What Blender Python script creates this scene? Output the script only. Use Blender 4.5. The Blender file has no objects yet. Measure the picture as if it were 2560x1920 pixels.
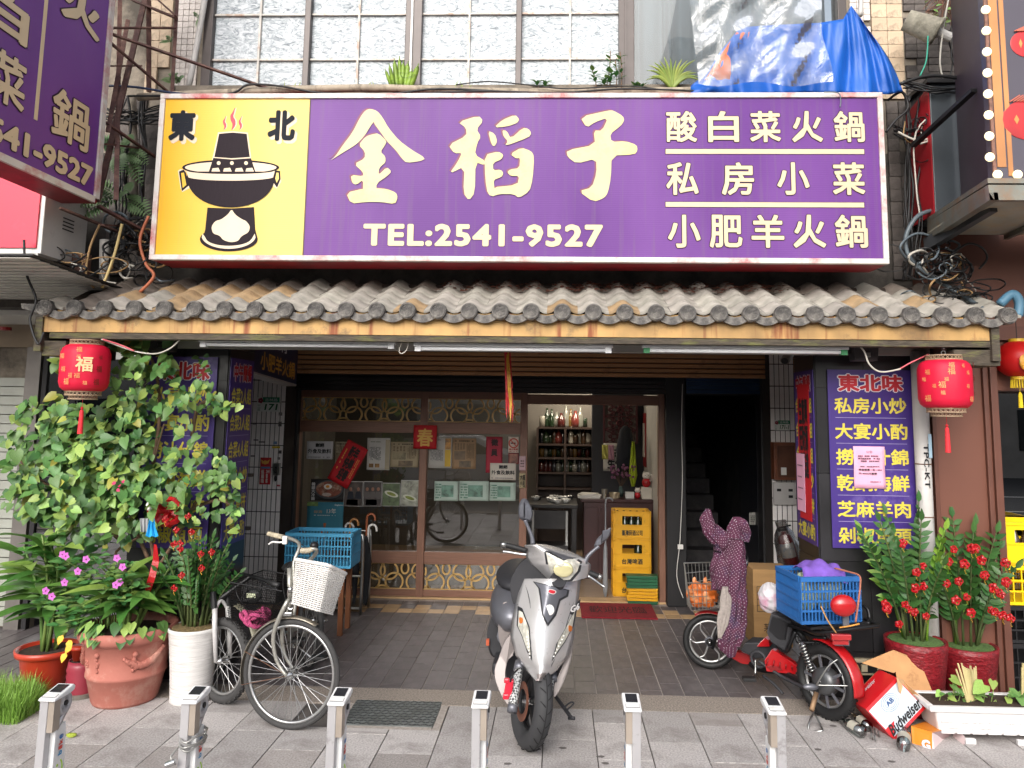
import bpy, math, random
from math import sin, cos, pi, radians as rad
from mathutils import Vector as V, Matrix
random.seed(11); RR = random.Random(5)
S = bpy.context.scene; COL = S.collection
# ---------------------------------------------------------------- camera
FPX, YAW, PIT, ROL, PCX, PCY, EYE = 1900.0, 0.03581, 0.11524, 0.013067, 1326.57, 810.5, 1.9
_f = V((-sin(YAW)*cos(PIT), cos(YAW)*cos(PIT), sin(PIT))); _r = V((cos(YAW), sin(YAW), 0)); _u = _r.cross(_f)
CX_ = cos(ROL)*_r + sin(ROL)*_u; CU_ = -sin(ROL)*_r + cos(ROL)*_u
cam = bpy.data.cameras.new('camera'); co = bpy.data.objects.new('camera', cam); COL.objects.link(co)
m3 = Matrix((CX_, CU_, -_f)).transposed()
co.matrix_world = Matrix.Translation((0, 0, EYE)) @ m3.to_4x4()
cam.sensor_width = 36; cam.lens = FPX/2560*36; cam.shift_x = -(PCX-1280)/2560; cam.shift_y = (PCY-960)/2560
cam.clip_end = 500; cam.clip_start = 0.05
S.camera = co
# ---------------------------------------------------------------- light
w = bpy.data.worlds.new('World'); S.world = w; w.use_nodes = True; nt = w.node_tree
bg = nt.nodes['Background']; sky = nt.nodes.new('ShaderNodeTexSky'); sky.sky_type = 'NISHITA'; sky.sun_disc = False
SUN_EL, SUN_AZ = rad(31), rad(194)
sky.sun_elevation = SUN_EL; sky.sun_rotation = SUN_AZ; sky.air_density = 1.0; sky.dust_density = 4.0; sky.ozone_density = 1.0
hs = nt.nodes.new('ShaderNodeHueSaturation'); hs.inputs['Saturation'].default_value = 0.32
nt.links.new(sky.outputs[0], hs.inputs['Color']); nt.links.new(hs.outputs[0], bg.inputs[0]); bg.inputs[1].default_value = 0.15
sl = bpy.data.lights.new('sun', 'SUN'); sl.energy = 0.7; sl.angle = rad(40); sl.color = (1, .96, .9)
so = bpy.data.objects.new('sun', sl); COL.objects.link(so)
sd = V((sin(SUN_AZ)*cos(SUN_EL), cos(SUN_AZ)*cos(SUN_EL), sin(SUN_EL)))
so.rotation_euler = sd.to_track_quat('Z', 'Y').to_euler(); so.location = (0, -6, 12)
S.view_settings.view_transform = 'Standard'; S.view_settings.look = 'None'; S.view_settings.gamma = 1
S.view_settings.exposure = 0.92
S.cycles.max_bounces = 8; S.cycles.transparent_max_bounces = 12; S.cycles.diffuse_bounces = 4
S.cycles.use_denoising = True; S.cycles.caustics_reflective = False; S.cycles.caustics_refractive = False; S.cycles.sample_clamp_indirect = 6
# ---------------------------------------------------------------- helpers
def ray(a, b): return _f*FPX + CX_*(a-PCX) - CU_*(b-PCY)
def A(a, b, Y): v = ray(a, b); return v*(Y/v.y) + V((0, 0, EYE))      # photo direction met at depth Y
def G(a, b, z=0.0): v = ray(a, b); return v*((z-EYE)/v.z) + V((0, 0, EYE))   # ... met at height z
_mats = {}
def srgb(c):
    if isinstance(c, str):
        c = tuple(int(c[i:i+2], 16)/255 for i in (0, 2, 4))
        return tuple(x/12.92 if x < .04045 else ((x+.055)/1.055)**2.4 for x in c)
    return c
def M(name, col, rough=.6, metal=0, var=.12, sc=6, bump=0, bsc=60, dirt=None, dsc=4, damt=.45, rnd=0, alpha=1, emit=0, coat=0, stretch=None, transl=0, spec=.5, hue=0):
    """procedural principled material: base colour + soft variation + stains (dirt) + relief + per-object change"""
    if name in _mats: return _mats[name]
    m = bpy.data.materials.new(name); m.use_nodes = True; n = m.node_tree.nodes; l = m.node_tree.links; _mats[name] = m
    p = n['Principled BSDF']; c = srgb(col)
    p.inputs['Roughness'].default_value = rough; p.inputs['Metallic'].default_value = metal; p.inputs['Specular IOR Level'].default_value = spec
    p.inputs['Coat Weight'].default_value = coat; p.inputs['Alpha'].default_value = alpha
    tc = n.new('ShaderNodeTexCoord'); mp = n.new('ShaderNodeMapping'); l.new(tc.outputs['Object'], mp.inputs[0])
    if stretch: mp.inputs['Scale'].default_value = stretch
    rgb = n.new('ShaderNodeRGB'); rgb.outputs[0].default_value = (*c, 1); out = rgb.outputs[0]
    if rnd or hue:
        oi = n.new('ShaderNodeObjectInfo'); h = n.new('ShaderNodeHueSaturation'); mr = n.new('ShaderNodeMapRange')
        mr.inputs[3].default_value = 1-rnd; mr.inputs[4].default_value = 1+rnd
        l.new(oi.outputs['Random'], mr.inputs[0]); l.new(mr.outputs[0], h.inputs['Value']); l.new(out, h.inputs['Color'])
        if hue:
            m2 = n.new('ShaderNodeMapRange'); m2.inputs[3].default_value = .5-hue; m2.inputs[4].default_value = .5+hue
            ml = n.new('ShaderNodeMath'); ml.operation = 'FRACT'; mm = n.new('ShaderNodeMath'); mm.operation = 'MULTIPLY'; mm.inputs[1].default_value = 7.31
            l.new(oi.outputs['Random'], mm.inputs[0]); l.new(mm.outputs[0], ml.inputs[0]); l.new(ml.outputs[0], m2.inputs[0]); l.new(m2.outputs[0], h.inputs['Hue'])
        out = h.outputs[0]
    if var:
        nz = n.new('ShaderNodeTexNoise'); nz.inputs['Scale'].default_value = sc; nz.inputs['Detail'].default_value = 6; l.new(mp.outputs[0], nz.inputs['Vector'])
        mr = n.new('ShaderNodeMapRange'); mr.inputs[1].default_value = .3; mr.inputs[2].default_value = .7; mr.inputs[3].default_value = 1-var; mr.inputs[4].default_value = 1+var
        h = n.new('ShaderNodeHueSaturation'); l.new(nz.outputs[0], mr.inputs[0]); l.new(mr.outputs[0], h.inputs['Value']); l.new(out, h.inputs['Color']); out = h.outputs[0]
    if dirt:
        nz = n.new('ShaderNodeTexNoise'); nz.inputs['Scale'].default_value = dsc; nz.inputs['Detail'].default_value = 9; nz.inputs['Roughness'].default_value = .7
        l.new(mp.outputs[0], nz.inputs['Vector'])
        cr = n.new('ShaderNodeMapRange'); cr.inputs[1].default_value = .62-damt*.35; cr.inputs[2].default_value = .72-damt*.1; cr.inputs[3].default_value = 0; cr.inputs[4].default_value = .9
        mx = n.new('ShaderNodeMix'); mx.data_type = 'RGBA'; l.new(nz.outputs[0], cr.inputs[0]); l.new(cr.outputs[0], mx.inputs['Factor']); l.new(out, mx.inputs['A'])
        mx.inputs['B'].default_value = (*srgb(dirt), 1); out = mx.outputs['Result']
    l.new(out, p.inputs['Base Color'])
    if bump:
        nz = n.new('ShaderNodeTexNoise'); nz.inputs['Scale'].default_value = bsc; nz.inputs['Detail'].default_value = 5; l.new(mp.outputs[0], nz.inputs['Vector'])
        b = n.new('ShaderNodeBump'); b.inputs['Strength'].default_value = bump; b.inputs['Distance'].default_value = .01; l.new(nz.outputs[0], b.inputs['Height']); l.new(b.outputs[0], p.inputs['Normal'])
    if emit: l.new(out, p.inputs['Emission Color']); p.inputs['Emission Strength'].default_value = emit
    if transl:
        o = n['Material Output']; tr = n.new('ShaderNodeBsdfTranslucent'); ms = n.new('ShaderNodeMixShader'); ms.inputs[0].default_value = transl
        l.new(out, tr.inputs[0]); l.new(p.outputs[0], ms.inputs[1]); l.new(tr.outputs[0], ms.inputs[2]); l.new(ms.outputs[0], o.inputs[0])
    m['p'] = 1
    return m
def tune(m):   # nodes, links, principled, colour output now plugged in
    n = m.node_tree.nodes; l = m.node_tree.links; p = n['Principled BSDF']; return n, l, p, p.inputs['Base Color'].links[0].from_socket
def glassmat(name, tint, refl=.12, rough=.0, alpha=.0):
    """thin pane: transparent with a mirror layer that follows the viewing angle"""
    m = bpy.data.materials.new(name); m.use_nodes = True; n = m.node_tree.nodes; l = m.node_tree.links; _mats[name] = m
    n.remove(n['Principled BSDF']); o = n['Material Output']; t = n.new('ShaderNodeBsdfTransparent'); t.inputs[0].default_value = (*srgb(tint), 1)
    g = n.new('ShaderNodeBsdfGlossy'); g.inputs['Roughness'].default_value = rough; g.inputs[0].default_value = (1, 1, 1, 1)
    lw = n.new('ShaderNodeLayerWeight'); lw.inputs[0].default_value = .3; mr = n.new('ShaderNodeMapRange'); mr.inputs[3].default_value = refl; mr.inputs[4].default_value = .9
    l.new(lw.outputs['Fresnel'], mr.inputs[0]); ms = n.new('ShaderNodeMixShader'); l.new(mr.outputs[0], ms.inputs[0]); l.new(t.outputs[0], ms.inputs[1]); l.new(g.outputs[0], ms.inputs[2]); l.new(ms.outputs[0], o.inputs[0])
    return m
class MB:
    def __init__(s): s.v = []; s.f = []; s.mi = []; s.T = Matrix(); s.k = 0
    def add(s, vs, fs):
        b = len(s.v); s.v += [s.T @ V(p) for p in vs]; s.f += [tuple(i+b for i in q) for q in fs]; s.mi += [s.k]*len(fs); return s
    def box(s, c, d, R=None, taper=1.0, tx=None):
        x, y, z = (q/2 for q in d); vs = []; txx = taper if tx is None else tx
        for sz in (-1, 1):
            k = taper if sz > 0 else 1; kx = txx if sz > 0 else 1
            for sx, sy in ((-1, -1), (1, -1), (1, 1), (-1, 1)): vs.append(V((sx*x*kx, sy*y*k, sz*z)))
        if R is not None: vs = [R @ p for p in vs]
        return s.add([p+V(c) for p in vs], [(3, 2, 1, 0), (4, 5, 6, 7), (0, 1, 5, 4), (1, 2, 6, 5), (2, 3, 7, 6), (3, 0, 4, 7)])
    def bb(s, a, b): a = V(a); b = V(b); return s.box((a+b)/2, [abs(q) for q in (b-a)])     # box between two corners
    def beam(s, p, q, w, h=None, up=(0, 0, 1)):
        p = V(p); q = V(q); d = q-p; L = d.length; z = d.normalized(); x = V(up).cross(z)
        if x.length < 1e-4: x = V((1, 0, 0)).cross(z)
        x.normalize(); y = z.cross(x); R = Matrix((x, y, z)).transposed(); return s.box((p+q)/2, (w, h or w, L), R)
    def tube(s, pts, r, n=8, closed=False, cap=True, sm=0):
        pts = [V(p) for p in pts]
        if sm and len(pts) > 2:
            q = []; N = len(pts); rs = []
            for i in range(N if closed else N-1):
                p0, p1, p2, p3 = (pts[(i+j) % N] if closed else pts[max(0, min(N-1, i+j))] for j in (-1, 0, 1, 2))
                for k in range(sm):
                    t = k/sm; q.append(.5*((2*p1)+(p2-p0)*t+(2*p0-5*p1+4*p2-p3)*t*t+(3*p1-p0-3*p2+p3)*t**3))
                    if isinstance(r, (list, tuple)): rs.append(r[i]*(1-t)+r[(i+1) % N]*t)
            if not closed:
                q.append(pts[-1])
                if rs: rs.append(r[-1])
            pts = q; r = rs or r
        N = len(pts); vs = []; fs = []; pn = None
        for i, p in enumerate(pts):
            a = pts[(i-1) % N] if (i or closed) else p; b = pts[(i+1) % N] if (i < N-1 or closed) else p
            t = (b-a); t = t.normalized() if t.length > 1e-9 else V((0, 0, 1))
            if pn is None: pn = t.cross(V((0, 0, 1)) if abs(t.z) < .9 else V((1, 0, 0))).normalized()
            pn = (pn-t*pn.dot(t)); pn = pn.normalized() if pn.length > 1e-6 else t.orthogonal().normalized(); bn = t.cross(pn)
            R = r[i] if isinstance(r, (list, tuple)) else r
            vs += [p+(pn*cos(2*pi*k/n)+bn*sin(2*pi*k/n))*R for k in range(n)]
        for i in range(N if closed else N-1):
            j = (i+1) % N; fs += [(i*n+k, i*n+(k+1) % n, j*n+(k+1) % n, j*n+k) for k in range(n)]
        if cap and not closed: fs += [tuple(range(n-1, -1, -1)), tuple((N-1)*n+k for k in range(n))]
        return s.add(vs, fs)
    def lathe(s, prof, c=(0, 0, 0), n=28, R=None, ax=1, ay=1, arc=1, cap=True):
        vs = []; fs = []; c = V(c)
        for r, z in prof:
            for k in range(n):
                p = V((r*cos(2*pi*k/n*arc)*ax, r*sin(2*pi*k/n*arc)*ay, z)); vs.append((R @ p if R else p)+c)
        for i in range(len(prof)-1):
            for k in range(n if arc == 1 else n-1): fs.append((i*n+k, i*n+(k+1) % n, (i+1)*n+(k+1) % n, (i+1)*n+k))
        if cap:
            if prof[0][0] > 1e-4: fs.append(tuple(range(n-1, -1, -1)))
            if prof[-1][0] > 1e-4: fs.append(tuple((len(prof)-1)*n+k for k in range(n)))
        return s.add(vs, fs)
    def poly(s, pts, off=None):
        """polygon; with off it is extruded by that vector"""
        pts = [V(p) for p in pts]; n = len(pts)
        if off is None: return s.add(pts, [tuple(range(n))])
        o = V(off); return s.add(pts+[p+o for p in pts], [tuple(range(n)), tuple(range(2*n-1, n-1, -1))]+[(i, i+n, (i+1) % n+n, (i+1) % n) for i in range(n)])
    def loft(s, rows, closed=False):
        n = len(rows[0]); fs = []
        for i in range(len(rows)-1):
            for k in range(n if closed else n-1): fs.append((i*n+k, i*n+(k+1) % n, (i+1)*n+(k+1) % n, (i+1)*n+k))
        return s.add([p for r in rows for p in r], fs)
    def torus(s, c, R, r, ax=(0, 1, 0), n=40, m=8, flat=1):
        a = V(ax).normalized(); x = a.orthogonal().normalized(); y = a.cross(x); vs = []; fs = []; c = V(c)
        for i in range(n):
            d = x*cos(2*pi*i/n)+y*sin(2*pi*i/n)
            for k in range(m): vs.append(c+d*(R+r*cos(2*pi*k/m))+a*(r*flat*sin(2*pi*k/m)))
        for i in range(n): fs += [(i*m+k, ((i+1) % n)*m+k, ((i+1) % n)*m+(k+1) % m, i*m+(k+1) % m) for k in range(m)]
        return s.add(vs, fs)
    def ell(s, c, r, n=14, m=10, R=None, rough=0, rg=None):
        c = V(c); vs = []; fs = []; r = (r, r, r) if not isinstance(r, (tuple, list)) else r
        for i in range(m+1):
            t = pi*i/m
            for k in range(n):
                q = 2*pi*k/n; j = 1+(rg or RR).uniform(-rough, rough) if rough else 1
                p = V((r[0]*sin(t)*cos(q)*j, r[1]*sin(t)*sin(q)*j, r[2]*cos(t)*j)); vs.append((R @ p if R else p)+c)
        for i in range(m): fs += [(i*n+k, (i+1)*n+k, (i+1)*n+(k+1) % n, i*n+(k+1) % n) for k in range(n)]
        return s.add(vs, fs)
    def mesh(s, name, mat, smooth=False):
        me = bpy.data.meshes.new(name); me.from_pydata([tuple(p) for p in s.v], [], s.f)
        for mm in (mat if isinstance(mat, (list, tuple)) else [mat]): me.materials.append(mm)
        if isinstance(mat, (list, tuple)): me.polygons.foreach_set('material_index', s.mi)
        if smooth: me.polygons.foreach_set('use_smooth', [True]*len(me.polygons))
        me.update(); return me
    def build(s, name, mat, parent=None, smooth=False, bev=0, auto=0, sub=0, solid=0):
        o = bpy.data.objects.new(name, s.mesh(name, mat, smooth)); COL.objects.link(o); fix(o, parent)
        if solid: d = o.modifiers.new('s', 'SOLIDIFY'); d.thickness = solid; d.offset = 0
        if sub: d = o.modifiers.new('u', 'SUBSURF'); d.levels = sub; d.render_levels = sub
        if bev: d = o.modifiers.new('b', 'BEVEL'); d.width = bev; d.segments = 2; d.limit_method = 'ANGLE'; d.angle_limit = rad(40)
        return o
def fix(o, parent):
    if parent is not None:
        o.parent = parent; q = parent; Mw = Matrix()
        chain = []
        while q is not None: chain.append(q); q = q.parent
        for q in reversed(chain): Mw = Mw @ q.matrix_parent_inverse @ q.matrix_basis if q.parent else q.matrix_basis.copy()
        o.matrix_parent_inverse = Mw.inverted()
    return o
def tag(o, label=None, cat=None, group=None, kind=None):
    if label: o['label'] = label
    if cat: o['category'] = cat
    if group: o['group'] = group
    if kind: o['kind'] = kind
    return o
def thing(name, loc, label, cat, group=None):
    o = bpy.data.objects.new(name, None); COL.objects.link(o); o.location = loc; o.empty_display_size = .1
    return tag(o, label, cat, group)
def inst(me, name, parent, mat4):
    o = bpy.data.objects.new(name, me); COL.objects.link(o); fix(o, parent); o.matrix_basis = mat4; return o
def stuff(o): o['kind'] = 'stuff'; return o
def rect(x0, y0, x1, y1, Y):      # upright rectangle on plane Y from a photo box: returns left, right, bottom, top
    a, b, c, d = A(x0, y0, Y), A(x1, y0, Y), A(x1, y1, Y), A(x0, y1, Y)
    return (a.x+d.x)/2, (b.x+c.x)/2, (c.z+d.z)/2, (a.z+b.z)/2
def _tmesh(s, off, res, space, lsp, align, flat=False):
    c = bpy.data.curves.new('t', 'FONT'); c.body = s; c.resolution_u = res; c.space_character = space; c.space_line = lsp; c.align_x = align; c.extrude = 0 if flat else .5
    o = bpy.data.objects.new('t', c); COL.objects.link(o); bpy.context.view_layer.update()
    me = bpy.data.meshes.new_from_object(o.evaluated_get(bpy.context.evaluated_depsgraph_get())); bpy.data.objects.remove(o); bpy.data.curves.remove(c)
    d = ([tuple(v.co) for v in me.vertices], [tuple(p.vertices) for p in me.polygons]); bpy.data.meshes.remove(me); return d
def text(s, mat, frame, parent=None, name='lettering', bold=.0, thick=.0015, outline=None, res=2, space=1, lsp=1, align='LEFT', shear=0, under=None):
    """lettering fitted to frame = (origin lower left, right vector, up vector); weight comes from shifted copies of the glyphs"""
    o0, r, u = frame; n = r.cross(u).normalized(); vs, fs = _tmesh(s, 0, res, space, lsp, align, True)
    if not vs: return None
    xs = [v[0] for v in vs]; ys = [v[1] for v in vs]; bo = bold
    x0, x1, y0, y1 = min(xs)-bo, max(xs)+bo, min(ys)-bo, max(ys)+bo
    def place(w_, nm, mt, lift):
        V_ = []; F_ = []; sh = [(0, 0)]
        if w_ > .004: k = 8 if w_ > .02 else 4; sh += [(w_*cos(2*pi*i/k+.4), w_*sin(2*pi*i/k+.4)) for i in range(k)]
        if w_ > .04: sh += [(w_*.5*cos(2*pi*i/5), w_*.5*sin(2*pi*i/5)) for i in range(5)]
        for i, (dx, dy) in enumerate(sh):
            b0 = len(V_)
            for v in vs:
                a = (v[0]+dx-x0)/(x1-x0); b = (v[1]+dy-y0)/(y1-y0); V_.append(tuple(o0+r*(a+shear*b)+u*b+n*(lift+.00008*i)))
            F_ += [tuple(q+b0 for q in f) for f in fs]
        me = bpy.data.meshes.new(nm); me.from_pydata(V_, [], F_); me.materials.append(mt); o = bpy.data.objects.new(nm, me); COL.objects.link(o); fix(o, parent); return o
    if outline: place(bold+outline[1], name+'_outline', outline[0], .001)
    return place(bold, name, mat, .001+(.0022 if outline else 0)+thick)
def ptext(s, box, Y, mat, parent=None, **k):
    l, r, b, t = rect(*box, Y); return text(s, mat, (V((l, Y, b)), V((r-l, 0, 0)), V((0, 0, t-b))), parent, **k)
def pbox(mb, x0, y0, x1, y1, Y, d):       # box whose front face fills a photo box at depth Y, d deep
    l, r, b, t = rect(x0, y0, x1, y1, Y); mb.bb((l, Y, b), (r, Y+d, t)); return mb
def cable(pts, r, mat, label, group=None, n=6, name='cable', sm=5):
    mb = MB().tube(pts, r, n, sm=sm); return tag(mb.build(name, mat, smooth=True), label, 'cable', group)
# ---------------------------------------------------------------- materials
m_slab = M('granite slab', 'a8a3a1', .75, var=.34, sc=95, dirt='7f7875', dsc=3.5, damt=.36, rnd=.15, bump=.25, bsc=220)
m_joint = M('dark joint', '55504d', .9, var=.2)
m_agg = M('washed aggregate', '8f857c', .85, var=.45, sc=90, bump=.6, bsc=150)
m_tile = M('slate floor tile', '5f595a', .42, var=.22, sc=7, rnd=.13, bump=.35, bsc=14, stretch=(2.5, 1, 1), dirt='6d6464', dsc=3, damt=.15)
m_tan = M('tan floor tile', 'b59670', .4, var=.15, sc=7, rnd=.1, bump=.2, bsc=14)
m_grout = M('pale grout', 'b0a8a2', .85, var=.2)
m_black = M('black stone', '1d1c1e', .35, var=.3, sc=5, dirt='2f2c2c', dsc=3)
m_blacktile = M('black wall tile', '232224', .3, var=.3, sc=4, rnd=.25)
m_asph = M('asphalt', (.06, .06, .063), .85, var=.3, sc=60, bump=.5, bsc=200)
m_white = M('white paint', 'dcdad6', .5, var=.06, dirt='a8a39c', dsc=3, damt=.2)
m_wood = M('dark laminate', '7d5948', .42, var=.28, sc=5, stretch=(1, 1, 60), bump=.15, bsc=20)
m_woodv = M('dark laminate upright', '7d5948', .42, var=.28, sc=5, stretch=(60, 1, 1), bump=.15, bsc=20)
m_brass = M('pale gold lattice', 'c6a062', .4, var=.1)
m_glass = glassmat('window glass', 'd0d2d1', .085)
m_dark = M('near black', '141316', .6, var=.3)
m_shut = M('brown shutter slat', 'b88a62', .5, var=.1, sc=2, rnd=.08, dirt='7f5d44', dsc=4, damt=.2)
m_rust = M('rusty red steel', '4e302c', .7, var=.3, sc=12, dirt='7a5a4d', dsc=9)
m_conc = M('dirty concrete', '8a8073', .9, var=.25, sc=4, dirt='3f3a34', dsc=2.2, damt=.5, bump=.5, bsc=25)
m_cream = M('cream wall tile', 'c2ab90', .6, var=.15, sc=5, dirt='4a413a', dsc=7, damt=.3, rnd=.12, bump=.2)
m_mos = M('white mosaic tile', 'd6cdc6', .4, var=.1, sc=9, dirt='8d7f74', dsc=8, damt=.2, rnd=.07)
m_moss = M('blackened wall tile', '5b5450', .8, var=.35, sc=9, dirt='2b2725', dsc=5, damt=.5, rnd=.3, bump=.7, bsc=30)
m_ptile = M('white strip tile', 'e6e2e0', .3, var=.06, sc=9, rnd=.05, dirt='9a908c', dsc=14, damt=.08)
m_brown = M('brown painted panel', '6d4436', .5, var=.07, sc=2, bump=.1, bsc=8)
m_steel = M('stainless steel', 'a9a9a6', .3, 1, var=.1)
m_blk = M('black rubber', '1a1a1b', .6, var=.15)
m_chrome = M('chrome', 'c9c9c9', .2, 1, var=.05)
# ---------------------------------------------------------------- ground
def sheet(name, x0, x1, y0, y1, z, th, mat):
    o = MB().bb((x0, y0, z-th), (x1, y1, z)).build(name, mat); o['kind'] = 'structure'; return o
YC, YT = 5.17, 5.45
sheet('road', -60, 60, -40, 1.2, -.13, .3, m_asph)
kerb = sheet('kerb', -60, 60, 1.2, 1.42, 0, .5, m_conc)
for yy, dash in ((-2.0, 0), (-5.4, 1), (-8.6, 0)):
    mb = MB()
    for k in range(-12, 12) if dash else [0]:
        if dash: mb.bb((k*5-1.2, yy, -.126), (k*5+1.2, yy+.12, -.122))
        else: mb.bb((-60, yy, -.126), (60, yy+.15, -.122))
    tag(mb.build('lane_marking', m_white), kind='structure')
side = sheet('sidewalk', -60, 60, 1.42, YC, -.012, .3, m_joint)
X0 = G(1359, 1810).x; SW, SL = .308, .5
me = MB().box((0, 0, -.02), (SW-.007, SL-.007, .04)).mesh('slab', m_slab); mo = MB().box((0, 0, -.02), (SW-.006, SL-.006, .04)).mesh('slab', M('slab shade', '9a9491', .75, var=.34, sc=95, dirt='857c78', dsc=3, rnd=.1, bump=.25, bsc=200))
ph = G(1300, 1801).y; ph2 = G(1180, 1842).y
PL = rect; plx = (G(893, 1750).x-.04, G(1100, 1755).x+.05, G(880, 1812).y-.04)
far = []
for i in range(-60, 60):
    p0 = ph if i % 2 == 0 else ph2
    for j in range(-9, 5):
        y = p0+(j+.5)*SL; x = X0-SW*(i+.5); y1 = min(y+SL/2, YC); y0 = y-SL/2
        if y1-y0 < .03 or y0 < 1.42: continue
        big = abs(x) < 4.6 and y > 3.1
        if x > plx[0]-.13 and x < plx[1]+.1 and y1 > plx[2]:
            y1 = plx[2]-.004
            if y1-y0 < .05: continue
        sc = (y1-y0)/SL; T = Matrix.Translation((x, (y0+y1)/2, RR.uniform(-.0025, .0015))) @ Matrix.Rotation(RR.uniform(-.003, .003), 4, 'X') @ Matrix.Diagonal((1, sc, 1, 1))
        if big: inst(me if RR.random() < .7 else mo, 'slab', side, T)
        else: far.append(T)
mb = MB()
for T in far: mb.T = T; mb.box((0, 0, -.02), (SW-.007, SL-.007, .04))
mb.T = Matrix(); stuff(fix(mb.build('distant_slab', m_slab), side))
strip = sheet('kerb_strip', -30, 30, YC+.003, YT-.003, 0, .2, m_agg)
floor = sheet('arcade_floor', -30, 30, YT, 8.0, -.008, .25, m_grout)
tw, tl = .15, .29; x00 = G(1057.7, 1620).x
t_me = MB().box((0, 0, -.02), (tw-.0085, tl-.0085, .04)).mesh('tile', m_tile); s_me = MB().box((0, 0, -.02), (tw-.0085, tw-.0085, .04)).mesh('tile', m_tile); n_me = MB().box((0, 0, -.02), (tw-.0085, tw-.0085, .04)).mesh('tile', m_tan); n2 = MB().box((0, 0, -.02), (tw-.0085, 2*tw-.0085, .04)).mesh('tile', m_tan)
cand = []
YB = 7.42
for i in range(-60, 60):
    x = x00+(i+.5)*tw; y = YT+.002-(tl*.5 if i % 2 else 0)-.06
    while y < YB-.01:
        a, b = max(y, YT), min(y+tl, YB)
        if b-a > .02: cand.append((t_me, x, (a+b)/2, (b-a)/tl))
        y += tl
    k = i % 8
    tanA, tanB = k in (1, 2, 3, 6), k in (2, 5, 6, 7)
    if k in (0, 4): cand.append((n2, x, YB+tw, 1))
    else: cand.append((n_me if tanB else s_me, x, YB+tw*.5, 1)); cand.append((n_me if tanA else s_me, x, YB+tw*1.5, 1))
    for q in (2.5,): cand.append((s_me, x, YB+tw*q, 1))
cand.sort(key=lambda c: (abs(c[1]+.1) > 2.3 and c[2] > 5.9, abs(c[1]) > 3.6, c[2]))
mb = MB(); mb2 = MB()
for n_, (m_, x, y, sc) in enumerate(cand):
    T = Matrix.Translation((x, y, RR.uniform(-.0012, .0008))) @ Matrix.Diagonal((1, sc, 1, 1))
    if n_ < 300 or (m_ in (n_me, n2) and abs(x) < 2.2): inst(m_, 'tile', floor, T)
    else:
        q = mb if m_ in (t_me, s_me) else mb2; q.T = T
        q.box((0, 0, -.02), (tw-.0085, (tl if m_ is t_me else tw if m_ is not n2 else 2*tw)-.006, .04))
for q, mm in ((mb, m_tile), (mb2, m_tan)): q.T = Matrix(); stuff(fix(q.build('floor_tiling', mm), floor))
# steel cover plate
l, r = G(893, 1750).x, G(1095, 1782).x; y0, y1 = G(880, 1812).y, G(980, 1752).y
t = thing('cover_plate', ((l+r)/2, (y0+y1)/2, 0), 'grey steel chequer plate set in the pavement in front of the tiled floor', 'metal plate')
m_plate = M('chequer steel', '8d9190', .5, .6, var=.2, sc=20, dirt='6a6a66', dsc=6)
MB().bb((l, y0, -.02), (r, y1, .002)).build('plate', m_plate, t)
mb = MB()
for i in range(22):
    for j in range(10):
        mb.box((l+(i+.5)*(r-l)/22, y0+(j+.5)*(y1-y0)/10, .0035), (.026, .006, .004), Matrix.Rotation(rad(38 if (i+j) % 2 else -38), 3, 'Z'))
stuff(mb.build('tread', M('chequer tread', '5b5f5f', .4, .7, var=.2), t))
mb = MB(); e = .05
for a, b in (((l-e, y0-e, 0), (l-.003, y1, 0)), ((r+.003, y0-e, 0), (r+e, y1, 0)), ((l, y0-e, 0), (r, y0-.003, 0))): mb.bb((a[0], a[1], -.03), (b[0], b[1], -.002))
mb.build('surround', M('cement', '9b938c', .9, var=.2, sc=40, bump=.3), t)
# red door mat
l, r = G(1452, 1530).x, G(1635, 1530).x; a, b = 7.36, 7.9
t = thing('door_mat', ((l+r)/2, 7.7, 0), 'dark red welcome mat with black characters before the open doorway', 'door mat')
MB().bb((l, a, .001), (r, b, .014)).build('mat', M('red mat', '7c1420', .95, var=.2, sc=30, bump=.5, bsc=300), t)
text('歡迎光臨', M('mat print', '2a0d10', .9), (V((l+.08, a+.16, .014)), V((r-l-.16, 0, 0)), V((0, .24, 0))), t, thick=.001)
# ---------------------------------------------------------------- opposite side of the street (seen mirrored in the glass)
t = thing('apartment_block', (0, -17, 0), 'grey apartment block across the street mirrored in the shop glass', 'building')
MB().bb((-40, -22, -.13), (40, -15, 4.6)).build('wall', M('grey render', '9a958f', .9, var=.2, sc=1), t)
wm = M('far window', '22262a', .2, var=.1); mw = MB().box((0, 0, 0), (2.2, .1, 1.4)).mesh('window', wm)
for i in range(-5, 6):
    for j in range(1): inst(mw, 'window', t, Matrix.Translation((i*3.4, -15.01, 1.5+j*3.1)))
# white car across the road
t = thing('parked_car', (-2.7, -3.6, -.13), 'white car on the road mirrored in the shop glass', 'car'); wp = M('car white', 'd8dada', .25, var=.02, coat=.6)
pr = [(-2.2, .35), (-2.15, .75), (-1.3, .92), (-.7, 1.38), (.7, 1.42), (1.5, .98), (2.1, .8), (2.2, .4)]
rows = [[V((-2.7+x, -3.6+s*(.85 if z < 1 else .68), z-.13)) for x, z in pr] for s in (-1, 1)]
mb = MB(); mb.loft(rows); mb.poly(rows[0]); mb.poly(rows[1][::-1]); mb.build('body', wp, t, bev=.04)
mb = MB(); mb.poly([V((-2.7+x, -3.6+.80, z-.13)) for x, z in ((-1.1, .97), (-.65, 1.3), (.62, 1.34), (1.25, 1.0))], (0, .06, 0)); mb.build('side_window', wm, t)
for x in (-1.35, 1.35): MB().lathe([(.0, -.1), (.31, -.1), (.31, .1), (0, .1)], (-2.7+x, -2.8, .18), 20, Matrix.Rotation(pi/2, 3, 'X')).build('wheel', m_blk, t)
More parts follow.
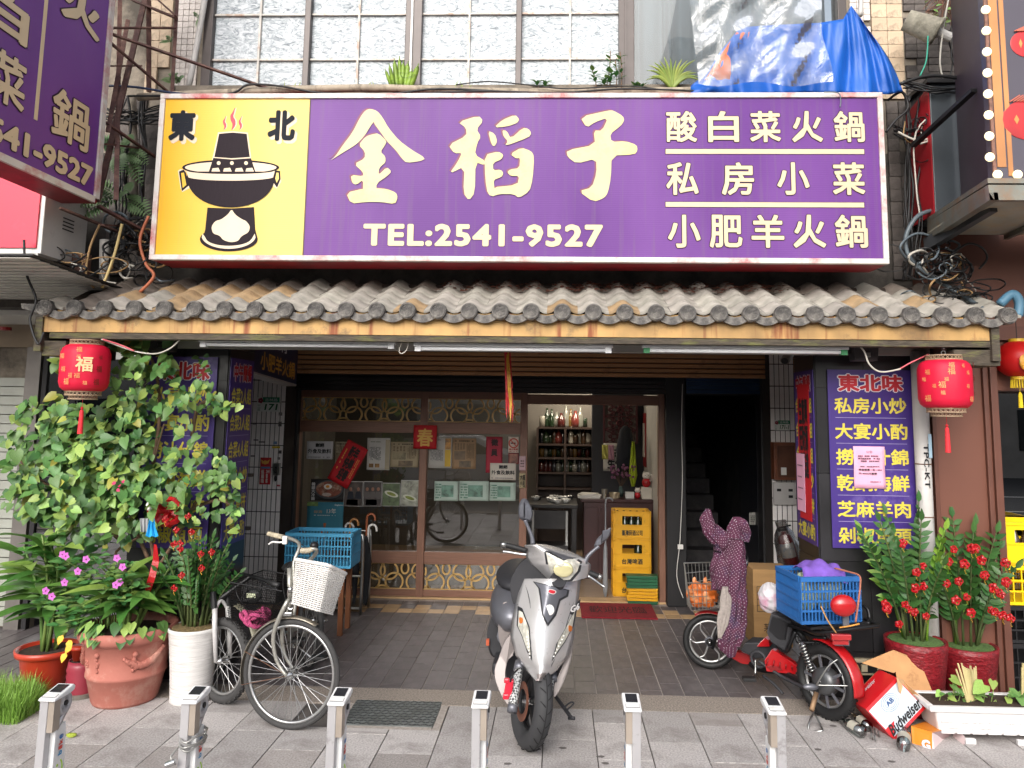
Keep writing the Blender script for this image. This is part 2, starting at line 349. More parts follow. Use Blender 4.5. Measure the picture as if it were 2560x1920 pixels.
# ---------------------------------------------------------------- the shophouse
YU = 5.6
bld = thing('shophouse', (0, 6.6, 0), 'weathered tiled shophouse with painted upper windows above the hot pot restaurant', 'building')
xl, xr = -6.5, 3.05
def wall(x0, x1, y0, y1, z0, z1, m=m_conc, n='wall', p=None): return MB().bb((x0, y0, z0), (x1, y1, z1)).build(n, m, p or bld)
wall(xl, xr, YU+.12, YU+.3, 2.66, 3.9, M('grimy wall', '4a4540', .9, var=.3, sc=4, dirt='23201d', dsc=3, damt=.5, bump=.5, bsc=25))                                        # band behind the sign
wl, wr, wb, _ = rect(513, 0, 2118, 222, YU)
wall(xl, wl, YU+.12, YU+.3, 3.9, 7); wall(wr, xr, YU+.12, YU+.3, 3.9, 7); wall(wl, wr, YU+.12, YU+.3, 3.9, wb); wall(wl, wr, YU+.12, YU+.3, 5.9, 7)
wall(wl, wr, YU+.9, YU+1.0, wb-.2, 6, M('room dark', '3a3d40', .9), 'back_wall')
wall(wl-.2, wr+.2, YU-.12, YU+.12, wb-.1, wb-.02, m_conc, 'ledge')
wall(xl, xr, YU+.3, 8.4, 2.62, 2.9, M('soffit white', 'd0ccc5', .8, var=.08, sc=2), 'arcade_ceiling')
wall(-2.9, 2.0, 7.9, 8.2, 2.1, 2.62, m_dark, 'lintel')
# wall tiles (separate pieces)
def tilegrid(x0, x1, z0, z1, tx, tz, Y, m, gap=.004, th=.02, par=None, skip=.0, name='tile', jit=.002, drop=0):
    nx, nz = max(1, round((x1-x0)/tx)), max(1, round((z1-z0)/tz)); tx, tz = (x1-x0)/nx, (z1-z0)/nz
    me = MB().box((0, 0, 0), (tx-gap, th, tz-gap)).mesh(name, m)
    for i in range(nx):
        for j in range(nz):
            if RR.random() < skip: continue
            inst(me, name, par or bld, Matrix.Translation((x0+(i+.5)*tx, Y-th/2+RR.uniform(-jit, jit), z0+(j+.5)*tz)))
def pxr(x0, y0, x1, y1, Y): return rect(x0, y0, x1, y1, Y)
YW = YU+.12
l, r, b, t_ = pxr(443, -30, 500, 232, YW); tilegrid(l, r, b, t_, .05, .05, YW-.001, m_mos)
l, r, b, t_ = pxr(372, -30, 430, 240, YW); tilegrid(l, r, b, t_, .1, .115, YW-.001, m_cream, skip=.06)
l, r, b, t_ = pxr(278, 240, 395, 690, YW); tilegrid(l, r, b, t_, .12, .12, YW-.001, m_moss, skip=.06, jit=.005)
l, r, b, t_ = pxr(2178, -20, 2256, 250, YW); tilegrid(l, r, b, t_, .112, .112, YW-.001, m_cream, skip=.04)
l, r, b, t_ = pxr(2125, -20, 2176, 250, YW); tilegrid(l, r, b, t_, .05, .05, YW-.001, m_mos, skip=.05)
l, r, b, t_ = pxr(2260, -20, 2400, 250, YW); tilegrid(l, r, b, t_, .08, .055, YW-.001, m_moss, skip=.05, jit=.006)
l, r, b, t_ = pxr(2222, 255, 2340, 700, YW); tilegrid(l, r, b, t_, .1, .1, YW-.001, m_moss, skip=.06, jit=.006)
# upper windows
m_pane = M('whitewashed glass', 'c9cfd3', .6, var=.12, sc=3)
n, k_, p, cs = tune(m_pane); 
tc = n.new('ShaderNodeTexCoord'); mp = n.new('ShaderNodeMapping'); mp.inputs['Rotation'].default_value = (0, .7, 0); mp.inputs['Scale'].default_value = (9, 1, 20); nz = n.new('ShaderNodeTexNoise'); nz.inputs['Detail'].default_value = 8; nz.inputs['Distortion'].default_value = 2.6; nz.inputs['Roughness'].default_value = .75; nz.inputs['Scale'].default_value = 1.1
oi = n.new('ShaderNodeObjectInfo'); vm = n.new('ShaderNodeVectorMath'); vm.operation = 'MULTIPLY_ADD'; vm.inputs[1].default_value = (1, 1, 1); k_.new(tc.outputs['Object'], vm.inputs[0]); sm_ = n.new('ShaderNodeMath'); sm_.operation = 'MULTIPLY'; sm_.inputs[1].default_value = 40; k_.new(oi.outputs['Random'], sm_.inputs[0]); k_.new(sm_.outputs[0], vm.inputs[2]); k_.new(vm.outputs[0], mp.inputs[0]); k_.new(mp.outputs[0], nz.inputs[0]); cr = n.new('ShaderNodeValToRGB'); k_.new(nz.outputs[0], cr.inputs[0])
cr.color_ramp.elements[0].position = .36; cr.color_ramp.elements[0].color = (.13, .15, .17, 1); cr.color_ramp.elements[1].position = .58; cr.color_ramp.elements[1].color = (.6, .63, .65, 1); q = cr.color_ramp.elements.new(.47); q.color = (.36, .4, .43, 1)
k_.new(cr.outputs[0], p.inputs['Base Color'])
m_mull = M('dark bronze mullion', '4a4341', .4, .3, var=.15); m_munt = M('flaking muntin', 'c9c4bc', .7, var=.2, dirt='a5714f', dsc=9, damt=.35)
def upright(x0, x1, x0b, x1b, ya, yb, Y, d):      # leaning uprights are plumb in the place
    l, r, b, t_ = pxr((x0+x0b)/2, ya, (x1+x1b)/2, yb, Y); return l, r, b, t_
top = 5.9
mul = [(513, 535), (764, 779), (1016, 1057), (1292, 1306), (1548, 1587), (2096, 2118)]
mx = []
for a, b2 in mul:
    l, r, b, _ = pxr(a-2, 0, b2-2, 222, YU); mx.append((l, r)); MB().bb((l, YU-.03, wb-.02), (r, YU+.1, top)).build('mullion', m_mull, bld, bev=.004)
    if r-l > .1: MB().bb((l+.045, YU-.045, wb-.02), (l+.06, YU-.03, top)).build('mullion_bead', m_white if a < 1100 else m_mull, bld)
zl = [A(900, 148, YU).z, A(900, 35, YU).z]; dz = zl[1]-zl[0]; zz = [wb-.02, zl[0], zl[1], zl[1]+dz, zl[1]+2*dz, top]
for i in range(4):
    a, c = mx[i][1], mx[i+1][0]; mid = (a+c)/2
    fr = MB().bb((a, YU+.0, wb-.02), (c, YU+.06, wb)).build('window', m_munt, bld)
    MB().bb((mid-.008, YU-.002, wb), (mid+.008, YU+.02, top)).build('muntin', m_munt, fr)
    for z in zz[1:-1]: MB().bb((a, YU, z-.007), (c, YU+.018, z+.007)).build('muntin', m_munt, fr)
    for x0, x1 in ((a, mid-.008), (mid+.008, c)):
        for z0, z1 in zip(zz, zz[1:]):
            MB().bb((x0, YU+.022, z0), (x1, YU+.03, z1)).build('pane', m_pane, fr)
a, c = mx[4][1], mx[5][0]
fr = MB().bb((a, YU, wb-.02), (c, YU+.06, wb)).build('window', m_mull, bld)
MB().bb((a, YU+.02, wb), (c, YU+.026, top)).build('pane', glassmat('clear pane', 'dde2e4', .01), fr)
# curtain behind it
rows = []
for z in (wb, top):
    rows.append([V((a+(c-a)*k/160, YU+.2+.05*sin(k*.55+sin(k*.21)*2), z)) for k in range(161)])
MB().loft(rows).build('curtain', M('pale blue curtain', '6f7b82', .9, var=.08), bld, smooth=True, solid=.002)
# ---------------------------------------------------------------- ground floor: pillars
def pillar(px0, px1, side_px, label, sgn):
    Y = 5.5; l, r, b, _ = rect(px0, 900, px1, 1500, Y); xs = l if sgn > 0 else r
    t = thing('pillar', ((l+r)/2, 5.8, 0), label, 'pillar')
    MB().bb((l+.01, Y+.01, 0), (r-.01, 5.97, 2.62)).build('core', m_black, t)
    nx = 1 if sgn > 0 else 2
    for z0, z1 in ((0, .3), (.3, .9), (.9, 1.5), (1.5, 2.1), (2.1, 2.34), (2.34, 2.62)):
        for i in range(2):
            w_ = (r-l)/2; MB().bb((l+i*w_+.002, Y, z0+.002), (l+(i+1)*w_-.002, Y+.012, z1-.002)).build('stone_panel', m_blacktile, t)
        MB().bb((xs-.006, Y+.012, z0+.002), (xs+.006, 5.96, z1-.002)).build('stone_panel', m_blacktile, t)
    return t, xs
pR, xR = pillar(2046, 2290, 0, 'black stone pillar behind the white drainpipe, right of the doorways', 1)
pL, xL = pillar(330, 554, 0, 'black stone pillar behind the leafy vine, left of the shop', -1)
def strippost(x0, x1, y1, label, Y=7.6):
    l, r, b, t_ = rect(x0, 945, x1, y1, Y)
    t = thing('tiled_post', ((l+r)/2, Y+.15, 0), label, 'wall'); MB().bb((l, Y, 0), (r, Y+.4, 2.62)).build('core', M('dark joint2', '2c2624', .9), t)
    nx = 8 if x1-x0 > 80 else 5
    tilegrid(l+.004, r-.004, .02, 2.62, (r-l)/nx, .222, Y+.004, m_ptile, gap=.009, th=.014, par=t, jit=.0008); return t, l, r
tpL = strippost(610, 706, 1450, 'narrow wall of upright white tiles left of the shop glazing')
tpR = strippost(1928, 1992, 1500, 'narrow wall of upright white tiles between the dark stairway and the right pillar')
# black reveals
for (a, b2, Y, lab) in ((700, 738, 7.9, 'black painted post left of the shop glazing'), (1666, 1716, 7.85, 'black post with a loose white wire right of the open doorway'), (1905, 1932, 7.85, 'thin black post beside the right white tiles')):
    l, r, b, t_ = rect(a, 950, b2, 1480, Y); t = MB().bb((l, Y, 0), (r, Y+.25, 2.3)).build('door_post', m_dark, bev=.01); tag(t, lab, 'post')
# shutters
l, r, b, t_ = rect(735, 872, 2003, 940, 7.72); sh = thing('shutter_box', ((l+r)/2, 7.72, b), 'brown slatted roller shutter housing over the shopfront', 'shutter')
N = 6
for i in range(N):
    h = (t_+.02-b)/N; y = 7.72
    MB().poly([(l, y, b+i*h), (l, y+.006, b+(i+1)*h-.016), (l, y+.03, b+(i+1)*h-.006), (l, y+.04, b+i*h)], (r-l, 0, 0)).build('slat', m_shut, sh)
MB().bb((l, 7.76, b), (r, 7.86, t_+.02)).build('backing', m_dark, sh)
l, r, b, t_ = rect(1716, 945, 1925, 985, 7.86); sh = thing('shutter', ((l+r)/2, 7.86, b), 'dark blue roller shutter rolled up above the stairway door', 'shutter'); mb_ = M('navy shutter', '1d3a5c', .4, .3, var=.15)
for i in range(4): h = (t_-b)/4; MB().bb((l, 7.86+.006*(i % 2), b+i*h+.002), (r, 7.9, b+(i+1)*h-.002)).build('slat', mb_, sh)
l, r, b, t_ = rect(738, 945, 1664, 978, 7.84); sh = thing('shutter', ((l+r)/2, 7.86, b), 'near black rolled shutter edge between the brown slats and the wooden frame', 'shutter')
for i in range(3): h = (t_-b)/3; MB().bb((l, 7.84+.01*i, b+i*h+.003), (r, 7.9, b+(i+1)*h-.003)).build('slat', M('black slat', '1f1a1c', .45, .2, var=.15), sh)
# ---------------------------------------------------------------- shopfront of laminate and glass
YF = 8.0
sf = thing('shopfront', (-.8, YF, 0), 'wood laminate shopfront with gold ring lattices and two big windows', 'shopfront')
def fx(a, b): return A((a), 1240, YF).x, A((b), 1240, YF).x
def fz(a): return A(1150, a, YF).z
x1, x2 = fx(727, 745); x3, x4 = fx(1047, 1065); x5, x6 = fx(1299, 1317); x7, x8 = fx(1646, 1664)
Z = dict(top=fz(979), t2=fz(997), l2=fz(1056), r2=fz(1084), g=fz(1380), s=fz(1410), lb=fz(1475))
for a, b in ((x1, x2), (x3, x4), (x5, x6), (x7, x8)): MB().bb((a, YF-.04, 0), (b, YF+.06, Z['top'])).build('stile', m_woodv, sf, bev=.004)
for a, b in ((x2, x3), (x4, x5)):
    for z0, z1 in ((Z['t2'], Z['top']), (Z['r2'], Z['l2']), (Z['s'], Z['g']), (0.02, Z['lb'])): MB().bb((a, YF-.03, z0), (b, YF+.05, z1)).build('rail', m_wood, sf, bev=.003)
    MB().poly([(a, YF, Z['g']), (b, YF, Z['g']), (b, YF, Z['r2']), (a, YF, Z['r2'])]).build('pane', m_glass, sf)
    for z0, z1 in ((Z['l2'], Z['t2']), (Z['lb'], Z['s'])):
        MB().bb((a, YF+.012, z0), (b, YF+.018, z1)).build('pane', m_glass, sf)
        h = z1-z0; zc = (z0+z1)/2; mb = MB(); Pd = h*1.78; R0 = h*.345; wd = h*.033
        def ring(cx, cz, rx, rz):
            N_ = 40; prev = None
            for i in range(N_):
                q = []
                for i2 in (i, i+1):
                    t2 = 2*pi*i2/N_
                    for dr in (-wd, wd): q.append((cx+(rx+dr)*cos(t2), cz+(rz+dr)*sin(t2)))
                if all(a < u < b and z0 < v < z1 for u, v in q):
                    P_ = [V((u, YF-.006, v)) for u, v in (q[0], q[1], q[3], q[2])]; mb.poly(P_, (0, .012, 0))
        k = a-Pd
        while k < b+Pd:
            for s_ in (-1, 1): ring(k+s_*R0*.74, zc+h*.19, R0, R0*.95); ring(k+Pd/2+s_*R0*1.22, zc-h*.22, R0, R0*.95)
            ring(k+Pd/2, zc+h*.3, R0*.42, R0*.6); ring(k, zc-h*.52, R0*.8, R0*.4)
            k += Pd
        for z in (z0+.004, z1-.004): mb.bb((a, YF-.006, z-.004), (b, YF+.006, z+.004))
        mb.build('ring_lattice', m_brass, sf)
MB().bb((x6, YF-.03, fz(1008)), (x7, YF+.05, Z['top']-.02)).build('door_head', m_wood, sf, bev=.003)
MB().bb((x1, YF-.06, 0), (x8, YF+.1, .018)).build('sill', m_tan, sf)
# ---------------------------------------------------------------- main sign
YS = 5.1
l, r, b, t_ = rect(389, 234, 2213, 655, YS); SD = .3
sg = thing('shop_sign', ((l+r)/2, YS+.15, b), 'long purple and yellow light box sign of the hot pot restaurant above the tiled canopy', 'sign')
m_frw = M('chipped white frame', 'ccc7c2', .5, var=.08, sc=4, dirt='a81c28', dsc=3.4, damt=.4); m_red = M('dark red sign body', '8a0f1e', .5, var=.2, sc=4, dirt='4d0a12', dsc=5)
def signpanel(name, c1, c2, rib=True, streak=.5):
    m = M(name, c1, .45, var=.05, sc=1.2, spec=.25); n, k, p, cs = tune(m)
    tc = n.new('ShaderNodeTexCoord'); mp = n.new('ShaderNodeMapping'); mp.inputs['Scale'].default_value = (1.1, 1, .45); nz = n.new('ShaderNodeTexNoise'); nz.inputs['Scale'].default_value = 1.2; nz.inputs['Detail'].default_value = 4
    k.new(tc.outputs['Object'], mp.inputs[0]); k.new(mp.outputs[0], nz.inputs[0]); mr = n.new('ShaderNodeMapRange'); mr.inputs[1].default_value = .35; mr.inputs[2].default_value = .65; k.new(nz.outputs[0], mr.inputs[0])
    mx = n.new('ShaderNodeMix'); mx.data_type = 'RGBA'; mx.inputs['B'].default_value = (*srgb(c2), 1); k.new(mr.outputs[0], mx.inputs['Factor']); k.new(cs, mx.inputs['A']); o = mx.outputs['Result']
    mp = n.new('ShaderNodeMapping'); mp.inputs['Scale'].default_value = (30, 30, 1.1); nz = n.new('ShaderNodeTexNoise'); nz.inputs['Scale'].default_value = 1; nz.inputs['Detail'].default_value = 7; k.new(tc.outputs['Object'], mp.inputs[0]); k.new(mp.outputs[0], nz.inputs[0])
    mr = n.new('ShaderNodeMapRange'); mr.inputs[1].default_value = .52; mr.inputs[2].default_value = .75; mr.inputs[4].default_value = streak*.5; k.new(nz.outputs[0], mr.inputs[0])
    m2 = n.new('ShaderNodeMix'); m2.data_type = 'RGBA'; m2.inputs['B'].default_value = (*srgb('6b6260'), 1); k.new(mr.outputs[0], m2.inputs['Factor']); k.new(o, m2.inputs['A']); o = m2.outputs['Result']
    k.new(o, p.inputs['Base Color'])
    if rib:
        wv = n.new('ShaderNodeTexWave'); wv.bands_direction = 'Z'; wv.inputs['Scale'].default_value = 24; k.new(tc.outputs['Object'], wv.inputs[0]); bp = n.new('ShaderNodeBump'); bp.inputs['Strength'].default_value = .1; bp.inputs['Distance'].default_value = .004; k.new(wv.outputs[1], bp.inputs['Height']); k.new(bp.outputs[0], p.inputs['Normal'])
    return m
m_pur = signpanel('purple sign face', '5a2a78', '6c3f88'); m_yel = signpanel('yellow sign face', 'dca510', 'e0ae18', streak=.25); n, k_, p, cs = tune(m_yel); tc = n.new('ShaderNodeTexCoord'); sp_ = n.new('ShaderNodeSeparateXYZ'); k_.new(tc.outputs['Object'], sp_.inputs[0]); mr = n.new('ShaderNodeMapRange'); mr.inputs[1].default_value = -2.85; mr.inputs[2].default_value = -2.0; mr.inputs[4].default_value = .85; k_.new(sp_.outputs[0], mr.inputs[0]); mx = n.new('ShaderNodeMix'); mx.data_type = 'RGBA'; mx.inputs['B'].default_value = (*srgb('dfc876'), 1); k_.new(mr.outputs[0], mx.inputs['Factor']); k_.new(cs, mx.inputs['A']); k_.new(mx.outputs['Result'], p.inputs['Base Color'])
fw = .036
MB().bb((l+.01, YS+.02, b+.0), (r-.01, YS+SD, t_-.004)).build('housing', m_red, sg)
for a, c in (((l, YS-.015, t_-fw), (r, YS+.03, t_)), ((l, YS-.015, b), (r, YS+.03, b+fw)), ((l, YS-.015, b+fw), (l+fw, YS+.03, t_-fw)), ((r-fw, YS-.015, b+fw), (r, YS+.03, t_-fw))):
    MB().bb(a, c).build('frame', m_frw, sg, bev=.004)
xm = A(769, 400, YS).x
MB().bb((l+fw, YS, b+fw), (xm, YS+.018, t_-fw)).build('yellow_panel', m_yel, sg); MB().bb((xm, YS, b+fw), (r-fw, YS+.018, t_-fw)).build('purple_panel', m_pur, sg)
MB().bb((xm-.004, YS-.003, b+fw), (xm+.004, YS, t_-fw)).build('seam', M('seam', '5a4a3a', .6), sg)
m_let = M('cream lettering', 'c9b698', .5, var=.05, sc=5, dirt='cdb58f', dsc=5, damt=.15); m_out = M('letter outline', '3d2a3c', .6, spec=.12); m_gold = M('gold cream lettering', 'c2b78e', .5, var=.08, sc=3, dirt='dccb74', dsc=2.5, damt=.35); m_mar = M('maroon letter shade', '6f2f4c', .5); m_ink = M('sign black', '261e24', .6, var=.1, sc=12, stretch=(12, 1, 1), spec=.12)
def chaikin(p, k=1, w=.22):
    for _ in range(k):
        q = []
        for i in range(len(p)):
            a, b_ = V(p[i]), V(p[(i+1) % len(p)]); q += [a*(1-w)+b_*w, a*w+b_*(1-w)]
        p = q
    return p
def crop(ox, oy, s): return lambda x, y: (ox+x/s, oy+y/s)
def shape(pts, cv, Y, mat, lift, name, parent, th=.0015, sm=1, off=(0, 0)):
    p = chaikin([V((x+off[0], y+off[1])) for x, y in pts], sm) if sm else pts
    q = [A(*cv(x, y), Y-lift) for x, y in p]
    return MB().poly(q, (0, -th, 0)).build(name, mat, parent)
c3 = crop(800, 220, 2.633); c2 = crop(380, 220, 3.16)
big = {'金': [[(62,482),(100,452),(150,378),(215,292),(265,192),(300,147),(330,137),(375,150),(395,178),(350,225),(290,320),(240,372),(160,420)],
 [(345,150),(375,150),(410,190),(450,262),(520,345),(600,405),(697,463),(660,482),(570,493),(540,465),(500,410),(440,350),(405,300),(350,225)],
 [(255,375),(300,320),(345,305),(385,298),(440,350),(428,378),(398,420),(430,450),(432,490),(390,525),(385,575),(440,520),(472,550),(440,582),(372,628),(372,680),(283,680),(285,602),(240,638),(212,625),(203,572),(285,582),(285,555),(225,500),(295,465),(297,420)],
 [(172,690),(290,662),(375,660),(440,665),(500,688),(512,718),(495,765),(400,750),(300,750),(205,762)]],
 '稻': [[(908,225),(1045,182),(1075,218),(1030,272),(1060,320),(1035,362),(1018,440),(1090,482),(1082,508),(1024,488),(1020,690),(980,742),(944,690),(952,515),(850,567),(905,490),(937,425),(885,432),(845,375),(965,315),(962,262)],
 [(1145,262),(1200,210),(1285,176),(1312,205),(1300,230),(1240,252)], [(1106,282),(1150,300),(1168,350),(1150,384),(1130,375)],
 [(1200,278),(1230,282),(1256,335),(1335,263),(1372,268),(1392,297),(1375,325),(1215,384),(1238,350),(1208,320)],
 [(1083,440),(1175,418),(1208,440),(1195,470),(1140,492),(1140,543),(1190,538),(1208,560),(1195,587),(1142,605),(1148,655),(1150,716),(1105,702),(1088,600)],
 [(1130,655),(1300,638),(1312,578),(1255,580),(1233,555),(1252,536),(1312,528),(1318,460),(1290,464),(1253,435),(1325,392),(1390,415),(1410,450),(1400,600),(1380,680),(1310,725),(1275,698),(1180,698),(1130,716)]],
 '子': [[(1713,190),(1900,148),(1930,148),(1995,185),(2003,215),(1980,250),(1910,302),(1918,355),(2010,350),(2085,375),(2090,412),(2070,438),(1920,445),(1915,590),(1895,690),(1870,725),(1800,750),(1703,680),(1790,655),(1820,560),(1818,465),(1690,498),(1630,455),(1623,410),(1812,375),(1802,280),(1857,282),(1897,195),(1810,225),(1755,262)]]}
for ch, strokes in big.items():
    for i, st in enumerate(strokes):
        shape(st, c3, YS, m_mar, .001+i*.0004, 'stroke_shade', sg, off=(-12, -7)); shape(st, c3, YS, m_gold, .004+i*.0005, 'stroke', sg)
OT = (m_out, .026)
ptext('TEL:2541-9527', (908, 560, 1508, 617), YS, m_let, sg, bold=.045, space=1.12, outline=(m_out, .012))
def cells(s, x0, x1, y0, y1, Y, mat, par, bold=.03, outline=OT, dy=0, fill=.97, name='lettering'):
    n = len(s); w_ = (y1-y0)*1.02
    for i, ch in enumerate(s):
        if ch == ' ': continue
        cx = x0+w_/2+(x1-x0-w_)*i/(n-1); ptext(ch, (cx-w_/2*fill, y0+dy*i, cx+w_/2*fill, y1+dy*i), Y, mat, par, bold=bold, outline=outline, name=name)
cells('酸白菜火鍋', 1664, 2162, 278, 356, YS, m_let, sg, bold=.024); cells('私房小菜', 1664, 2163, 406, 488, YS, m_let, sg, bold=.024); cells('小肥羊火鍋', 1668, 2170, 537, 620, YS, m_let, sg, bold=.024)
for y in (379, 512):
    l_, r_, b_, tt = rect(1664, y-6, 2160, y+6, YS); MB().bb((l_-.004, YS-.001, b_-.004), (r_+.004, YS, tt+.004)).build('underline_edge', m_out, sg); MB().bb((l_, YS-.003, b_), (r_, YS-.0012, tt)).build('underline', m_let, sg)
# emblem
W = M('emblem cream', 'd9c5aa', .5, var=.04)
def ell2(cx, cy, rx, ry, n=36, a0=0, a1=2*pi): return [(cx+rx*cos(a0+(a1-a0)*i/n), cy+ry*sin(a0+(a1-a0)*i/n)) for i in range(n if a1-a0 > 6.2 else n+1)]
e = lambda pts, m, L, nm='emblem', sm=0: shape(pts, c2, YS, m, .001+L*.0006, nm, sg, th=.0005, sm=sm)
e([(522,350),(640,342),(758,352),(785,560),(820,672),(440,672),(480,545)], W, 0); e([(530,362),(640,352),(748,362),(773,545),(630,555),(493,545)], m_ink, 1)
e(ell2(622,628,384,62), m_ink, 2); e(ell2(622,628,362,46), W, 3)
e([(485,552),(630,565),(782,555),(818,664),(448,664)], m_ink, 4)
for x in (527, 631, 743): e(ell2(x, 593, 15, 15, 14), W, 5)
for x in (470, 562, 655, 738): e([(x,660),(x+8,635),(x+55,630),(x+68,660)], W, 5)
e([(205,655),(225,640),(262,650),(300,790),(238,822),(226,790)], W, .1); e([(1010,655),(960,650),(940,760),(985,795),(1022,740)], W, .1)
e([(213,660),(250,645),(268,668),(290,772),(236,816)], m_ink, .6); e([(230,672),(252,668),(272,765),(243,790)], m_yel, 1.2)
e([(970,650),(1012,655),(1016,720),(988,788),(958,745)], m_ink, .6); e([(984,668),(1000,670),(1003,715),(985,750),(974,715)], m_yel, 1.2)
bowl = [(262,640)]+ell2(622,640,360,318,24,pi,0)[1:-1]+[(982,640)]
e([(262+20,660)]+[(622-352*cos(a*pi/24), 655+288*sin(a*pi/24)**.8) for a in range(1, 24)]+[(965,660)], m_ink, 6)
e([(268,650)]+[(622-350*cos(a*pi/24), 652+28*sin(a*pi/24)) for a in range(1, 24)]+[(972,650),(958,700)]+[(622+340*cos(a*pi/24), 700+32*sin(a*pi/24)) for a in range(1, 24)]+[(285,700)], W, 7)
e([(438,945),(630,952),(805,940),(815,1120),(835,1190),(400,1190),(420,1120)], m_ink, 5)
e(ell2(606,1195,228,95), m_ink, 5.5); e([(400,1150)]+[(606-215*cos(a*pi/20), 1165+105*sin(a*pi/20)) for a in range(1, 20)]+[(812,1150),(790,1190)]+[(606+180*cos(a*pi/20), 1185+62*sin(a*pi/20)) for a in range(1, 20)]+[(420,1180)], W, 6.5)
e([(630,955),(655,1000),(715,1040),(740,1048),(775,1090),(765,1140),(705,1170),(680,1210),(620,1220),(560,1200),(535,1165),(480,1150),(468,1095),(500,1050),(545,1040),(600,1000)], W, 7.5, sm=2)
for dx, s in ((0, 1), (-62, .62), (62, .62)):
    f = [(30,-80),(5,-30),(-12,-10),(-10,30),(8,60),(-5,115),(30,70),(30,30),(10,0),(20,-30)]
    for k, (mt, L) in enumerate(((W, 0), (M('flame red', 'c8203c', .5), 1))): e([(630+dx+(x+(6 if k == 0 else 0))*s*(1.15 if k == 0 else 1), (225+(40 if s < 1 else 0))+y*s*1.02) for x, y in f], mt, L, 'flame', 1)
for ch, x0, x1 in (('東', 423, 492), ('北', 670, 741)):
    ptext(ch, (x0+4, 279, x1+4, 361), YS, W, sg, bold=.07, thick=.001); 
    l_, r_, b_, tt = rect(x0, 276, x1-2, 353, YS); text(ch, M('character black', '1b1e26', .6, spec=.12), (V((l_, YS-.003, b_)), V((r_-l_, 0, 0)), V((0, 0, tt-b_))), sg, bold=.05)
# ---------------------------------------------------------------- left projecting sign (face square to the street wall)
YL = 5.0; xs = A(243, 500, YL).x
def ls(px, py, lift=0):   # point of the side sign's face under a photo position
    v = ray(px, py); k = (xs+lift)/v.x; return v*k+V((0, 0, EYE))
sb = thing('side_sign', (xs-.12, 4.5, 3.2), 'purple sign projecting towards the street at top left with cream characters', 'sign')
far_b = ls(243, 509); near_y = 3.75; slope_z = far_b.z
m_pur2 = signpanel('purple side sign', '5e2c80', '6e408e', rib=False, streak=.15)
zb, zt = far_b.z+.03, 6.4; yb = far_b.y
MB().bb((xs-.25, near_y, zb-.03), (xs-.004, yb, zt)).build('housing', m_red, sb)
MB().bb((xs-.004, near_y, zb+.01), (xs, yb-.05, zt)).build('panel', m_pur2, sb)
MB().bb((xs-.01, yb-.045, zb), (xs+.012, yb+.004, zt)).build('frame', m_frw, sb); MB().bb((xs-.01, near_y, zb-.035), (xs+.012, yb-.045, zb+.008)).build('frame', m_frw, sb)
def stext(s, tl, tr, bl, br, **k):   # photo corners on the side face
    a, b_, c, d = (ls(*q, .002) for q in (tl, tr, bl, br)); y0, y1 = (a.y+c.y)/2, (b_.y+d.y)/2; z0, z1 = (c.z+d.z)/2, (a.z+b_.z)/2
    text(s, m_let, (V((xs+.001, y0, z0)), V((0, y1-y0, 0)), V((0, 0, z1-z0))), sb, outline=OT, **k)
stext('鍋', (130,210), (225,262), (128,340), (222,384), bold=.022); stext('火', (155,-70), (250,25), (155,35), (250,115), bold=.04)
stext('菜', (-30,95), (64,165), (-30,245), (62,282), bold=.022); stext('白', (-35,-60), (72,20), (-35,60), (70,120), bold=.05)
stext('2541-9527', (-75,255), (232,420), (-75,330), (228,470), bold=.045)
a, b_ = ls(105, 0), ls(98, 305); MB().bb((xs, (a.y+b_.y)/2-.014, b_.z), (xs+.004, (a.y+b_.y)/2+.014, zt)).build('divider', m_let, sb)
# pink light box below it
l, r, b, t_ = rect(-60, 415, 106, 640, 4.95); pk = thing('light_box', ((l+r)/2, 5.2, b), 'pink faced light box with a white metal side under the purple side sign', 'sign')
m_pk = M('pink acrylic', 'e0304c', .3, var=.05, sc=2, dirt='d23a55', dsc=3, damt=.1); 
MB().bb((l-1, 4.97, b+.02), (r, 5.45, t_+.02)).build('housing', m_white, pk, bev=.006); MB().bb((l-1, 4.955, b+.06), (r-.03, 4.972, t_+.02)).build('face', m_pk, pk)
MB().bb((l-1, 4.94, b), (r+.003, 5.46, b+.02)).build('bottom_trim', M('grey metal trim', '8f8f8c', .4, .5), pk)
for k in range(4): z = A(140, 548+k*9, 5.2).z; MB().bb((r, 5.17, z), (r+.004, 5.29, z+.008)).build('vent', m_dark, pk)
# ---------------------------------------------------------------- rusty sign bracket
br = thing('sign_bracket', (-2.8, 5.3, 3.3), 'rust brown welded angle iron frame that braces the side sign', 'bracket')
for p, q, wd in (((278,85),(690,228),.035), ((268,100),(420,230),.025), ((362,0),(243,505),.04), ((330,0),(440,45),.04), ((300,0),(290,500),.03), ((265,70),(440,70),.03), ((372,0),(372,230),.035), ((443,0),(430,235),.025), ((270,165),(352,165),.025), ((395,0),(440,40),.03), ((245,515),(400,600),.045), ((150,520),(345,600),.04), ((262,305),(392,395),.03), ((265,360),(345,370),.025), ((255,562),(320,566),.03), ((320,50),(270,330),.03)):
    Ya = 5.05 if p[0] < 300 else 5.5; Yb_ = 5.05 if q[0] < 300 else 5.45
    MB().beam(A(*p, Ya), A(*q, Yb_), wd, .012 if wd < .03 else wd*.35).build('angle_iron', m_rust, br)
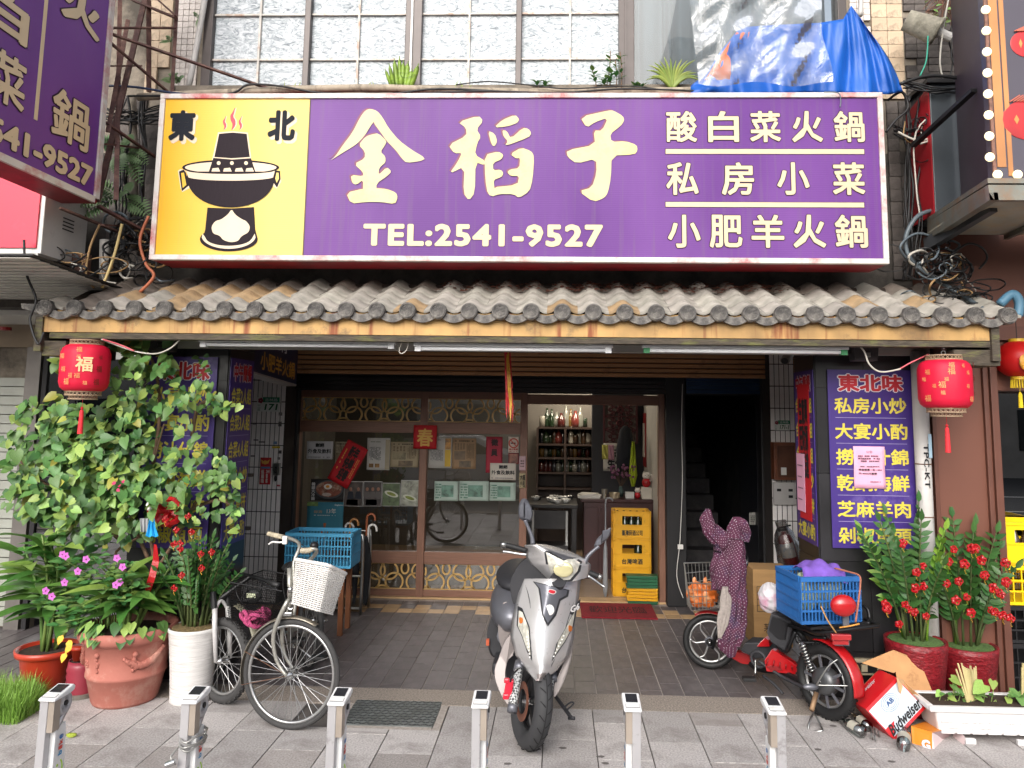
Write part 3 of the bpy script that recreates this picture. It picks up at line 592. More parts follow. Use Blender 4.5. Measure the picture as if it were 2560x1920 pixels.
# ---------------------------------------------------------------- tiled canopy
YE = 4.9; xa, xb = A(114, 762, YE).x, A(2520, 802, YE).x; ND = 31; p_ = (xb-xa)/ND; ze = (A(114, 762, YE).z+A(2520, 802, YE).z)/2
cn = thing('tiled_canopy', ((xa+xb)/2, 5.2, ze), 'canopy of weathered grey and ochre pantiles with round eave caps over the shopfront', 'canopy')
m_pan = M('weathered pantile', '8c877f', .8, var=.28, sc=9, dirt='4f4a48', dsc=3.2, damt=.32, rnd=.14, bump=.4, bsc=50, hue=.012)
m_pan2 = M('ochre pantile', '8f7758', .75, var=.28, sc=9, dirt='57453c', dsc=4, damt=.3, rnd=.14, bump=.4, bsc=50)
m_cap = M('grey eave cap', '524f4d', .7, var=.25, sc=20, dirt='8b867f', dsc=12, rnd=.1, bump=.3)
NR, y0, y1, z0, z1 = 4, YE+.03, 5.62, ze+.035, 2.87
def prof(u): c = .5+.5*cos(2*pi*u); return .047*(c**1.2)
L = math.hypot(y1-y0, z1-z0)/NR; ang = math.atan2(z1-z0, y1-y0)
rows = []; NU = 12
for (v, dz_) in ((0, .0), (0, .014), (L*1.06, .0)):
    rows.append([V(((k/NU-.5)*p_, v, prof(k/NU-.5)+dz_)) for k in range(NU+1)])
rows[0] = [V((q.x, q.y, q.z-.002)) for q in rows[1]]; rows[0] = [V((q.x, q.y, q.z-.016)) for q in rows[0]]
tm = [MB().loft(rows).mesh('roof_tile', mt, True) for mt in (m_pan, m_pan2, M('dark pantile', '6a6058', .8, var=.3, sc=9, dirt='38322f', dsc=3, rnd=.15, bump=.4))]
for i in range(ND+1):
    for j in range(NR):
        T = Matrix.Translation((xa+i*p_, y0+j*L*cos(ang), z0-.035+j*L*sin(ang)+RR.uniform(-.003, .003))) @ Matrix.Rotation(ang, 4, 'X') @ Matrix.Rotation(RR.uniform(-.012, .012), 4, 'Z')
        me_ = tm[2] if (j == 3 and RR.random() < .75) or (i < 3 and RR.random() < .5) else tm[1] if (i < 9 and j > 0 and RR.random() < .6) or RR.random() < .08 else tm[0]
        if i == 0 and j > 0: continue
        inst(me_, 'roof_tile', cn, T)
R90 = Matrix.Rotation(pi/2, 3, 'X')
mb = MB(); mb.lathe([(.048, -.075), (.055, -.07), (.055, -.008), (.052, 0), (0, .0)], (0, 0, 0), 24, R90, cap=False); mb.torus((0, -.003, 0), .044, .004, (0, 1, 0), 24, 5)
for k in range(6):
    a = k*pi/3+.5; mb.torus((.021*cos(a), -.001, .021*sin(a)), .012, .0022, (0, 1, 0), 12, 4, 1); mb.beam((0, -.001, 0), (.026*cos(a), -.001, .026*sin(a)), .004)
mb.ell((0, 0, 0), (.007, .004, .007), 8, 6)
cm = mb.mesh('eave_cap', m_cap, False)
mb = MB(); n_ = 10
top_ = [V((p_*k/n_, 0, .004-.042*sin(pi*k/n_))) for k in range(n_+1)]; bot_ = [q+V((0, 0, -.052)) for q in top_]; mb.poly(top_+bot_[::-1], (0, .03, 0)); pm_ = mb.mesh('eave_pan', m_cap)
for i in range(ND+1):
    inst(cm, 'eave_cap', cn, Matrix.Translation((xa+i*p_, YE-.02, ze+.006)) @ Matrix.Rotation(RR.uniform(-.05, .05), 4, 'Y'))
    if i < ND: inst(pm_, 'eave_pan', cn, Matrix.Translation((xa+i*p_, YE, ze+.02)))
mb = MB().poly([V((xa-.17, YE, ze+.035)), V((xa-.05, YE, ze+.03)), V((xa-.04, YE, ze-.03)), V((xa-.16, YE, ze+.0))], (0, .03, 0)); mb.build('eave_end', m_cap, cn)
m_fas = M('ochre fascia board', 'b8925a', .65, var=.22, sc=5, dirt='6f5a40', dsc=7, damt=.2); n, k_, p, cs = tune(m_fas)
tc = n.new('ShaderNodeTexCoord'); o = cs
for (sx, szz, lo, hi, c_, seedx) in ((13, 1.1, .55, .68, '7d3616', 0), (2.2, .8, .5, .8, '6b5236', 7)):
    mp = n.new('ShaderNodeMapping'); mp.inputs['Scale'].default_value = (sx, 1, szz); mp.inputs['Location'].default_value = (seedx, 0, seedx); nz = n.new('ShaderNodeTexNoise'); nz.inputs['Scale'].default_value = 1.3; nz.inputs['Detail'].default_value = 6; k_.new(tc.outputs['Object'], mp.inputs[0]); k_.new(mp.outputs[0], nz.inputs[0])
    mr = n.new('ShaderNodeMapRange'); mr.inputs[1].default_value = lo; mr.inputs[2].default_value = hi; mr.inputs[4].default_value = .9; k_.new(nz.outputs[0], mr.inputs[0]); mx = n.new('ShaderNodeMix'); mx.data_type = 'RGBA'; mx.inputs['B'].default_value = (*srgb(c_), 1)
    k_.new(mr.outputs[0], mx.inputs['Factor']); k_.new(o, mx.inputs['A']); o = mx.outputs['Result']
k_.new(o, p.inputs['Base Color'])
fl, fr_ = A(106, 800, YE+.04).x, A(2474, 830, YE+.04).x; zf0, zf1 = ze-.15, ze-.0
MB().bb((fl, YE+.045, zf0), (fr_, YE+.075, zf1)).build('fascia', m_fas, cn)
m_mossw = M('mossy timber', '4a4238', .85, var=.4, sc=14, stretch=(1, 1, 5), dirt='6d6f3a', dsc=5, damt=.3, bump=.6, bsc=30)
MB().bb((fl+.05, YE+.05, zf0-.042), (fr_+.02, YE+.16, zf0-.004)).build('eave_beam', m_mossw, cn)
for x in (fl-.04, fr_+.005): MB().bb((x, YE+.03, zf0-.13), (x+.05, 5.5, zf0+.1)).build('end_board', m_mossw, cn)
for x0, x1 in ((fl+.0, fl+.16), (fr_-.22, fr_+.07)):
    MB().bb((x0, YE+.06, zf0-.16), (x1, YE+.3, zf0-.058)).build('beam_end', m_mossw, cn, bev=.006)
for x in (fl+.08, fr_-.1): MB().bb((x-.05, YE+.3, zf0-.15), (x+.05, 5.6, zf0-.06)).build('rafter', M('dark timber', '33251e', .8, var=.3, sc=8), cn)
MB().bb((fl, 5.3, zf1-.02), (fr_, 5.32, zf1+.06)).build('batten', m_dark, cn)
MB().poly([(fl, YE+.08, zf1-.01), (fr_, YE+.08, zf1-.01), (fr_, 5.6, 2.84), (fl, 5.6, 2.84)], (0, 0, -.015)).build('underlay', M('dark timber2', '3a2d26', .9, var=.2), cn)
MB().bb((fl+.2, 5.42, zf0-.06), (fr_-.15, 5.52, zf0+.02)).build('rear_beam', M('white beam', 'a9a59d', .7, var=.15, sc=3), cn)
# leaf litter caught on the tiles
mb = MB(); q = random.Random(3)
for k in range(520):
    u = q.random(); x = A(1400+u*560 if k % 5 else 1100+u*300, 735, 5.5).x; y = q.uniform(5.36, 5.58); z = z0-.035+(y-y0)*math.tan(ang)+prof(((x-xa)/p_+.5) % 1-.5)*.6+.03; s_ = q.uniform(.008, .02); R = Matrix.Rotation(q.uniform(0, 6), 3, 'Z') @ Matrix.Rotation(q.uniform(-.8, .8), 3, 'X')
    mb.add([R @ V(v)+V((x, y, z)) for v in ((-s_*1.6, 0, 0), (0, -s_*.6, .004), (s_*1.6, 0, 0), (0, s_*.6, .004))], [(0, 1, 2, 3)])
o = mb.build('leaf_litter', M('dead leaves', '5a3326', .9, var=.4, sc=40)); stuff(o); tag(o, 'dead brown leaves caught in the tile troughs below the sign', 'leaf litter')
# ---------------------------------------------------------------- tube lights under the eave
m_lamp = M('lamp white', 'd9dadc', .4, var=.04); m_tubeg = M('tube glass', 'eef0f2', .25, var=.0)
for x0, x1, ya, yb_, lab in ((500, 990, 838, 848, 'left tube light fixture under the eave'), (1035, 1532, 847, 860, 'middle tube light fixture under the eave'), (1605, 2120, 850, 866, 'right tube light fixture with green ends under the eave')):
    a, b_ = A(x0, ya, 5.05), A(x1, yb_, 5.05); z = (a.z+b_.z)/2-.038; a.z = b_.z = z
    t = thing('tube_light', (a+b_)/2, 'white '+lab, 'lamp')
    MB().bb((a.x, 5.03, z), (b_.x, 5.09, z+.035)).build('housing', m_lamp, t, bev=.003)
    MB().tube([(a.x+.05, 5.05, z-.016), (b_.x-.05, 5.05, z-.016)], .013, 10).build('tube', m_tubeg, t, True)
    for x in (a.x+.03, b_.x-.03): MB().bb((x-.02, 5.035, z-.034), (x+.02, 5.075, z-.0)).build('socket', m_lamp if 'right' not in lab else M('green socket', '2f7a4c', .5), t)
    for x in (a.x+.3, b_.x-.3): MB().bb((x-.01, 5.05, z+.035), (x+.01, 5.07, zf0-.05)).build('hanger', m_steel, t)
# ---------------------------------------------------------------- lanterns
m_lan = M('pink red lantern cloth', 'e3173f', .55, var=.06, sc=3, transl=.25, bump=.15, bsc=300); m_rat = M('woven cane', 'a08970', .7, var=.2, sc=40); m_goldp = M('gold print', 'e39a62', .5); m_dkp = M('dark gold print', '7a2a1c', .6); m_tas = M('red tassel', 'd42a33', .7, var=.2, sc=60)
def lantern(px, top, bot, wpx, Y, label, mirror=1):
    c = A(px, (top+bot)/2, Y); zt_, zb_ = A(px, top, Y).z, A(px, bot, Y).z; k = wpx/1900*Y/2; H = zt_-zb_
    t = thing('lantern', (c.x, Y, zb_), label, 'lantern')
    prof_ = [(.62, 0), (.8, .03), (.93, .09), (1.0, .2), (1.0, .8), (.93, .91), (.8, .97), (.62, 1.0)]
    N_ = 8; rows = []
    for r_, v in prof_:
        row = []
        for s_ in range(N_*4):
            a = 2*pi*s_/(N_*4)+.12; f_ = 1-.035*abs(sin(N_*a/2+.0))**.3*0-.03*(1-abs(cos((a-.12)*N_/2))); row.append(V((c.x+k*r_*cos(a)*f_, Y+k*r_*sin(a)*f_, zb_+H*v)))
        rows.append(row)
    MB().loft(rows, True).build('shade', m_lan, t, smooth=True)
    for (r_, za, zb2) in ((.66, 1.0, 1.085), (.7, -.07, 0.01), (.56, -.15, -.07)):
        mb = MB()
        for zz_ in (za, zb2): mb.torus((c.x, Y, zb_+H*zz_), k*r_, .004, (0, 0, 1), 32, 6)
        n_ = 26
        for s_ in range(n_):
            for d in (-1, 1):
                a0, a1 = 2*pi*s_/n_, 2*pi*(s_+d)/n_; mb.beam((c.x+k*r_*cos(a0), Y+k*r_*sin(a0), zb_+H*za), (c.x+k*r_*cos(a1), Y+k*r_*sin(a1), zb_+H*zb2), .003)
        mb.build('cane_ring', m_rat, t)
    mb = MB(); zc = zb_+H*1.085
    for d in range(3): mb.torus((c.x, Y, zc+.02+d*.028), .013, .0028, (1, 0, 0) if d % 2 else (0, 1, 0), 14, 6)
    mb.tube([(c.x-k*.66, Y, zb_+H*1.085), (c.x, Y, zc+.01), (c.x+k*.66, Y, zb_+H*1.085)], .002, 5); mb.tube([(c.x, Y, zc+.07), (c.x, Y, zf0-.05)], .002, 5); mb.build('hanger', m_steel, t)
    mb = MB(); z_ = zb_-H*.15; mb.tube([(c.x, Y, z_+.02), (c.x, Y, z_-.09)], .0015, 5); mb.ell((c.x, Y, z_-.06), .009); mb.lathe([(.006, -.07), (.012, -.08), (.013, -.1), (.017, -.23)], (c.x, Y, z_), 12); mb.build('tassel', m_tas, t)
    q = random.Random(px)      # printed good fortune characters
    for i in range(N_):
        a = 2*pi*(i+.5)/N_+.12
        if sin(a) > .25: continue
        o_ = V((cos(a), sin(a), 0)); rt = V((-sin(a), cos(a), 0)); rr_ = k*.985
        for j in range(6):
            if q.random() < .35 and j != 2: continue
            s_ = q.choice((.026, .034, .042)) if not (mirror > 0 and abs(a-3*pi/2-.2) < .4 and j == 2) else .1
            u = q.uniform(-.5, .5)*(k*.6); z_ = zb_+H*(.14+j*.135); mt = m_goldp if sin(a) < -.35 else m_dkp
            if s_ == .1: u = 0; mt = M('gold print bright', 'e8bf90', .5)
            text('福', mt, (V((c.x, Y, z_))+o_*rr_+rt*(u-s_/2), rt*s_, V((0, 0, s_))), t, name='print', thick=.001, res=1, bold=.02 if s_ > .05 else 0)
    return c
lA = lantern(213, 862, 980, 116, 5.0, 'pink red lantern with gold characters under the left end of the eave', 1)
lB = lantern(2362, 900, 1022, 122, 5.0, 'pink red lantern with small characters under the right end of the eave', 0)
# ---------------------------------------------------------------- shop interior
def Xp(px, Y): return A(px, 1240, Y).x
def Zp(py, Y, px=1400): return A(px, py, Y).z
rm = thing('dining_room', (-.7, 9.5, 0), 'dim dining room seen through the open doorway and windows', 'room')
m_inw = M('room wall', '6f6a64', .8, var=.1, sc=2); m_flb = M('beige floor tile', 'a58f78', .25, var=.1, sc=2, rnd=.05)
xw = Xp(1640, 8.3)+.06
for n_, a, b in (('wall', (-3.2, 11.0, 0), (xw+.1, 11.1, 2.5)), ('wall', (-3.3, 8.1, 0), (-3.2, 11, 2.5)), ('ceiling', (-3.2, 8.1, 2.45), (xw+.1, 11, 2.5))): MB().bb(a, b).build(n_, m_inw, rm)
MB().bb((xw, 8.1, 0), (xw+.08, 11, 2.45)).build('side_wall', M('white room wall', 'bdb9b2', .7, var=.06), rm)
mt_ = MB().box((0, 0, 0), (.596, .596, .02)).mesh('floor_tile', m_flb)
MB().bb((-3.2, 8.06, -.03), (xw, 11, -.012)).build('floor_bed', m_dark, rm)
for i in range(7):
    for j in range(5): inst(mt_, 'floor_tile', rm, Matrix.Translation((xw-.3-i*.6, 8.36+j*.6, -.002)))
m_lit = M('lit lamp', 'fff2dd', .5, var=0, emit=6)
for k, (px, py, Y) in enumerate(((1477, 1030, 10.2), (1470, 1037, 10.4), (1378, 1034, 10.2), (1330, 1006, 9.2))):
    c = A(px, py, Y); pl_ = bpy.data.lights.new('lamp_light', 'POINT'); pl_.energy = 9; pl_.color = (1, .88, .7); pl_.shadow_soft_size = .08; po = bpy.data.objects.new('lamp_light', pl_); COL.objects.link(po); po.location = (c.x, Y, 2.3); t = thing('ceiling_light', (c.x, Y, 2.44), ['round warm ceiling lamp nearer the lattice screen', 'round ceiling lamp just below the warm one', 'round ceiling lamp above the bottle shelf', 'round ceiling lamp at the door head'][k], 'lamp')
    MB().lathe([(.05, 2.425), (.075, 2.43), (.075, 2.449), (0, 2.449)], (c.x, Y, 0), 20).build('ring', m_chrome, t); MB().lathe([(0, 2.42), (.05, 2.421), (.05, 2.43)], (c.x, Y, 0), 20).build('bulb', m_lit, t)
# bottle rack
Y = 10.6; a, b = Xp(1342, Y), Xp(1482, Y); rk = thing('bottle_rack', ((a+b)/2, Y, 0), 'dark rack with shelves of bottles and cans in the back room', 'shelf'); m_rk = M('dark oak', '3a2c26', .5, var=.2)
zs = [Zp(v, Y) for v in (1222, 1183, 1146, 1112, 1070)]
for z in zs: MB().bb((a, Y-.02, z-.012), (b, Y+.28, z+.012)).build('shelf', m_rk, rk)
for x in (a, (a+b)/2, b): MB().bb((x-.014, Y-.025, 0), (x+.014, Y+.28, zs[-1])).build('upright', m_rk, rk)
MB().bb((a, Y+.28, 0), (b, Y+.3, zs[-1])).build('back_board', m_rk, rk)
q = random.Random(9); cols = ['3d2a1a', '20301e', '77776f', '6a5228', '9a958a', '4a1c18', '2a2a30', '70302a']
bm = {}
def bottle(kind, c):
    if (kind, c) not in bm:
        p_ = [(.0, 0), (.036, 0), (.038, .02), (.038, .13), (.02, .17), (.013, .19), (.013, .235), (0, .235)] if kind == 0 else [(0, 0), (.034, 0), (.034, .12), (.03, .125), (0, .125)] if kind == 1 else [(0, 0), (.05, 0), (.055, .06), (.05, .12), (.02, .15), (.02, .19), (0, .19)]
        bm[(kind, c)] = MB().lathe(p_, (0, 0, 0), 14, cap=False).mesh('bottle', M('bottle '+c, c, .15, var=.1, spec=.8), True)
    return bm[(kind, c)]
names = ['second shelf from the bottom of the dark rack', 'third shelf of the dark rack', 'fourth shelf of the dark rack', 'top board of the dark rack']
for s_, z in enumerate([zs[1], zs[2], zs[3], zs[4]]):
    for i in range(12 if s_ < 3 else 10):
        x = a+.06+i*(b-a-.1)/(11.5 if s_ < 3 else 10); kd = q.choice((0, 0, 1, 2)) if s_ != 1 else 1; o = bpy.data.objects.new('bottle', bottle(kd, q.choice(cols))); COL.objects.link(o); o.location = (x, Y+.08+q.uniform(0, .08), z+.012); s2 = q.uniform(.85, 1.1) if s_ < 3 else q.uniform(1, 1.35); o.scale = (s2, s2, min(s2, 1.0) if s_ < 3 else s2)
        tag(o, 'bottle or can standing on the '+names[s_], 'bottle', 'bottles on the '+names[s_])
# counter, table
Y = 9.0; a, b = Xp(1452, Y), xw; ct = thing('counter', ((a+b)/2, 9.3, 0), 'dark wooden serving counter left of the yellow crates', 'counter'); zt_ = Zp(1246, Y)
m_ctr = M('dark cherry wood', '43292a', .35, var=.2, sc=4)
MB().bb((a+.04, Y+.03, 0), (b, Y+.5, zt_-.04)).build('body', m_ctr, ct); MB().bb((a, Y, zt_-.04), (b, Y+.55, zt_)).build('top', m_ctr, ct, bev=.008)
for k in range(4): x = a+.05+k*(b-a-.1)/4; MB().bb((x, Y+.018, .08), (x+(b-a-.1)/4-.03, Y+.03, zt_-.1)).build('panel', m_ctr, ct, bev=.004)
tb = thing('dining_table', (Xp(1380, 8.9), 9.0, 0), 'black dining table with stacked bowls just inside the doorway', 'table'); a, b = Xp(1316, 8.8), Xp(1445, 8.8); zt2 = Zp(1262, 8.8)
MB().bb((a, 8.8, zt2-.04), (b, 9.5, zt2)).build('tabletop', m_black, tb, bev=.005)
for x, y in ((a+.04, 8.85), (b-.04, 8.85), (a+.04, 9.45), (b-.04, 9.45)): MB().bb((x-.025, y-.025, 0), (x+.025, y+.025, zt2-.04)).build('leg', m_black, tb)
for i in range(14):
    x = q.uniform(a+.08, b-.08); y = q.uniform(8.88, 9.4); o = MB().lathe([(.02, 0), (.03, .004), (.055, .045), (.052, .045), (.028, .008), (0, .006)], (0, 0, 0), 16, cap=False).build('bowl', M('white china', 'c9c8c4', .2, var=.02) if i % 3 else M('dark china', '2f2f33', .2), smooth=True)
    o.location = (x, y, zt2+.001); tag(o, ('white' if i % 3 else 'dark')+' bowl on the black table inside the doorway', 'bowl', ('white' if i % 3 else 'dark')+' bowls on the table')
ch = thing('chair', (Xp(1350, 8.6), 8.6, 0), 'black chair with square steel frame in front of the dining table', 'chair'); cx = Xp(1375, 8.55)
MB().bb((cx-.2, 8.5, .42), (cx+.2, 8.78, .46)).build('seat', m_black, ch)
for x in (cx-.19, cx+.19):
    for y in (8.51, 8.76): MB().bb((x-.012, y-.012, 0), (x+.012, y+.012, .42 if y < 8.6 else .8)).build('leg', m_steel, ch)
MB().bb((cx-.19, 8.75, .6), (cx+.19, 8.77, .8)).build('backrest', m_black, ch)
# things on the counter
zc = zt_+.001
def on_counter(px, mb_fn, name, mat, lab, cat, Y=9.15): o = mb_fn(MB()).build(name, mat, smooth=False); o.location = (Xp(px, Y), Y, zc); tag(o, lab, cat); return o
on_counter(1472, lambda m: m.box((0, 0, .012), (.26, .18, .024)).box((.01, 0, .032), (.24, .17, .014), Matrix.Rotation(.2, 3, 'Z')).box((0, .01, .045), (.2, .15, .008), Matrix.Rotation(-.25, 3, 'Z')), 'papers', M('paper stack', 'cfccc5', .8), 'pile of white papers and menus on the counter', 'papers')
on_counter(1511, lambda m: m.lathe([(0, 0), (.03, 0), (.034, .1), (.03, .1), (.028, .01), (0, .01)], n=16, cap=False), 'cup', M('steel cup', '9a958c', .3, .7), 'small metal cup on the counter beside the papers', 'cup')
on_counter(1536, lambda m: m.lathe([(0, 0), (.06, 0), (.065, .06), (.06, .06), (.055, .01), (0, .01)], n=20, cap=False), 'tin', M('pale tin', 'b9ab90', .35, .5), 'round pale tin in the middle of the counter', 'tin')
on_counter(1574, lambda m: m.bb((-.05, -.04, 0), (.05, .04, .07)), 'box', M('white card box', 'd2d0cc', .6), 'small white box on the counter beside the tin', 'box')
on_counter(1616, lambda m: m.bb((-.06, -.05, 0), (.06, .05, .13)), 'box', M('ivory box', 'cfc8ba', .6), 'ivory box under the lucky cat figure', 'box')
def cat_fig(px, s_, z, lab):
    x = Xp(px, 9.15); t = thing('lucky_cat', (x, 9.15, z), lab, 'figurine'); w_ = M('cat white', 'd8d2c8', .3, var=.03); rd_ = M('cat red', 'b3202a', .35)
    MB().ell((x, 9.15, z+.045*s_), (.045*s_, .04*s_, .05*s_)).build('body', rd_, t, True)
    mb = MB(); mb.ell((x, 9.14, z+.115*s_), (.042*s_, .036*s_, .036*s_)); [mb.lathe([(.013*s_, 0), (0, .026*s_)], (x+d*.026*s_, 9.14, z+.138*s_), 8) for d in (-1, 1)]; mb.tube([(x+.04*s_, 9.13, z+.06*s_), (x+.055*s_, 9.12, z+.1*s_), (x+.045*s_, 9.115, z+.13*s_)], .012*s_, 6); mb.build('head', w_, t, True)
    mb = MB(); [mb.ell((x+d*.015*s_, 9.104, z+.12*s_), .004*s_, 6, 4) for d in (-1, 1)]; mb.ell((x, 9.102, z+.108*s_), .003*s_, 6, 4); mb.build('face', m_blk, t)
cat_fig(1616, 1.15, zc+.131, 'white and red beckoning cat figure on the ivory box'); cat_fig(1594, .8, zc, 'small red and gold figure left of the ivory box')
pl = thing('flower_vase', (Xp(1552, 9.3), 9.3, zc), 'vase of dried purple flowers on the counter', 'plant'); x = Xp(1552, 9.3)
MB().lathe([(0, 0), (.03, 0), (.035, .05), (.02, .1), (.024, .12)], (x, 9.3, zc), 16).build('vase', M('glass vase', '4a5a58', .1), pl, True)
mb = MB(); m2 = MB()
for k in range(34):
    a = q.uniform(0, 6.3); rr_ = q.uniform(.03, .17); e_ = V((x+rr_*cos(a), 9.3+rr_*sin(a)*.6, zc+.3+q.uniform(-.08, .08))); mb.tube([(x, 9.3, zc+.1), (x+rr_*.4*cos(a), 9.3, zc+.2), e_], .002, 4); m2.ell(e_, .016, 6, 4, rough=.3)
mb.build('stem', M('dry stem', '4a3a30', .8), pl); stuff(m2.build('blossom', M('dried purple', '7a4a68', .8, var=.3, sc=60), pl))
# lattice screen, calligraphy scroll, towel, cloths, wall scrolls
Y = 9.9; l, r, b, t_ = rect(1510, 1008, 1592, 1108, Y); ls_ = thing('lattice_screen', ((l+r)/2, Y, b), 'dark red carved lattice screen hanging in the back of the shop', 'screen'); m_lr = M('carved red wood', '4a1f24', .5, var=.2)
MB().bb((l-.15, Y+.06, 0), (r+.15, Y+.2, 2.45)).build('column', M('dark column', '26262c', .6), ls_)
MB().bb((l, Y+.02, b), (r, Y+.05, t_)).build('backing', M('pale backing', '77706c', .7), ls_)
mb = MB(); c_ = (l+r)/2; h = (t_-b)/3; w_ = r-l
for k in range(3):
    zc2 = b+(k+.5)*h; mb.torus((c_, Y, zc2), h*.22, .012, (0, 1, 0), 20, 6)
    for a in range(8): an = a*pi/4; mb.torus((c_+w_*.31*cos(an), Y, zc2+h*.36*sin(an)), h*.11, .01, (0, 1, 0), 12, 5)
    mb.bb((l, Y-.01, zc2-h/2-.008), (r, Y+.015, zc2-h/2+.008)); mb.beam((l, Y, zc2-h/2), (r, Y, zc2+h/2), .012); mb.beam((l, Y, zc2+h/2), (r, Y, zc2-h/2), .012)
for x in (l, r): mb.bb((x-.012, Y-.012, b), (x+.012, Y+.02, t_))
mb.build('carving', m_lr, ls_)
m_ink2 = M('ink', '17161a', .7)
def paper(px0, py0, px1, py1, Y, col, lab, cat='paper', name='poster', lines=(), sk=0, thick=.002, wav=.004, rough=.7, grp=None):
    """sheet fixed at depth Y; lines = (text, x0, y0, x1, y1 in fractions from top left, colour, weight)"""
    if sk: c = A((px0+px1)/2, (py0+py1)/2, Y); k = Y/1900; w_, h_ = (px1-px0)*k, (py1-py0)*k; R = Matrix.Rotation(rad(sk), 3, 'Y'); X_, Z_ = R @ V((1, 0, 0)), R @ V((0, 0, 1)); o0 = c-X_*w_/2-Z_*h_/2
    else: l, r, b, t_ = rect(px0, py0, px1, py1, Y); o0 = V((l, Y, b)); w_, h_ = r-l, t_-b; X_, Z_ = V((1, 0, 0)), V((0, 0, 1))
    t = thing(name, o0+X_*w_/2, lab, cat, grp); q2 = random.Random(int(px0*7+py0)); m = M('paper '+col, col, rough, var=.07, sc=6); nx, ny = 8, 8; ph_ = q2.uniform(0, 6)
    rows = [[o0+X_*(w_*i/nx)+Z_*(h_*j/ny)+V((0, -wav*(1+sin(i*1.3+j*.7+ph_)), 0)) for i in range(nx+1)] for j in range(ny+1)]
    o_ = MB().loft(rows).build('sheet', m, t, smooth=True, solid=thick)
    for L in lines:
        s, x0, y0, x1, y1, c2_, bd = L; fm = (o0+X_*(w_*x0)+Z_*(h_*(1-y1))+V((0, -wav*2-.002, 0)), X_*(w_*(x1-x0)), Z_*(h_*(y1-y0)))
        if isinstance(s, str) and s and s[0] not in '#~': text(s, M('print '+c2_, c2_, .7), fm, t, name='print', bold=bd, res=1, thick=.0005)
        elif s.startswith('~'):      # block of small unreadable print: short dashes
            mb = MB(); nl = int(s[1:]); vert = bd; 
            for i in range(nl):
                u = 0
                while u < 1:
                    d_ = q2.uniform(.03, .12)
                    if u+d_ > 1: break
                    if q2.random() < .85:
                        f0, f1 = ((i+.2)/nl, (i+.75)/nl)
                        if vert: mb.poly([fm[0]+fm[1]*f0+fm[2]*(1-u), fm[0]+fm[1]*f1+fm[2]*(1-u), fm[0]+fm[1]*f1+fm[2]*(1-u-d_*.8), fm[0]+fm[1]*f0+fm[2]*(1-u-d_*.8)])
                        else: mb.poly([fm[0]+fm[1]*u+fm[2]*f0, fm[0]+fm[1]*(u+d_*.85)+fm[2]*f0, fm[0]+fm[1]*(u+d_*.85)+fm[2]*f1, fm[0]+fm[1]*u+fm[2]*f1])
                    u += d_
            if mb.v: mb.build('print', M('print '+c2_, c2_, .7), t)
        else:      # '#': solid or noisy picture block
            mk = M('picture '+c2_, c2_, .5, var=.45 if bd else .1, sc=14 if bd else 5, dirt=('e0dccf' if bd == 2 else '2a2622') if bd else None, dsc=16, damt=.3); MB().poly([fm[0]+V((0, .0004, 0)), fm[0]+fm[1]+V((0, .0004, 0)), fm[0]+fm[1]+fm[2]+V((0, .0004, 0)), fm[0]+fm[2]+V((0, .0004, 0))]).build('picture', mk, t)
    return t
paper(1508, 1108, 1560, 1178, 9.75, 'b9b6ae', 'white calligraphy scroll with black brush characters hanging in the back of the shop', 'scroll', 'scroll', (('子', .45, .22, .85, .48, '17161a', .05), ('生气', .2, .55, .95, .92, '17161a', .05)))
paper(1505, 1112, 1520, 1148, 9.7, 'b9b45a', 'yellow cloth pegged over the calligraphy scroll', 'cloth', 'cloth', wav=.01); paper(1521, 1112, 1535, 1150, 9.7, 'b98a9a', 'pink cloth pegged beside the yellow cloth', 'cloth', 'cloth', wav=.01)
rows = []; Y = 9.3
for j in range(13):
    f = j/12; wd = .03+.09*f if f < .75 else .1-.25*(f-.75); c = A(1583, 1104+112*f, Y); rows.append([c+V((wd*(k/8-.5), .02*sin(k*1.6+j*.2), 0)) for k in range(9)])
tag(MB().loft(rows).build('towel', M('lime towel', 'a3b52c', .9, var=.12, sc=20), smooth=True, solid=.004), 'lime green towel hanging from a hook by the white wall', 'towel')
tag(MB().lathe([(0, 0), (.15, .02), (.17, .3), (.1, .55), (.03, .6)], (Xp(1566, 9.4), 9.5, 1.15), 14, ax=.7, ay=.5).build('jacket', M('navy jacket', '1d2028', .9), smooth=True), 'dark jacket hanging beside the lime towel', 'jacket')
t = thing('wall_scroll', (xw-.01, 9.6, 1.3), 'red and white vertical scroll on the white side wall', 'scroll')
def sx(px): return xw/((px-1392)/1900)     # depth at which the side wall is met
for (pa, pb, z0_, z1_, m_) in ((1601, 1613, 1030, 1165, M('scroll red', '8f2024', .6)), (1605, 1611, 1055, 1140, M('scroll white', 'cfc9c0', .6))):
    ya, yb2 = sx(pb)*1.0, sx(pa)*1.0; lift = .01 if 'red' in m_.name else .016; MB().bb((xw-lift, ya, Zp(z1_, ya)), (xw-.001, yb2, Zp(z0_, yb2))).build('sheet', m_, t)
t = thing('wall_poster', (xw-.01, 8.7, 1.2), 'tall pale poster with red figures on the side wall near the door', 'poster')
ya, yb2 = 8.25, 8.6; MB().bb((xw-.012, ya, .95), (xw-.001, yb2, 2.02)).build('sheet', M('poster cream', 'c9bfb0', .6), t); MB().poly([(xw-.013, ya+.05, 1.0), (xw-.013, yb2-.05, 1.0), (xw-.013, yb2-.12, 1.5), (xw-.013, (ya+yb2)/2, 1.8), (xw-.013, ya+.12, 1.5)][::-1]).build('figure', M('poster red', 'a3564a', .6, var=.4, sc=12), t)
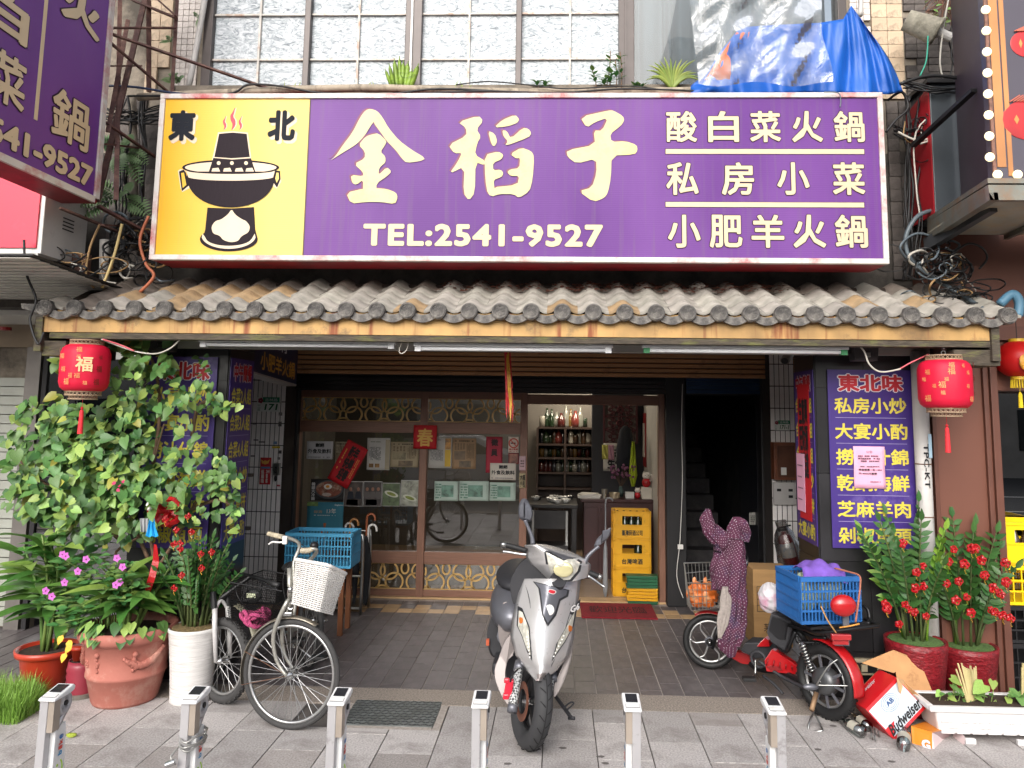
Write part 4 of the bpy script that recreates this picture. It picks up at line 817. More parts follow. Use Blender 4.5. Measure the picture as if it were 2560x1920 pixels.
# ---------------------------------------------------------------- crates
def crate(c, w_, d_, h_, mat, label, rot=0, style='beer', txt=None, group=None, parts=None, cat='crate', slots=(14, 3), tilt=0):
    t = thing('crate', c, label, cat, group); R = Matrix.Translation(c) @ Matrix.Rotation(rot, 4, 'Z') @ Matrix.Rotation(tilt, 4, 'Y'); x, y = w_/2, d_/2
    def mk(nm, m_=mat, bev=0, **k): mb_.T = Matrix(); mb_.v = [R @ v for v in mb_.v]; return mb_.build(nm, m_, t, bev=bev, **k)
    mb_ = MB().bb((-x+.01, -y+.01, 0), (x-.01, y-.01, .02)); mk('bottom')
    for nm, ax in (('front', 0), ('back', 1), ('side', 2), ('side', 3)):
        mb_ = MB(); L = w_ if ax < 2 else d_
        def bx(u0, u1, z0, z1, t0=0, t1=.018):
            if ax == 0: mb_.bb((u0, -y+t0, z0), (u1, -y+t1, z1))
            elif ax == 1: mb_.bb((u0, y-t1, z0), (u1, y-t0, z1))
            elif ax == 2: mb_.bb((-x+t0, u0, z0), (-x+t1, u1, z1))
            else: mb_.bb((x-t1, u0, z0), (x-t0, u1, z1))
        e_ = L/2 if ax < 2 else L/2-.0185
        if style == 'beer':
            bx(-e_, e_, h_-.05, h_); bx(-e_, e_, 0, h_*.52); bx(-e_, -e_+.09 if ax < 2 else -e_+.05, h_*.52, h_-.05); bx(e_-.09 if ax < 2 else e_-.05, e_, h_*.52, h_-.05)
            for z in (h_-.012, h_*.5, .02): bx(-e_, e_, z-.006, z+.006, -.008, 0)
            for u in (-e_+.006, e_-.018): bx(u, u+.012, 0, h_, -.008, -.0002)
            mk(nm)
            mb_ = MB()
        else:
            nx, nz = slots; bx(-e_, e_, h_-.03, h_, -.006, .012); bx(-e_, e_, 0, .02, 0, .012)
            for k in range(nz+1):
                z = .02+(h_-.05)*k/nz
                if 0 < k < nz: bx(-e_, e_, z-.006, z+.006, -.004, .0085)
            for k in range(nx+1):
                u = -e_+(2*e_-.008)*k/nx; bx(u, u+.008, .02, h_-.03, 0, .008)
            mk(nm)
    if txt:
        q0 = R @ V((-w_*.28, -y-.001, h_*.14)); text(txt[0], M('crate print '+txt[1], txt[1], .6), (q0, (R.to_3x3() @ V((w_*.56, 0, 0))), V((0, 0, h_*.2))), t, bold=.03)
    return t, R
m_yc = M('yellow crate plastic', 'd9a012', .45, var=.08, sc=5, dirt='9a6d10', dsc=6, damt=.1)
Yc = 8.2; xc = Xp(1580, Yc+.02); wc = Xp(1626, Yc)-Xp(1534, Yc); hc = .29
lab = ['bottom yellow beer crate inside the doorway, half hidden by flat trays', 'middle yellow beer crate with large black characters inside the doorway', 'top yellow beer crate of the stack inside the doorway']
m_bot = M('brown beer glass', '2a1a10', .1, spec=.8)
for k in range(3):
    t, R = crate(V((xc, Yc+.16, .002+k*(hc+.002))), wc, .3, hc, m_yc, lab[k], txt=(('台灣啤酒', '2b2410'), ('台灣啤酒', '2b2410'), ('臺灣菸酒公司', '2b2410'))[k], group='yellow beer crates')
    if k > 0:
        for i in range(5):
            for j in range(2):
                if k == 1 and i < 3: continue
                o = bpy.data.objects.new('beer_bottle', bottle(0, '20301e')); COL.objects.link(o); o.location = (xc-.14+i*.07, Yc+.08+j*.12, .03+k*(hc+.002)); o.scale = (.85, .85, 1.05); tag(o, 'beer bottle standing in the %s yellow crate' % ('middle' if k == 1 else 'top'), 'bottle', 'bottles in the %s yellow crate' % ('middle' if k == 1 else 'top'))
for k in range(9):
    mt = M('tray green', '1f5c3c', .45) if k in (0, 5, 6, 7, 8) else m_yc; z = .006+k*.031; x0, x1 = Xp(1568, 7.98), Xp(1640, 7.98)
    x0 -= (k % 3)*.006; o = MB().bb((x0, 7.9, z), (x1, 8.02, z+.02)).bb((x0-.006, 7.894, z+.018), (x1+.006, 8.026, z+.027)).build('tray', mt, bev=.003); tag(o, ['lowest flat green tray', 'lowest flat yellow tray', 'second flat yellow tray', 'third flat yellow tray', 'fourth flat yellow tray', 'green tray just above the yellow ones', 'second green tray above the yellow ones', 'green tray second from the top', 'topmost green tray'][k]+' of the stack in front of the yellow crates', 'tray', 'flat trays in the doorway')
tag(MB().tube([(xc-.28, 8.2, .95), (xc-.27, 8.2, 1.0), (xc-.23, 8.2, 1.01), (xc-.2, 8.2, .98)], .008, 8, sm=4).lathe([(.012, 0), (.03, .1), (.02, .5), (.007, .56), (.007, .96)], (xc-.28, 8.2, 0), 10).build('umbrella', M('grey umbrella', '85888c', .6), smooth=True), 'folded grey umbrella hooked beside the yellow crate stack', 'umbrella')
# ---------------------------------------------------------------- stairway
Y = 8.1; a, b = Xp(1716, Y), Xp(1926, Y); st = thing('stairway', ((a+b)/2, 9, 0), 'black stairway with risers going up behind the dark doorway', 'stairs')
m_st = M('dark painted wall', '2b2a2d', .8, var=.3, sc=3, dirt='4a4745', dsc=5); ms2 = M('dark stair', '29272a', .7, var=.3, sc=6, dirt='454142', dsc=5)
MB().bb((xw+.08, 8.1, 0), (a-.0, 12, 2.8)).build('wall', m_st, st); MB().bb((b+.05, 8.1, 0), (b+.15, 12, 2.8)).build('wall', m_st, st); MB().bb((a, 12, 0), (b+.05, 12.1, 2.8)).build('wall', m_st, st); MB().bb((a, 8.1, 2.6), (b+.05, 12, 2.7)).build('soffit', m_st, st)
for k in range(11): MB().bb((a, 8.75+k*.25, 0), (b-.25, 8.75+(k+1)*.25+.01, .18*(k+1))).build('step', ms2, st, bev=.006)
t = thing('stair_door', (b-.1, 8.3, 0), 'narrow black door leaf standing ajar with a small notice', 'door'); m_dr = M('black door', '1c1d22', .35, var=.2)
x1_, x0_ = Xp(1900, 8.0), Xp(1856, 8.7); MB().beam(((x1_), 8.02, 1.0), (x0_, 8.7, 1.0), .04, 2.0, up=(0, 0, 1)).build('leaf', m_dr, t)
MB().bb((Xp(1904, 7.98), 7.97, 0), (Xp(1912, 7.98), 8.03, 2.08)).build('jamb', m_steel, t); MB().bb((Xp(1900, 7.96), 7.94, .2), (Xp(1912, 7.96), 7.97, .36)).build('hinge', m_steel, t)
tag(paper(1873, 1281, 1890, 1312, 8.12, '8f8e88', 'small grey notice stuck on the black stair door', 'notice', 'notice', (('~4', .15, .2, .85, .8, '3a3a3a', 0),)), None)
# ---------------------------------------------------------------- papers on the glass
YG = 7.992
PF = lambda *a, **k: paper(*a, **k)
ref = (('謝絕', .34, .1, .68, .33, '1c1c1e', .05), ('外食及飲料', .06, .42, .95, .68, '1c1c1e', .03), ('~1', .06, .84, .94, .92, '6a6a6a', 0))
PF(767, 1103, 832, 1148, YG, 'c2c1c4', 'white refusal notice with black characters at the left edge of the left window', 'notice', 'notice', ref, grp=None)
PF(1225, 1158, 1290, 1200, 7.985, 'c4bdb2', 'cream refusal notice with black characters at the right edge of the right window', 'notice', 'notice', ref)
t = PF(841, 1106, 898, 1214, 7.96, 'b81420', 'tilted red spring couplet with black brush strokes and a gold line on the left window', 'couplet', 'couplet', (('新年\n快樂\n迎春', .3, .06, .75, .9, '2a1210', .06), ('~1', .12, .2, .2, .75, 'd9a441', 1), ('~2', .78, .3, .92, .8, 'd98441', 1)), sk=27)
news = lambda c: (('~1', .1, .05, .9, .12, '3b2f22', 0), ('#', .08, .42, .55, .7, c, 1), ('#', .3, .74, .8, .95, '6d5c45', 1), ('~6', .6, .18, .92, .7, '6b5a44', 1), ('~4', .08, .16, .55, .38, '6b5a44', 1))
PF(838, 1104, 870, 1170, YG+.01, '9a8f78', 'old newspaper sheet half covered by the tilted red couplet', 'newspaper', 'newspaper', news('7a6c50'))
PF(918, 1095, 975, 1175, YG, 'b5b3ae', 'white magazine page with columns of text and two round food pictures', 'magazine page', 'magazine_page', (('~1', .15, .1, .6, .14, '4a5a3a', 0), ('~9', .1, .28, .62, .72, '5a5a5c', 1), ('#', .1, .8, .3, .92, '7d5a2c', 1), ('#', .36, .8, .56, .92, '8d6a3c', 1), ('#', .8, .05, .99, .98, '9c9178', 0)))
PF(976, 1105, 1047, 1168, YG, '9b8d72', 'yellowed newspaper with a round plate picture right of the white page', 'newspaper', 'newspaper', news('857a5e'))
PF(1072, 1092, 1130, 1170, YG, 'aaa7a1', 'white page with a yellow strip and a portrait at its right, right window', 'magazine page', 'magazine_page', (('~1', .1, .08, .55, .12, '4b5a40', 0), ('~9', .08, .42, .62, .78, '6a6a6c', 1), ('#', .7, .05, .95, .4, 'b5833f', 1), ('#', .7, .41, .95, .95, 'bd9a1e', 0)))
PF(1131, 1096, 1190, 1172, YG, '94785a', 'brown newspaper cutting right of the yellow strip page', 'newspaper', 'newspaper', news('6e5a42'))
PF(1215, 1092, 1256, 1182, YG, '9e2a3c', 'crimson hiring notice with two handwritten characters', 'notice', 'notice', (('徵', .3, .06, .75, .26, '2a1418', .04), ('員', .3, .34, .72, .54, '2a1418', .04)))
t = PF(1271, 1092, 1297, 1132, YG-.01, 'c9bdb2', 'no smoking sticker at the top right of the right window', 'sticker', 'sticker', (('禁止吸煙', .08, .72, .92, .84, 'a33a2c', .04), ('~1', .1, .88, .9, .95, 'a33a2c', 0)))
c = A(1284, 1108, YG-.03); mb = MB().torus(c, .046, .006, (0, 1, 0), 28, 6, .3); mb.beam(c+V((-.032, 0, .032)), c+V((.032, 0, -.032)), .009, .002, (0, 1, 0)); mb.build('ring', M('sign red', 'b3402e', .5), t); MB().bb(c+V((-.03, .003, -.006)), c+V((.02, .006, .006))).build('cigarette', m_ink2, t)
PF(1271, 1132, 1297, 1160, YG+.004, '7d2f33', 'dark red picture sticker below the no smoking sticker', 'sticker', 'sticker', (('#', .1, .1, .9, .9, '8d5a4a', 1),))
for k, (x0, x1, lab) in enumerate(((1086, 1146, 'first of three green banknote like prints low in the right window'), (1148, 1222, 'second of three green banknote like prints in the right window'), (1224, 1289, 'third of three green banknote like prints, under the cream notice'))): PF(x0, 1203 if k < 2 else 1206, x1, 1252, YG, '9fb0a6', lab, 'print', 'printed_sheet', (('#', .3, .2, .8, .8, '5f8474', 1), ('~6', .05, .1, .3, .9, '4f7564', 0)))
dk = ['photo of two people in dark clothes at a table, first of the four photos', 'photo of three people standing, second of the four photos', 'photo of a long green plate of food, third of the four photos', 'pale photo of two plates of food, fourth of the four photos']
for k, (x0, x1, y0) in enumerate(((860, 908, 1203), (909, 955, 1203), (956, 1001, 1207), (1002, 1047, 1200))):
    ln = [('#', .03, .03, .97, .97, ('4a3f3a', '3c3533', '4f5f3f', '8b8d80')[k], 1)]
    if k < 2: ln += [('#', .15, .72, .75, .95, 'a3a4a8', 0)]
    t = PF(x0, y0, x1, 1266, YG, 'a9a8a6', dk[k], 'photo', 'photo', ln)
    if k < 2:
        for hx in ((.35, .75), (.2, .5, .8))[k]:
            c = A(x0+(x1-x0)*hx, y0+20, YG-.012); MB().ell(c, (.016, .002, .02), 10, 8).build('head', M('photo skin', '8a6350', .7), t); MB().poly([c+V((-.035, 0, -.1)), c+V((.035, 0, -.1)), c+V((.025, 0, -.025)), c+V((-.025, 0, -.025))]).build('torso', M('photo cloth%d' % k, ('20242e', '5b5654')[k], .8), t)
    else:
        c = A((x0+x1)/2, y0+(28 if k == 2 else 45), YG-.012); MB().ell(c, (.075, .002, .028), 20, 8, Matrix.Rotation(.3, 3, 'Y')).build('dish', M('photo dish', 'b5b6a6', .6), t); MB().ell(c+V((0, -.002, 0)), (.05, .002, .016), 16, 8, Matrix.Rotation(.3, 3, 'Y')).build('food', M('photo food', '6f7a2f', .6, var=.4, sc=60), t)
t = PF(777, 1198, 860, 1252, YG, '1c1b1d', 'black poster of a cold noodle bowl with a boiled egg', 'poster', 'poster', (('韓\n國\n大\n冷\n麵', .03, .15, .14, .98, 'b9b8b8', .04),))
c = A(822, 1224, YG-.012); 
MB().ell(c, (.15, .002, .095), 30, 10).build('bowl', M('bowl grey', '3f4346', .3), t); MB().ell(c+V((0, -.002, .004)), (.135, .002, .08), 30, 10).build('broth', M('broth', '7a4230', .5, var=.5, sc=25, dirt='b8a48c', dsc=14, damt=.3), t); MB().ell(c+V((-.01, -.004, .03)), (.042, .002, .028), 20, 8).build('egg', M('egg white', 'd9d6cf', .4), t); MB().ell(c+V((-.012, -.006, .032)), (.02, .002, .015), 16, 8).build('yolk', M('egg yolk', 'd98a1a', .4), t); MB().ell(c+V((-.02, -.004, -.05)), (.05, .002, .018), 16, 8).build('noodles', M('noodles', 'b3a59a', .6, var=.3, sc=60), t)
t = PF(767, 1255, 858, 1342, YG+.005, '2d6f82', 'teal whisky advertisement with a bottle drawing behind the blue crate', 'poster', 'poster', (('Singleton', .76, .05, .98, .11, 'c9d2d4', .02), ('醇酒', .2, .24, .42, .32, 'b58a5a', .0), ('13年', .55, .18, .8, .33, 'd2c8bd', .0), ('~1', .2, .36, .8, .4, 'a8b4b6', 0), ('#', .0, .0, .3, .12, '6b8a4a', 1)))
c = A(811, 1330, YG-.01); MB().lathe([(.03, -.05), (.036, -.04), (.036, .0), (.03, .02), (.012, .03), (.01, .065), (.014, .07), (.014, .09)], c, 16, ay=.1).build('bottle_drawing', M('amber', 'a35c34', .4), t)
t = PF(1034, 1063, 1092, 1122, 7.93, 'b8101c', 'red square paper with a gold spring character at the middle stile', 'spring paper', 'spring_paper', (('春', .16, .14, .84, .9, 'd9ad5a', .025),))
for y0, y1, col, lab in ((1140, 1176, 'b89aa0', 'pale pink sticker on the right door stile'), (1183, 1220, '9c8f6e', 'small tan name plate with black characters on the right door stile')):
    PF(1298, y0, 1314, y1, 7.95, col, lab, 'sticker', 'sticker', (('~3', .2, .25, .8, .8, '4a3c3c', 0),) if y0 < 1150 else (('大福\n小吉', .1, .08, .9, .92, '2c2620', .04),), wav=.001)
# ---------------------------------------------------------------- hanging ribbon of red and gold paper
t = thing('ribbon_banner', A(1265, 860, 7.0), 'frayed red and gold paper streamer hanging below the middle tube light', 'streamer'); Y = 5.6
m_rg = M('red streamer', 'b01a20', .6, var=.3, sc=30); m_gd = M('gold streamer', 'c99a2c', .5, var=.3, sc=30)
for k in range(9):
    q = random.Random(k); x0, x1 = 1260+k*1.6, 1266+k*2.0+q.uniform(-4, 6); y1 = 985+q.uniform(-20, 75); pts = [A(x0+(x1-x0)*(j/8)**1.4+q.uniform(-.8, .8), 858+(y1-858)*j/8, Y+.004*k+q.uniform(-.01, .01)) for j in range(9)]
    MB().loft([[p_, p_+V((.012 if j < 8 else .002, q.uniform(-.004, .004), 0))] for j, p_ in enumerate(pts)]).build('strand', m_gd if k in (2, 4, 5) else m_rg, t, solid=.001)
# ---------------------------------------------------------------- pillar advertisement boards
m_pb = M('purple board', '3f2c74', .35, var=.1, sc=2, dirt='6b5a9a', dsc=2, damt=.15); m_yl = M('yellow board lettering', 'cdbd45', .5, var=.05); m_rd = M('red heading', 'b3202a', .5); m_wh = M('board white', 'd9d5dc', .5); m_lw = M('board line', '9a92b4', .5)
def board(name, label, head, lines, frame, n_sep=True, bold=.025, headw=.8, cat='sign', thin=1.0, top=.87):
    o0, r, u = frame; n = r.cross(u).normalized(); W_, H_ = r.length, u.length
    t = thing('menu_board', o0+r/2, label, cat); MB().poly([o0, o0+r, o0+r+u, o0+u], n*.006).build('panel', m_pb, t)
    k = lambda a, b, c, d: (o0+r*a+u*b+n*.006, r*(c-a), u*(d-b))
    if head: text(head, m_rd, k(.12, top+.005, .9, .975), t, bold=.04, outline=(m_wh, .05), name='heading')
    N = len(lines); h = top/N
    for i, s in enumerate(lines):
        z1 = top-i*h; 
        if s: text(s, m_yl, k(.07, z1-h*.83, .93, z1-h*.2), t, bold=bold)
        if i: a, b = o0+r*.08+u*(z1-.0)+n*.0065, o0+r*.92+u*(z1-.0)+n*.0065; MB().poly([a, b, b+u*.0022*1.3/H_, a+u*.0022*1.3/H_]).build('rule', m_lw, t)
    return t
l, r, b, t_ = rect(2074, 925, 2285, 1371, 5.488)
board('b', 'purple menu board with yellow characters on the front of the right pillar', '東北味', ['私房小炒', '大宴小酌', '撈汁什錦', '乾鍋海鮮', '芝麻羊肉', '剁椒魚頭'], (V((l, 5.488, b)), V((r-l, 0, 0)), V((0, 0, t_-b))))
ya, yb_ = 5.52, 5.95
board('b', 'narrow purple menu board on the doorway side of the right pillar', '中午簡餐', ['合菜2人組', '合菜3人組', '合菜4人組', '私房小炒', '東北雙拼', '大宴小酌'], (V((xR-.008, yb_, b+.0)), V((0, ya-yb_, 0)), V((0, 0, t_-b))), bold=.03)
l2, r2, b2_, t2_ = rect(392, 892, 532, 1371, 5.488)
board('b', 'purple menu board behind the vine on the front of the left pillar', '東北味', ['私房小炒', '大宴小酌', '撈汁什錦', '乾鍋海鮮', '芝麻羊肉', '剁椒魚頭'], (V((l2-.1, 5.488, b2_)), V((r2-l2+.1, 0, 0)), V((0, 0, t2_-b2_))))
board('b', 'narrow purple menu board on the doorway side of the left pillar', '中午簡餐', ['合菜2人組', '合菜3人組', '合菜4人組', '私房小炒', '東北雙拼', '大宴小酌'], (V((xL+.008, 5.52, b2_)), V((0, .42, 0)), V((0, 0, t2_-b2_))), bold=.02)
paper(2134, 1116, 2212, 1221, 5.475, 'e3a6c0', 'pink price notice taped over the right menu board', 'notice', 'notice', (('公告', .4, .1, .6, .16, '6a4a58', 0), ('~3', .14, .2, .85, .38, '6a4a58', 0), ('~1', .2, .46, .85, .5, '4a3640', 0), ('菜金優惠一份 1200', .14, .53, .88, .58, '3a2a30', .03), ('元~8000元套餐', .14, .62, .72, .67, '3a2a30', .03), ('~1', .5, .82, .85, .86, '6a4a58', 0)))
# red couplet on the side board (its plane faces the doorway)
t = thing('couplet', (xR-.02, 5.75, 1.4), 'red spring couplet with black brush characters on the side of the right pillar', 'couplet'); fc = (V((xR-.018, 5.86, 1.15)), V((0, -.26, 0)), V((0, 0, .98)))
o0, r_, u_ = fc; MB().poly([o0, o0+r_, o0+r_+u_, o0+u_], (-.002, 0, 0)).build('sheet', M('couplet red', 'c01522', .6, var=.08), t)
text('生意興\n旺財源\n廣進達', m_ink2, (o0+r_*.12+u_*.3+V((-.002, 0, 0)), r_*.76, u_*.6), t, name='print', bold=.05)
t2 = thing('notice', (xR-.03, 5.8, 1.2), 'narrow pink notice taped over the red couplet', 'notice'); o1 = V((xR-.024, 5.9, 1.2)); MB().poly([o1, o1+V((0, -.18, 0)), o1+V((0, -.18, .42)), o1+V((0, 0, .42))], (-.002, 0, 0)).build('sheet', M('paper e3a6c0', 'e3a6c0'), t2)
text('~~~~~\n~~~~\n~~~~~\n~~~~', M('print 6a4a58', '6a4a58'), (o1+V((-.003, -.03, .08)), V((0, -.12, 0)), V((0, 0, .26))), t2, name='print')
# hanging box sign left of the shutter
n0, n1 = A(622, 925, 6.0), A(741, 961, 7.1)
t = thing('hanging_sign', ((n0+n1)/2), 'dark navy box sign with white and yellow characters under the ceiling left of the shutter', 'sign'); m_nv = M('navy sign face', '1c2140', .35, var=.1); 
d = V((n1.x-n0.x, n1.y-n0.y, n1.z-n0.z)); up_ = V((0, 0, .44)); nn = d.cross(up_).normalized()
MB().poly([n0, n1, n1+up_, n0+up_], -nn*.12).build('box', m_nv, t); MB().poly([n0-up_*.04, n1-up_*.04, n1, n0], -nn*.13).build('bottom_trim', M('sign alloy', 'b5b0ac', .4, .4), t)
text('白菜火鍋', m_wh, (n0+d*-.05+up_*.55, d*.78, up_*.36), t, bold=.02); text('小肥羊火鍋', M('ochre lettering', 'c8963a', .5), (n0+d*.2+up_*.08, d*.74, up_*.36), t, bold=.02)
# house number plates, police sticker, bell
def numplate(px0, py0, px1, py1, Y, lab, s='171'):
    l, r, b, t_ = rect(px0, py0, px1, py1, Y); t = thing('house_number', ((l+r)/2, Y, b), lab, 'sign'); w_, h_ = r-l, t_-b
    MB().bb((l, Y-.006, b), (r, Y, t_)).build('plate', M('plate white', 'd9dcd8', .4), t, bev=.002); MB().bb((l+w_*.25, Y-.0075, t_-h_*.36), (r, Y-.0062, t_)).build('band', M('plate green', '2f7d5c', .4), t)
    f = lambda a, c, e_, g: (V((l+w_*a, Y-.0075, b+h_*c)), V((w_*(e_-a), 0, 0)), V((0, 0, h_*(g-c))))
    text(s, M('plate digits', '26603f', .4), f(.34, .1, .9, .54), t, bold=.03, shear=.08); text('吉林路', m_wh, f(.36, .7, .92, .92), t, bold=.0); text('中\n山\n區', M('plate digits', '26603f'), f(.05, .06, .16, .5), t, bold=.0)
    c = V((l+w_*.16, Y-.0075, t_-h_*.24)); mb = MB(); [mb.ell(c+V((cos(k*1.257)*h_*.11, 0, sin(k*1.257)*h_*.11)), (h_*.09, .001, h_*.09), 10, 6) for k in range(5)]; mb.build('blossom_mark', M('plum red', '8a3040', .5), t)
numplate(643, 993, 699, 1029, 7.58, 'green and white house number plate on the left white tiled wall'); numplate(1935, 1051, 1974, 1076, 7.58, 'green and white house number plate on the right white tiled wall', '171-1')
t = paper(650, 1144, 677, 1211, 7.58, 'b3222c', 'red police patrol sticker with white characters on the left white tiled wall', 'sticker', 'sticker', (('24H\n警\n察', .58, .45, .9, .95, 'd9cfc8', .03), ('巡\n邏\n箱', .12, .45, .42, .95, 'd9cfc8', .03), ('#', .08, .34, .92, .41, '4f7ea8', 0)), wav=.001)
c = A(663, 1156, 7.56); mb = MB().ell(c, (.022, .001, .02), 12, 6); [mb.poly([c, c+V((s_*.045, 0, .03)), c+V((s_*.03, 0, -.015))]) for s_ in (-1, 1)]; mb.build('badge', M('badge gold', 'd9a24a', .5), t)
t = thing('doorbell', A(692, 1175, 7.56), 'small steel doorbell plate on the left white tiled wall', 'doorbell'); l, r, b, t_ = rect(682, 1158, 700, 1188, 7.57); MB().bb((l, 7.56, b), (r, 7.59, t_)).build('plate', m_steel, t, bev=.003); MB().bb(((l+r)/2-.01, 7.55, b+.02), ((l+r)/2+.01, 7.56, t_-.03)).build('button', m_dark, t)
MB().ell(((l+r)/2, 7.56, b-.03), (.015, .012, .03)).build('lock', m_dark, t)
# scuffs left by torn stickers on the tiles
for (px, py, w_, h_, c_) in ((700, 1006, 8, 5, 'b9b5b0'), (701, 1035, 9, 8, '8a8684'), (690, 1118, 20, 5, 'c2a52a'), (688, 1107, 9, 7, '6a86a8'), (700, 1130, 8, 8, '55504e'), (697, 1146, 7, 6, '6a6462'), (640, 1100, 12, 3, '5f5b5a'), (655, 1105, 16, 3, '4f4b4a'), (632, 1140, 10, 4, '6f6b6a'), (700, 1060, 8, 12, '6a6664'), (696, 1214, 8, 4, 'b04a52'), (636, 1060, 8, 3, '6f6b6a')):
    l, r, b, t_ = rect(px-w_/2, py-h_/2, px+w_/2, py+h_/2, 7.586); MB().bb((l, 7.585, b), (r, 7.587, t_)).build('sticker_remnant', M('scrap '+c_, c_, .8, var=.5, sc=90), tpL[0])
# wooden box, switch, mail slots, extinguisher on the right tiled post
t = thing('wooden_box', A(1962, 1150, 7.5), 'brown wooden meter box with a paper tag above the metal mail slots', 'box'); l, r, b, t_ = rect(1934, 1106, 1992, 1200, 7.5); mw_ = M('old brown wood', '6b3d28', .5, var=.25, sc=8)
MB().bb((l, 7.48, b), (r, 7.6, t_)).build('case', mw_, t, bev=.004); MB().bb((l+.03, 7.472, b+.03), (r-.03, 7.48, t_-.03)).build('door', M('inner brown wood', '53301f', .5, var=.25, sc=8), t); z_ = A(1955, 1178, 7.47).z; MB().bb((l+.06, 7.464, z_-.035), (l+.11, 7.472, z_+.035)).build('switch', m_white, t)
t = thing('mail_slots', A(1962, 1230, 7.55), 'white metal mail slots with black openings below the wooden box', 'letterbox'); l, r, b, t_ = rect(1934, 1206, 1988, 1262, 7.56); MB().bb((l, 7.55, b), (r, 7.585, t_)).build('plate', M('mail plate', 'b9b6b4', .4, var=.1), t)
for i, j in ((0, 0), (1, 0), (1, 1)): x = l+.05+i*.11; z_ = t_-.06-j*.06; MB().bb((x-.02, 7.546, z_-.025), (x+.02, 7.55, z_)).build('slot', m_dark, t)
t = thing('fire_extinguisher', A(1972, 1400, 7.3), 'red fire extinguisher wrapped in a clear plastic bag beside the right pillar', 'fire extinguisher'); c = A(1970, 1372, 7.3); Rt = Matrix.Rotation(rad(-14), 3, 'Y'); k = lambda x, z: c+Rt @ V((x, 0, z))
MB().lathe([(0, -.16), (.062, -.155), (.068, -.14), (.068, .09), (.055, .12), (.022, .14), (.022, .16), (0, .16)], c, 24, Rt, cap=False).build('cylinder', M('extinguisher red', '7d141c', .3, var=.05, coat=.5), t, True)
MB().box(k(.0, .185), (.09, .03, .03), Rt).box(k(.03, .2), (.1, .02, .012), Rt).build('handle', m_dark, t); MB().lathe([(.0692, -.07), (.0692, .06)], c, 24, Rt, cap=False, arc=.9).build('label', M('extinguisher label', 'b9b4ae', .5, var=.1, dirt='4f7aa3', dsc=30, damt=.3), t, True)
m_plas = glassmat('cloudy plastic', 'c9c9c9', .12, .25)
rows = []
q = random.Random(4)
for j in range(9):
    f = j/8; rr_ = .1+.02*sin(f*5) if f < .85 else .05; rows.append([k(rr_*cos(2*pi*i/16)*q.uniform(.9, 1.08), -.2+f*.46)+V((0, rr_*sin(2*pi*i/16), 0)) for i in range(16)])
MB().loft(rows, True).build('plastic_bag', m_plas, t)
# white wire on the black post
cable([A(1706, 960, 7.8), A(1704, 1080, 7.8), A(1706, 1200, 7.8), A(1700, 1350, 7.8), A(1692, 1440, 7.8), A(1708, 1495, 7.8)], .004, m_white, 'white wire running down the black door post'); o = MB().bb(A(1694, 1372, 7.8), A(1708, 1362, 7.78)).build('junction', m_white); tag(o, 'small white junction piece on the wire of the black post', 'junction')
# security camera
c = A(1968, 893, 7.3); t = thing('security_camera', c, 'small grey bullet camera under the ceiling at the right end of the shutter', 'camera'); Rc = V((-.5, -.75, -.45)).normalized().to_track_quat('Z', 'Y').to_matrix()
MB().lathe([(0, -.09), (.038, -.09), (.042, -.08), (.042, .085), (.036, .09)], c, 20, Rc).build('body', M('camera grey', '8a8178', .4), t, True); MB().lathe([(0, .091), (.032, .0915), (.034, .089)], c, 20, Rc).build('lens', m_dark, t); MB().tube([c+V((.02, .06, .03)), c+V((.05, .15, .1)), c+V((.06, .2, .2))], .015, 8).build('arm', m_white, t)
# floodlight boxes under the eave
for px, py, lab in ((2158, 885, 'dark floodlight box under the right end of the eave'), (408, 862, 'dark floodlight box half hidden by vine leaves under the left eave')):
    c = A(px, py, 5.35); t = thing('floodlight', c, lab, 'floodlight'); MB().box(c, (.16, .1, .1), taper=1.1).build('housing', M('floodlight grey', '3b3a3c', .5, var=.15), t, bev=.006); MB().box(c+V((.01, -.055, -.01)), (.03, .02, .03)).build('clamp', m_steel, t); MB().tube([c+V((-.09, 0, 0)), c+V((-.09, 0, .1)), c+V((.09, 0, .1)), c+V((.09, 0, 0))], .006, 6).build('yoke', m_dark, t)
# drainpipe
pp = [A(2297, 965, 5.42), A(2322, 1420, 5.42)]; xx = (pp[0].x+pp[1].x)/2; t = thing('drainpipe', (xx, 5.42, 0), 'white plastic drainpipe with stencilled letters on the right pillar corner', 'pipe'); Rp = .052
m_pvc = M('grey white pvc', 'b5b2ae', .5, var=.12, sc=8, stretch=(1, 1, .3), dirt='6d6862', dsc=9, damt=.22)
MB().tube([(xx, 5.42, 0), (xx, 5.42, 2.36)], Rp, 20).build('pipe', m_pvc, t, True)
for z in (A(2310, 1160, 5.4).z, A(2310, 1292, 5.4).z): MB().torus((xx, 5.42, z), Rp, .004, (0, 0, 1), 24, 6).build('tie', M('rusty wire', '6b4a38', .7), t)
text('TPC-KT', m_ink2, (V((xx-.02, 5.42-Rp-.003, 1.72)), V((0, 0, -.3)), V((.035, 0, 0))), t, bold=.02)
l, r, b, t_ = rect(2322, 1085, 2330, 1145, 5.36); MB().bb((l, 5.362, b), (r, 5.364, t_)).build('sticker', M('pale blue sticker', '9ab4c4', .5), t)
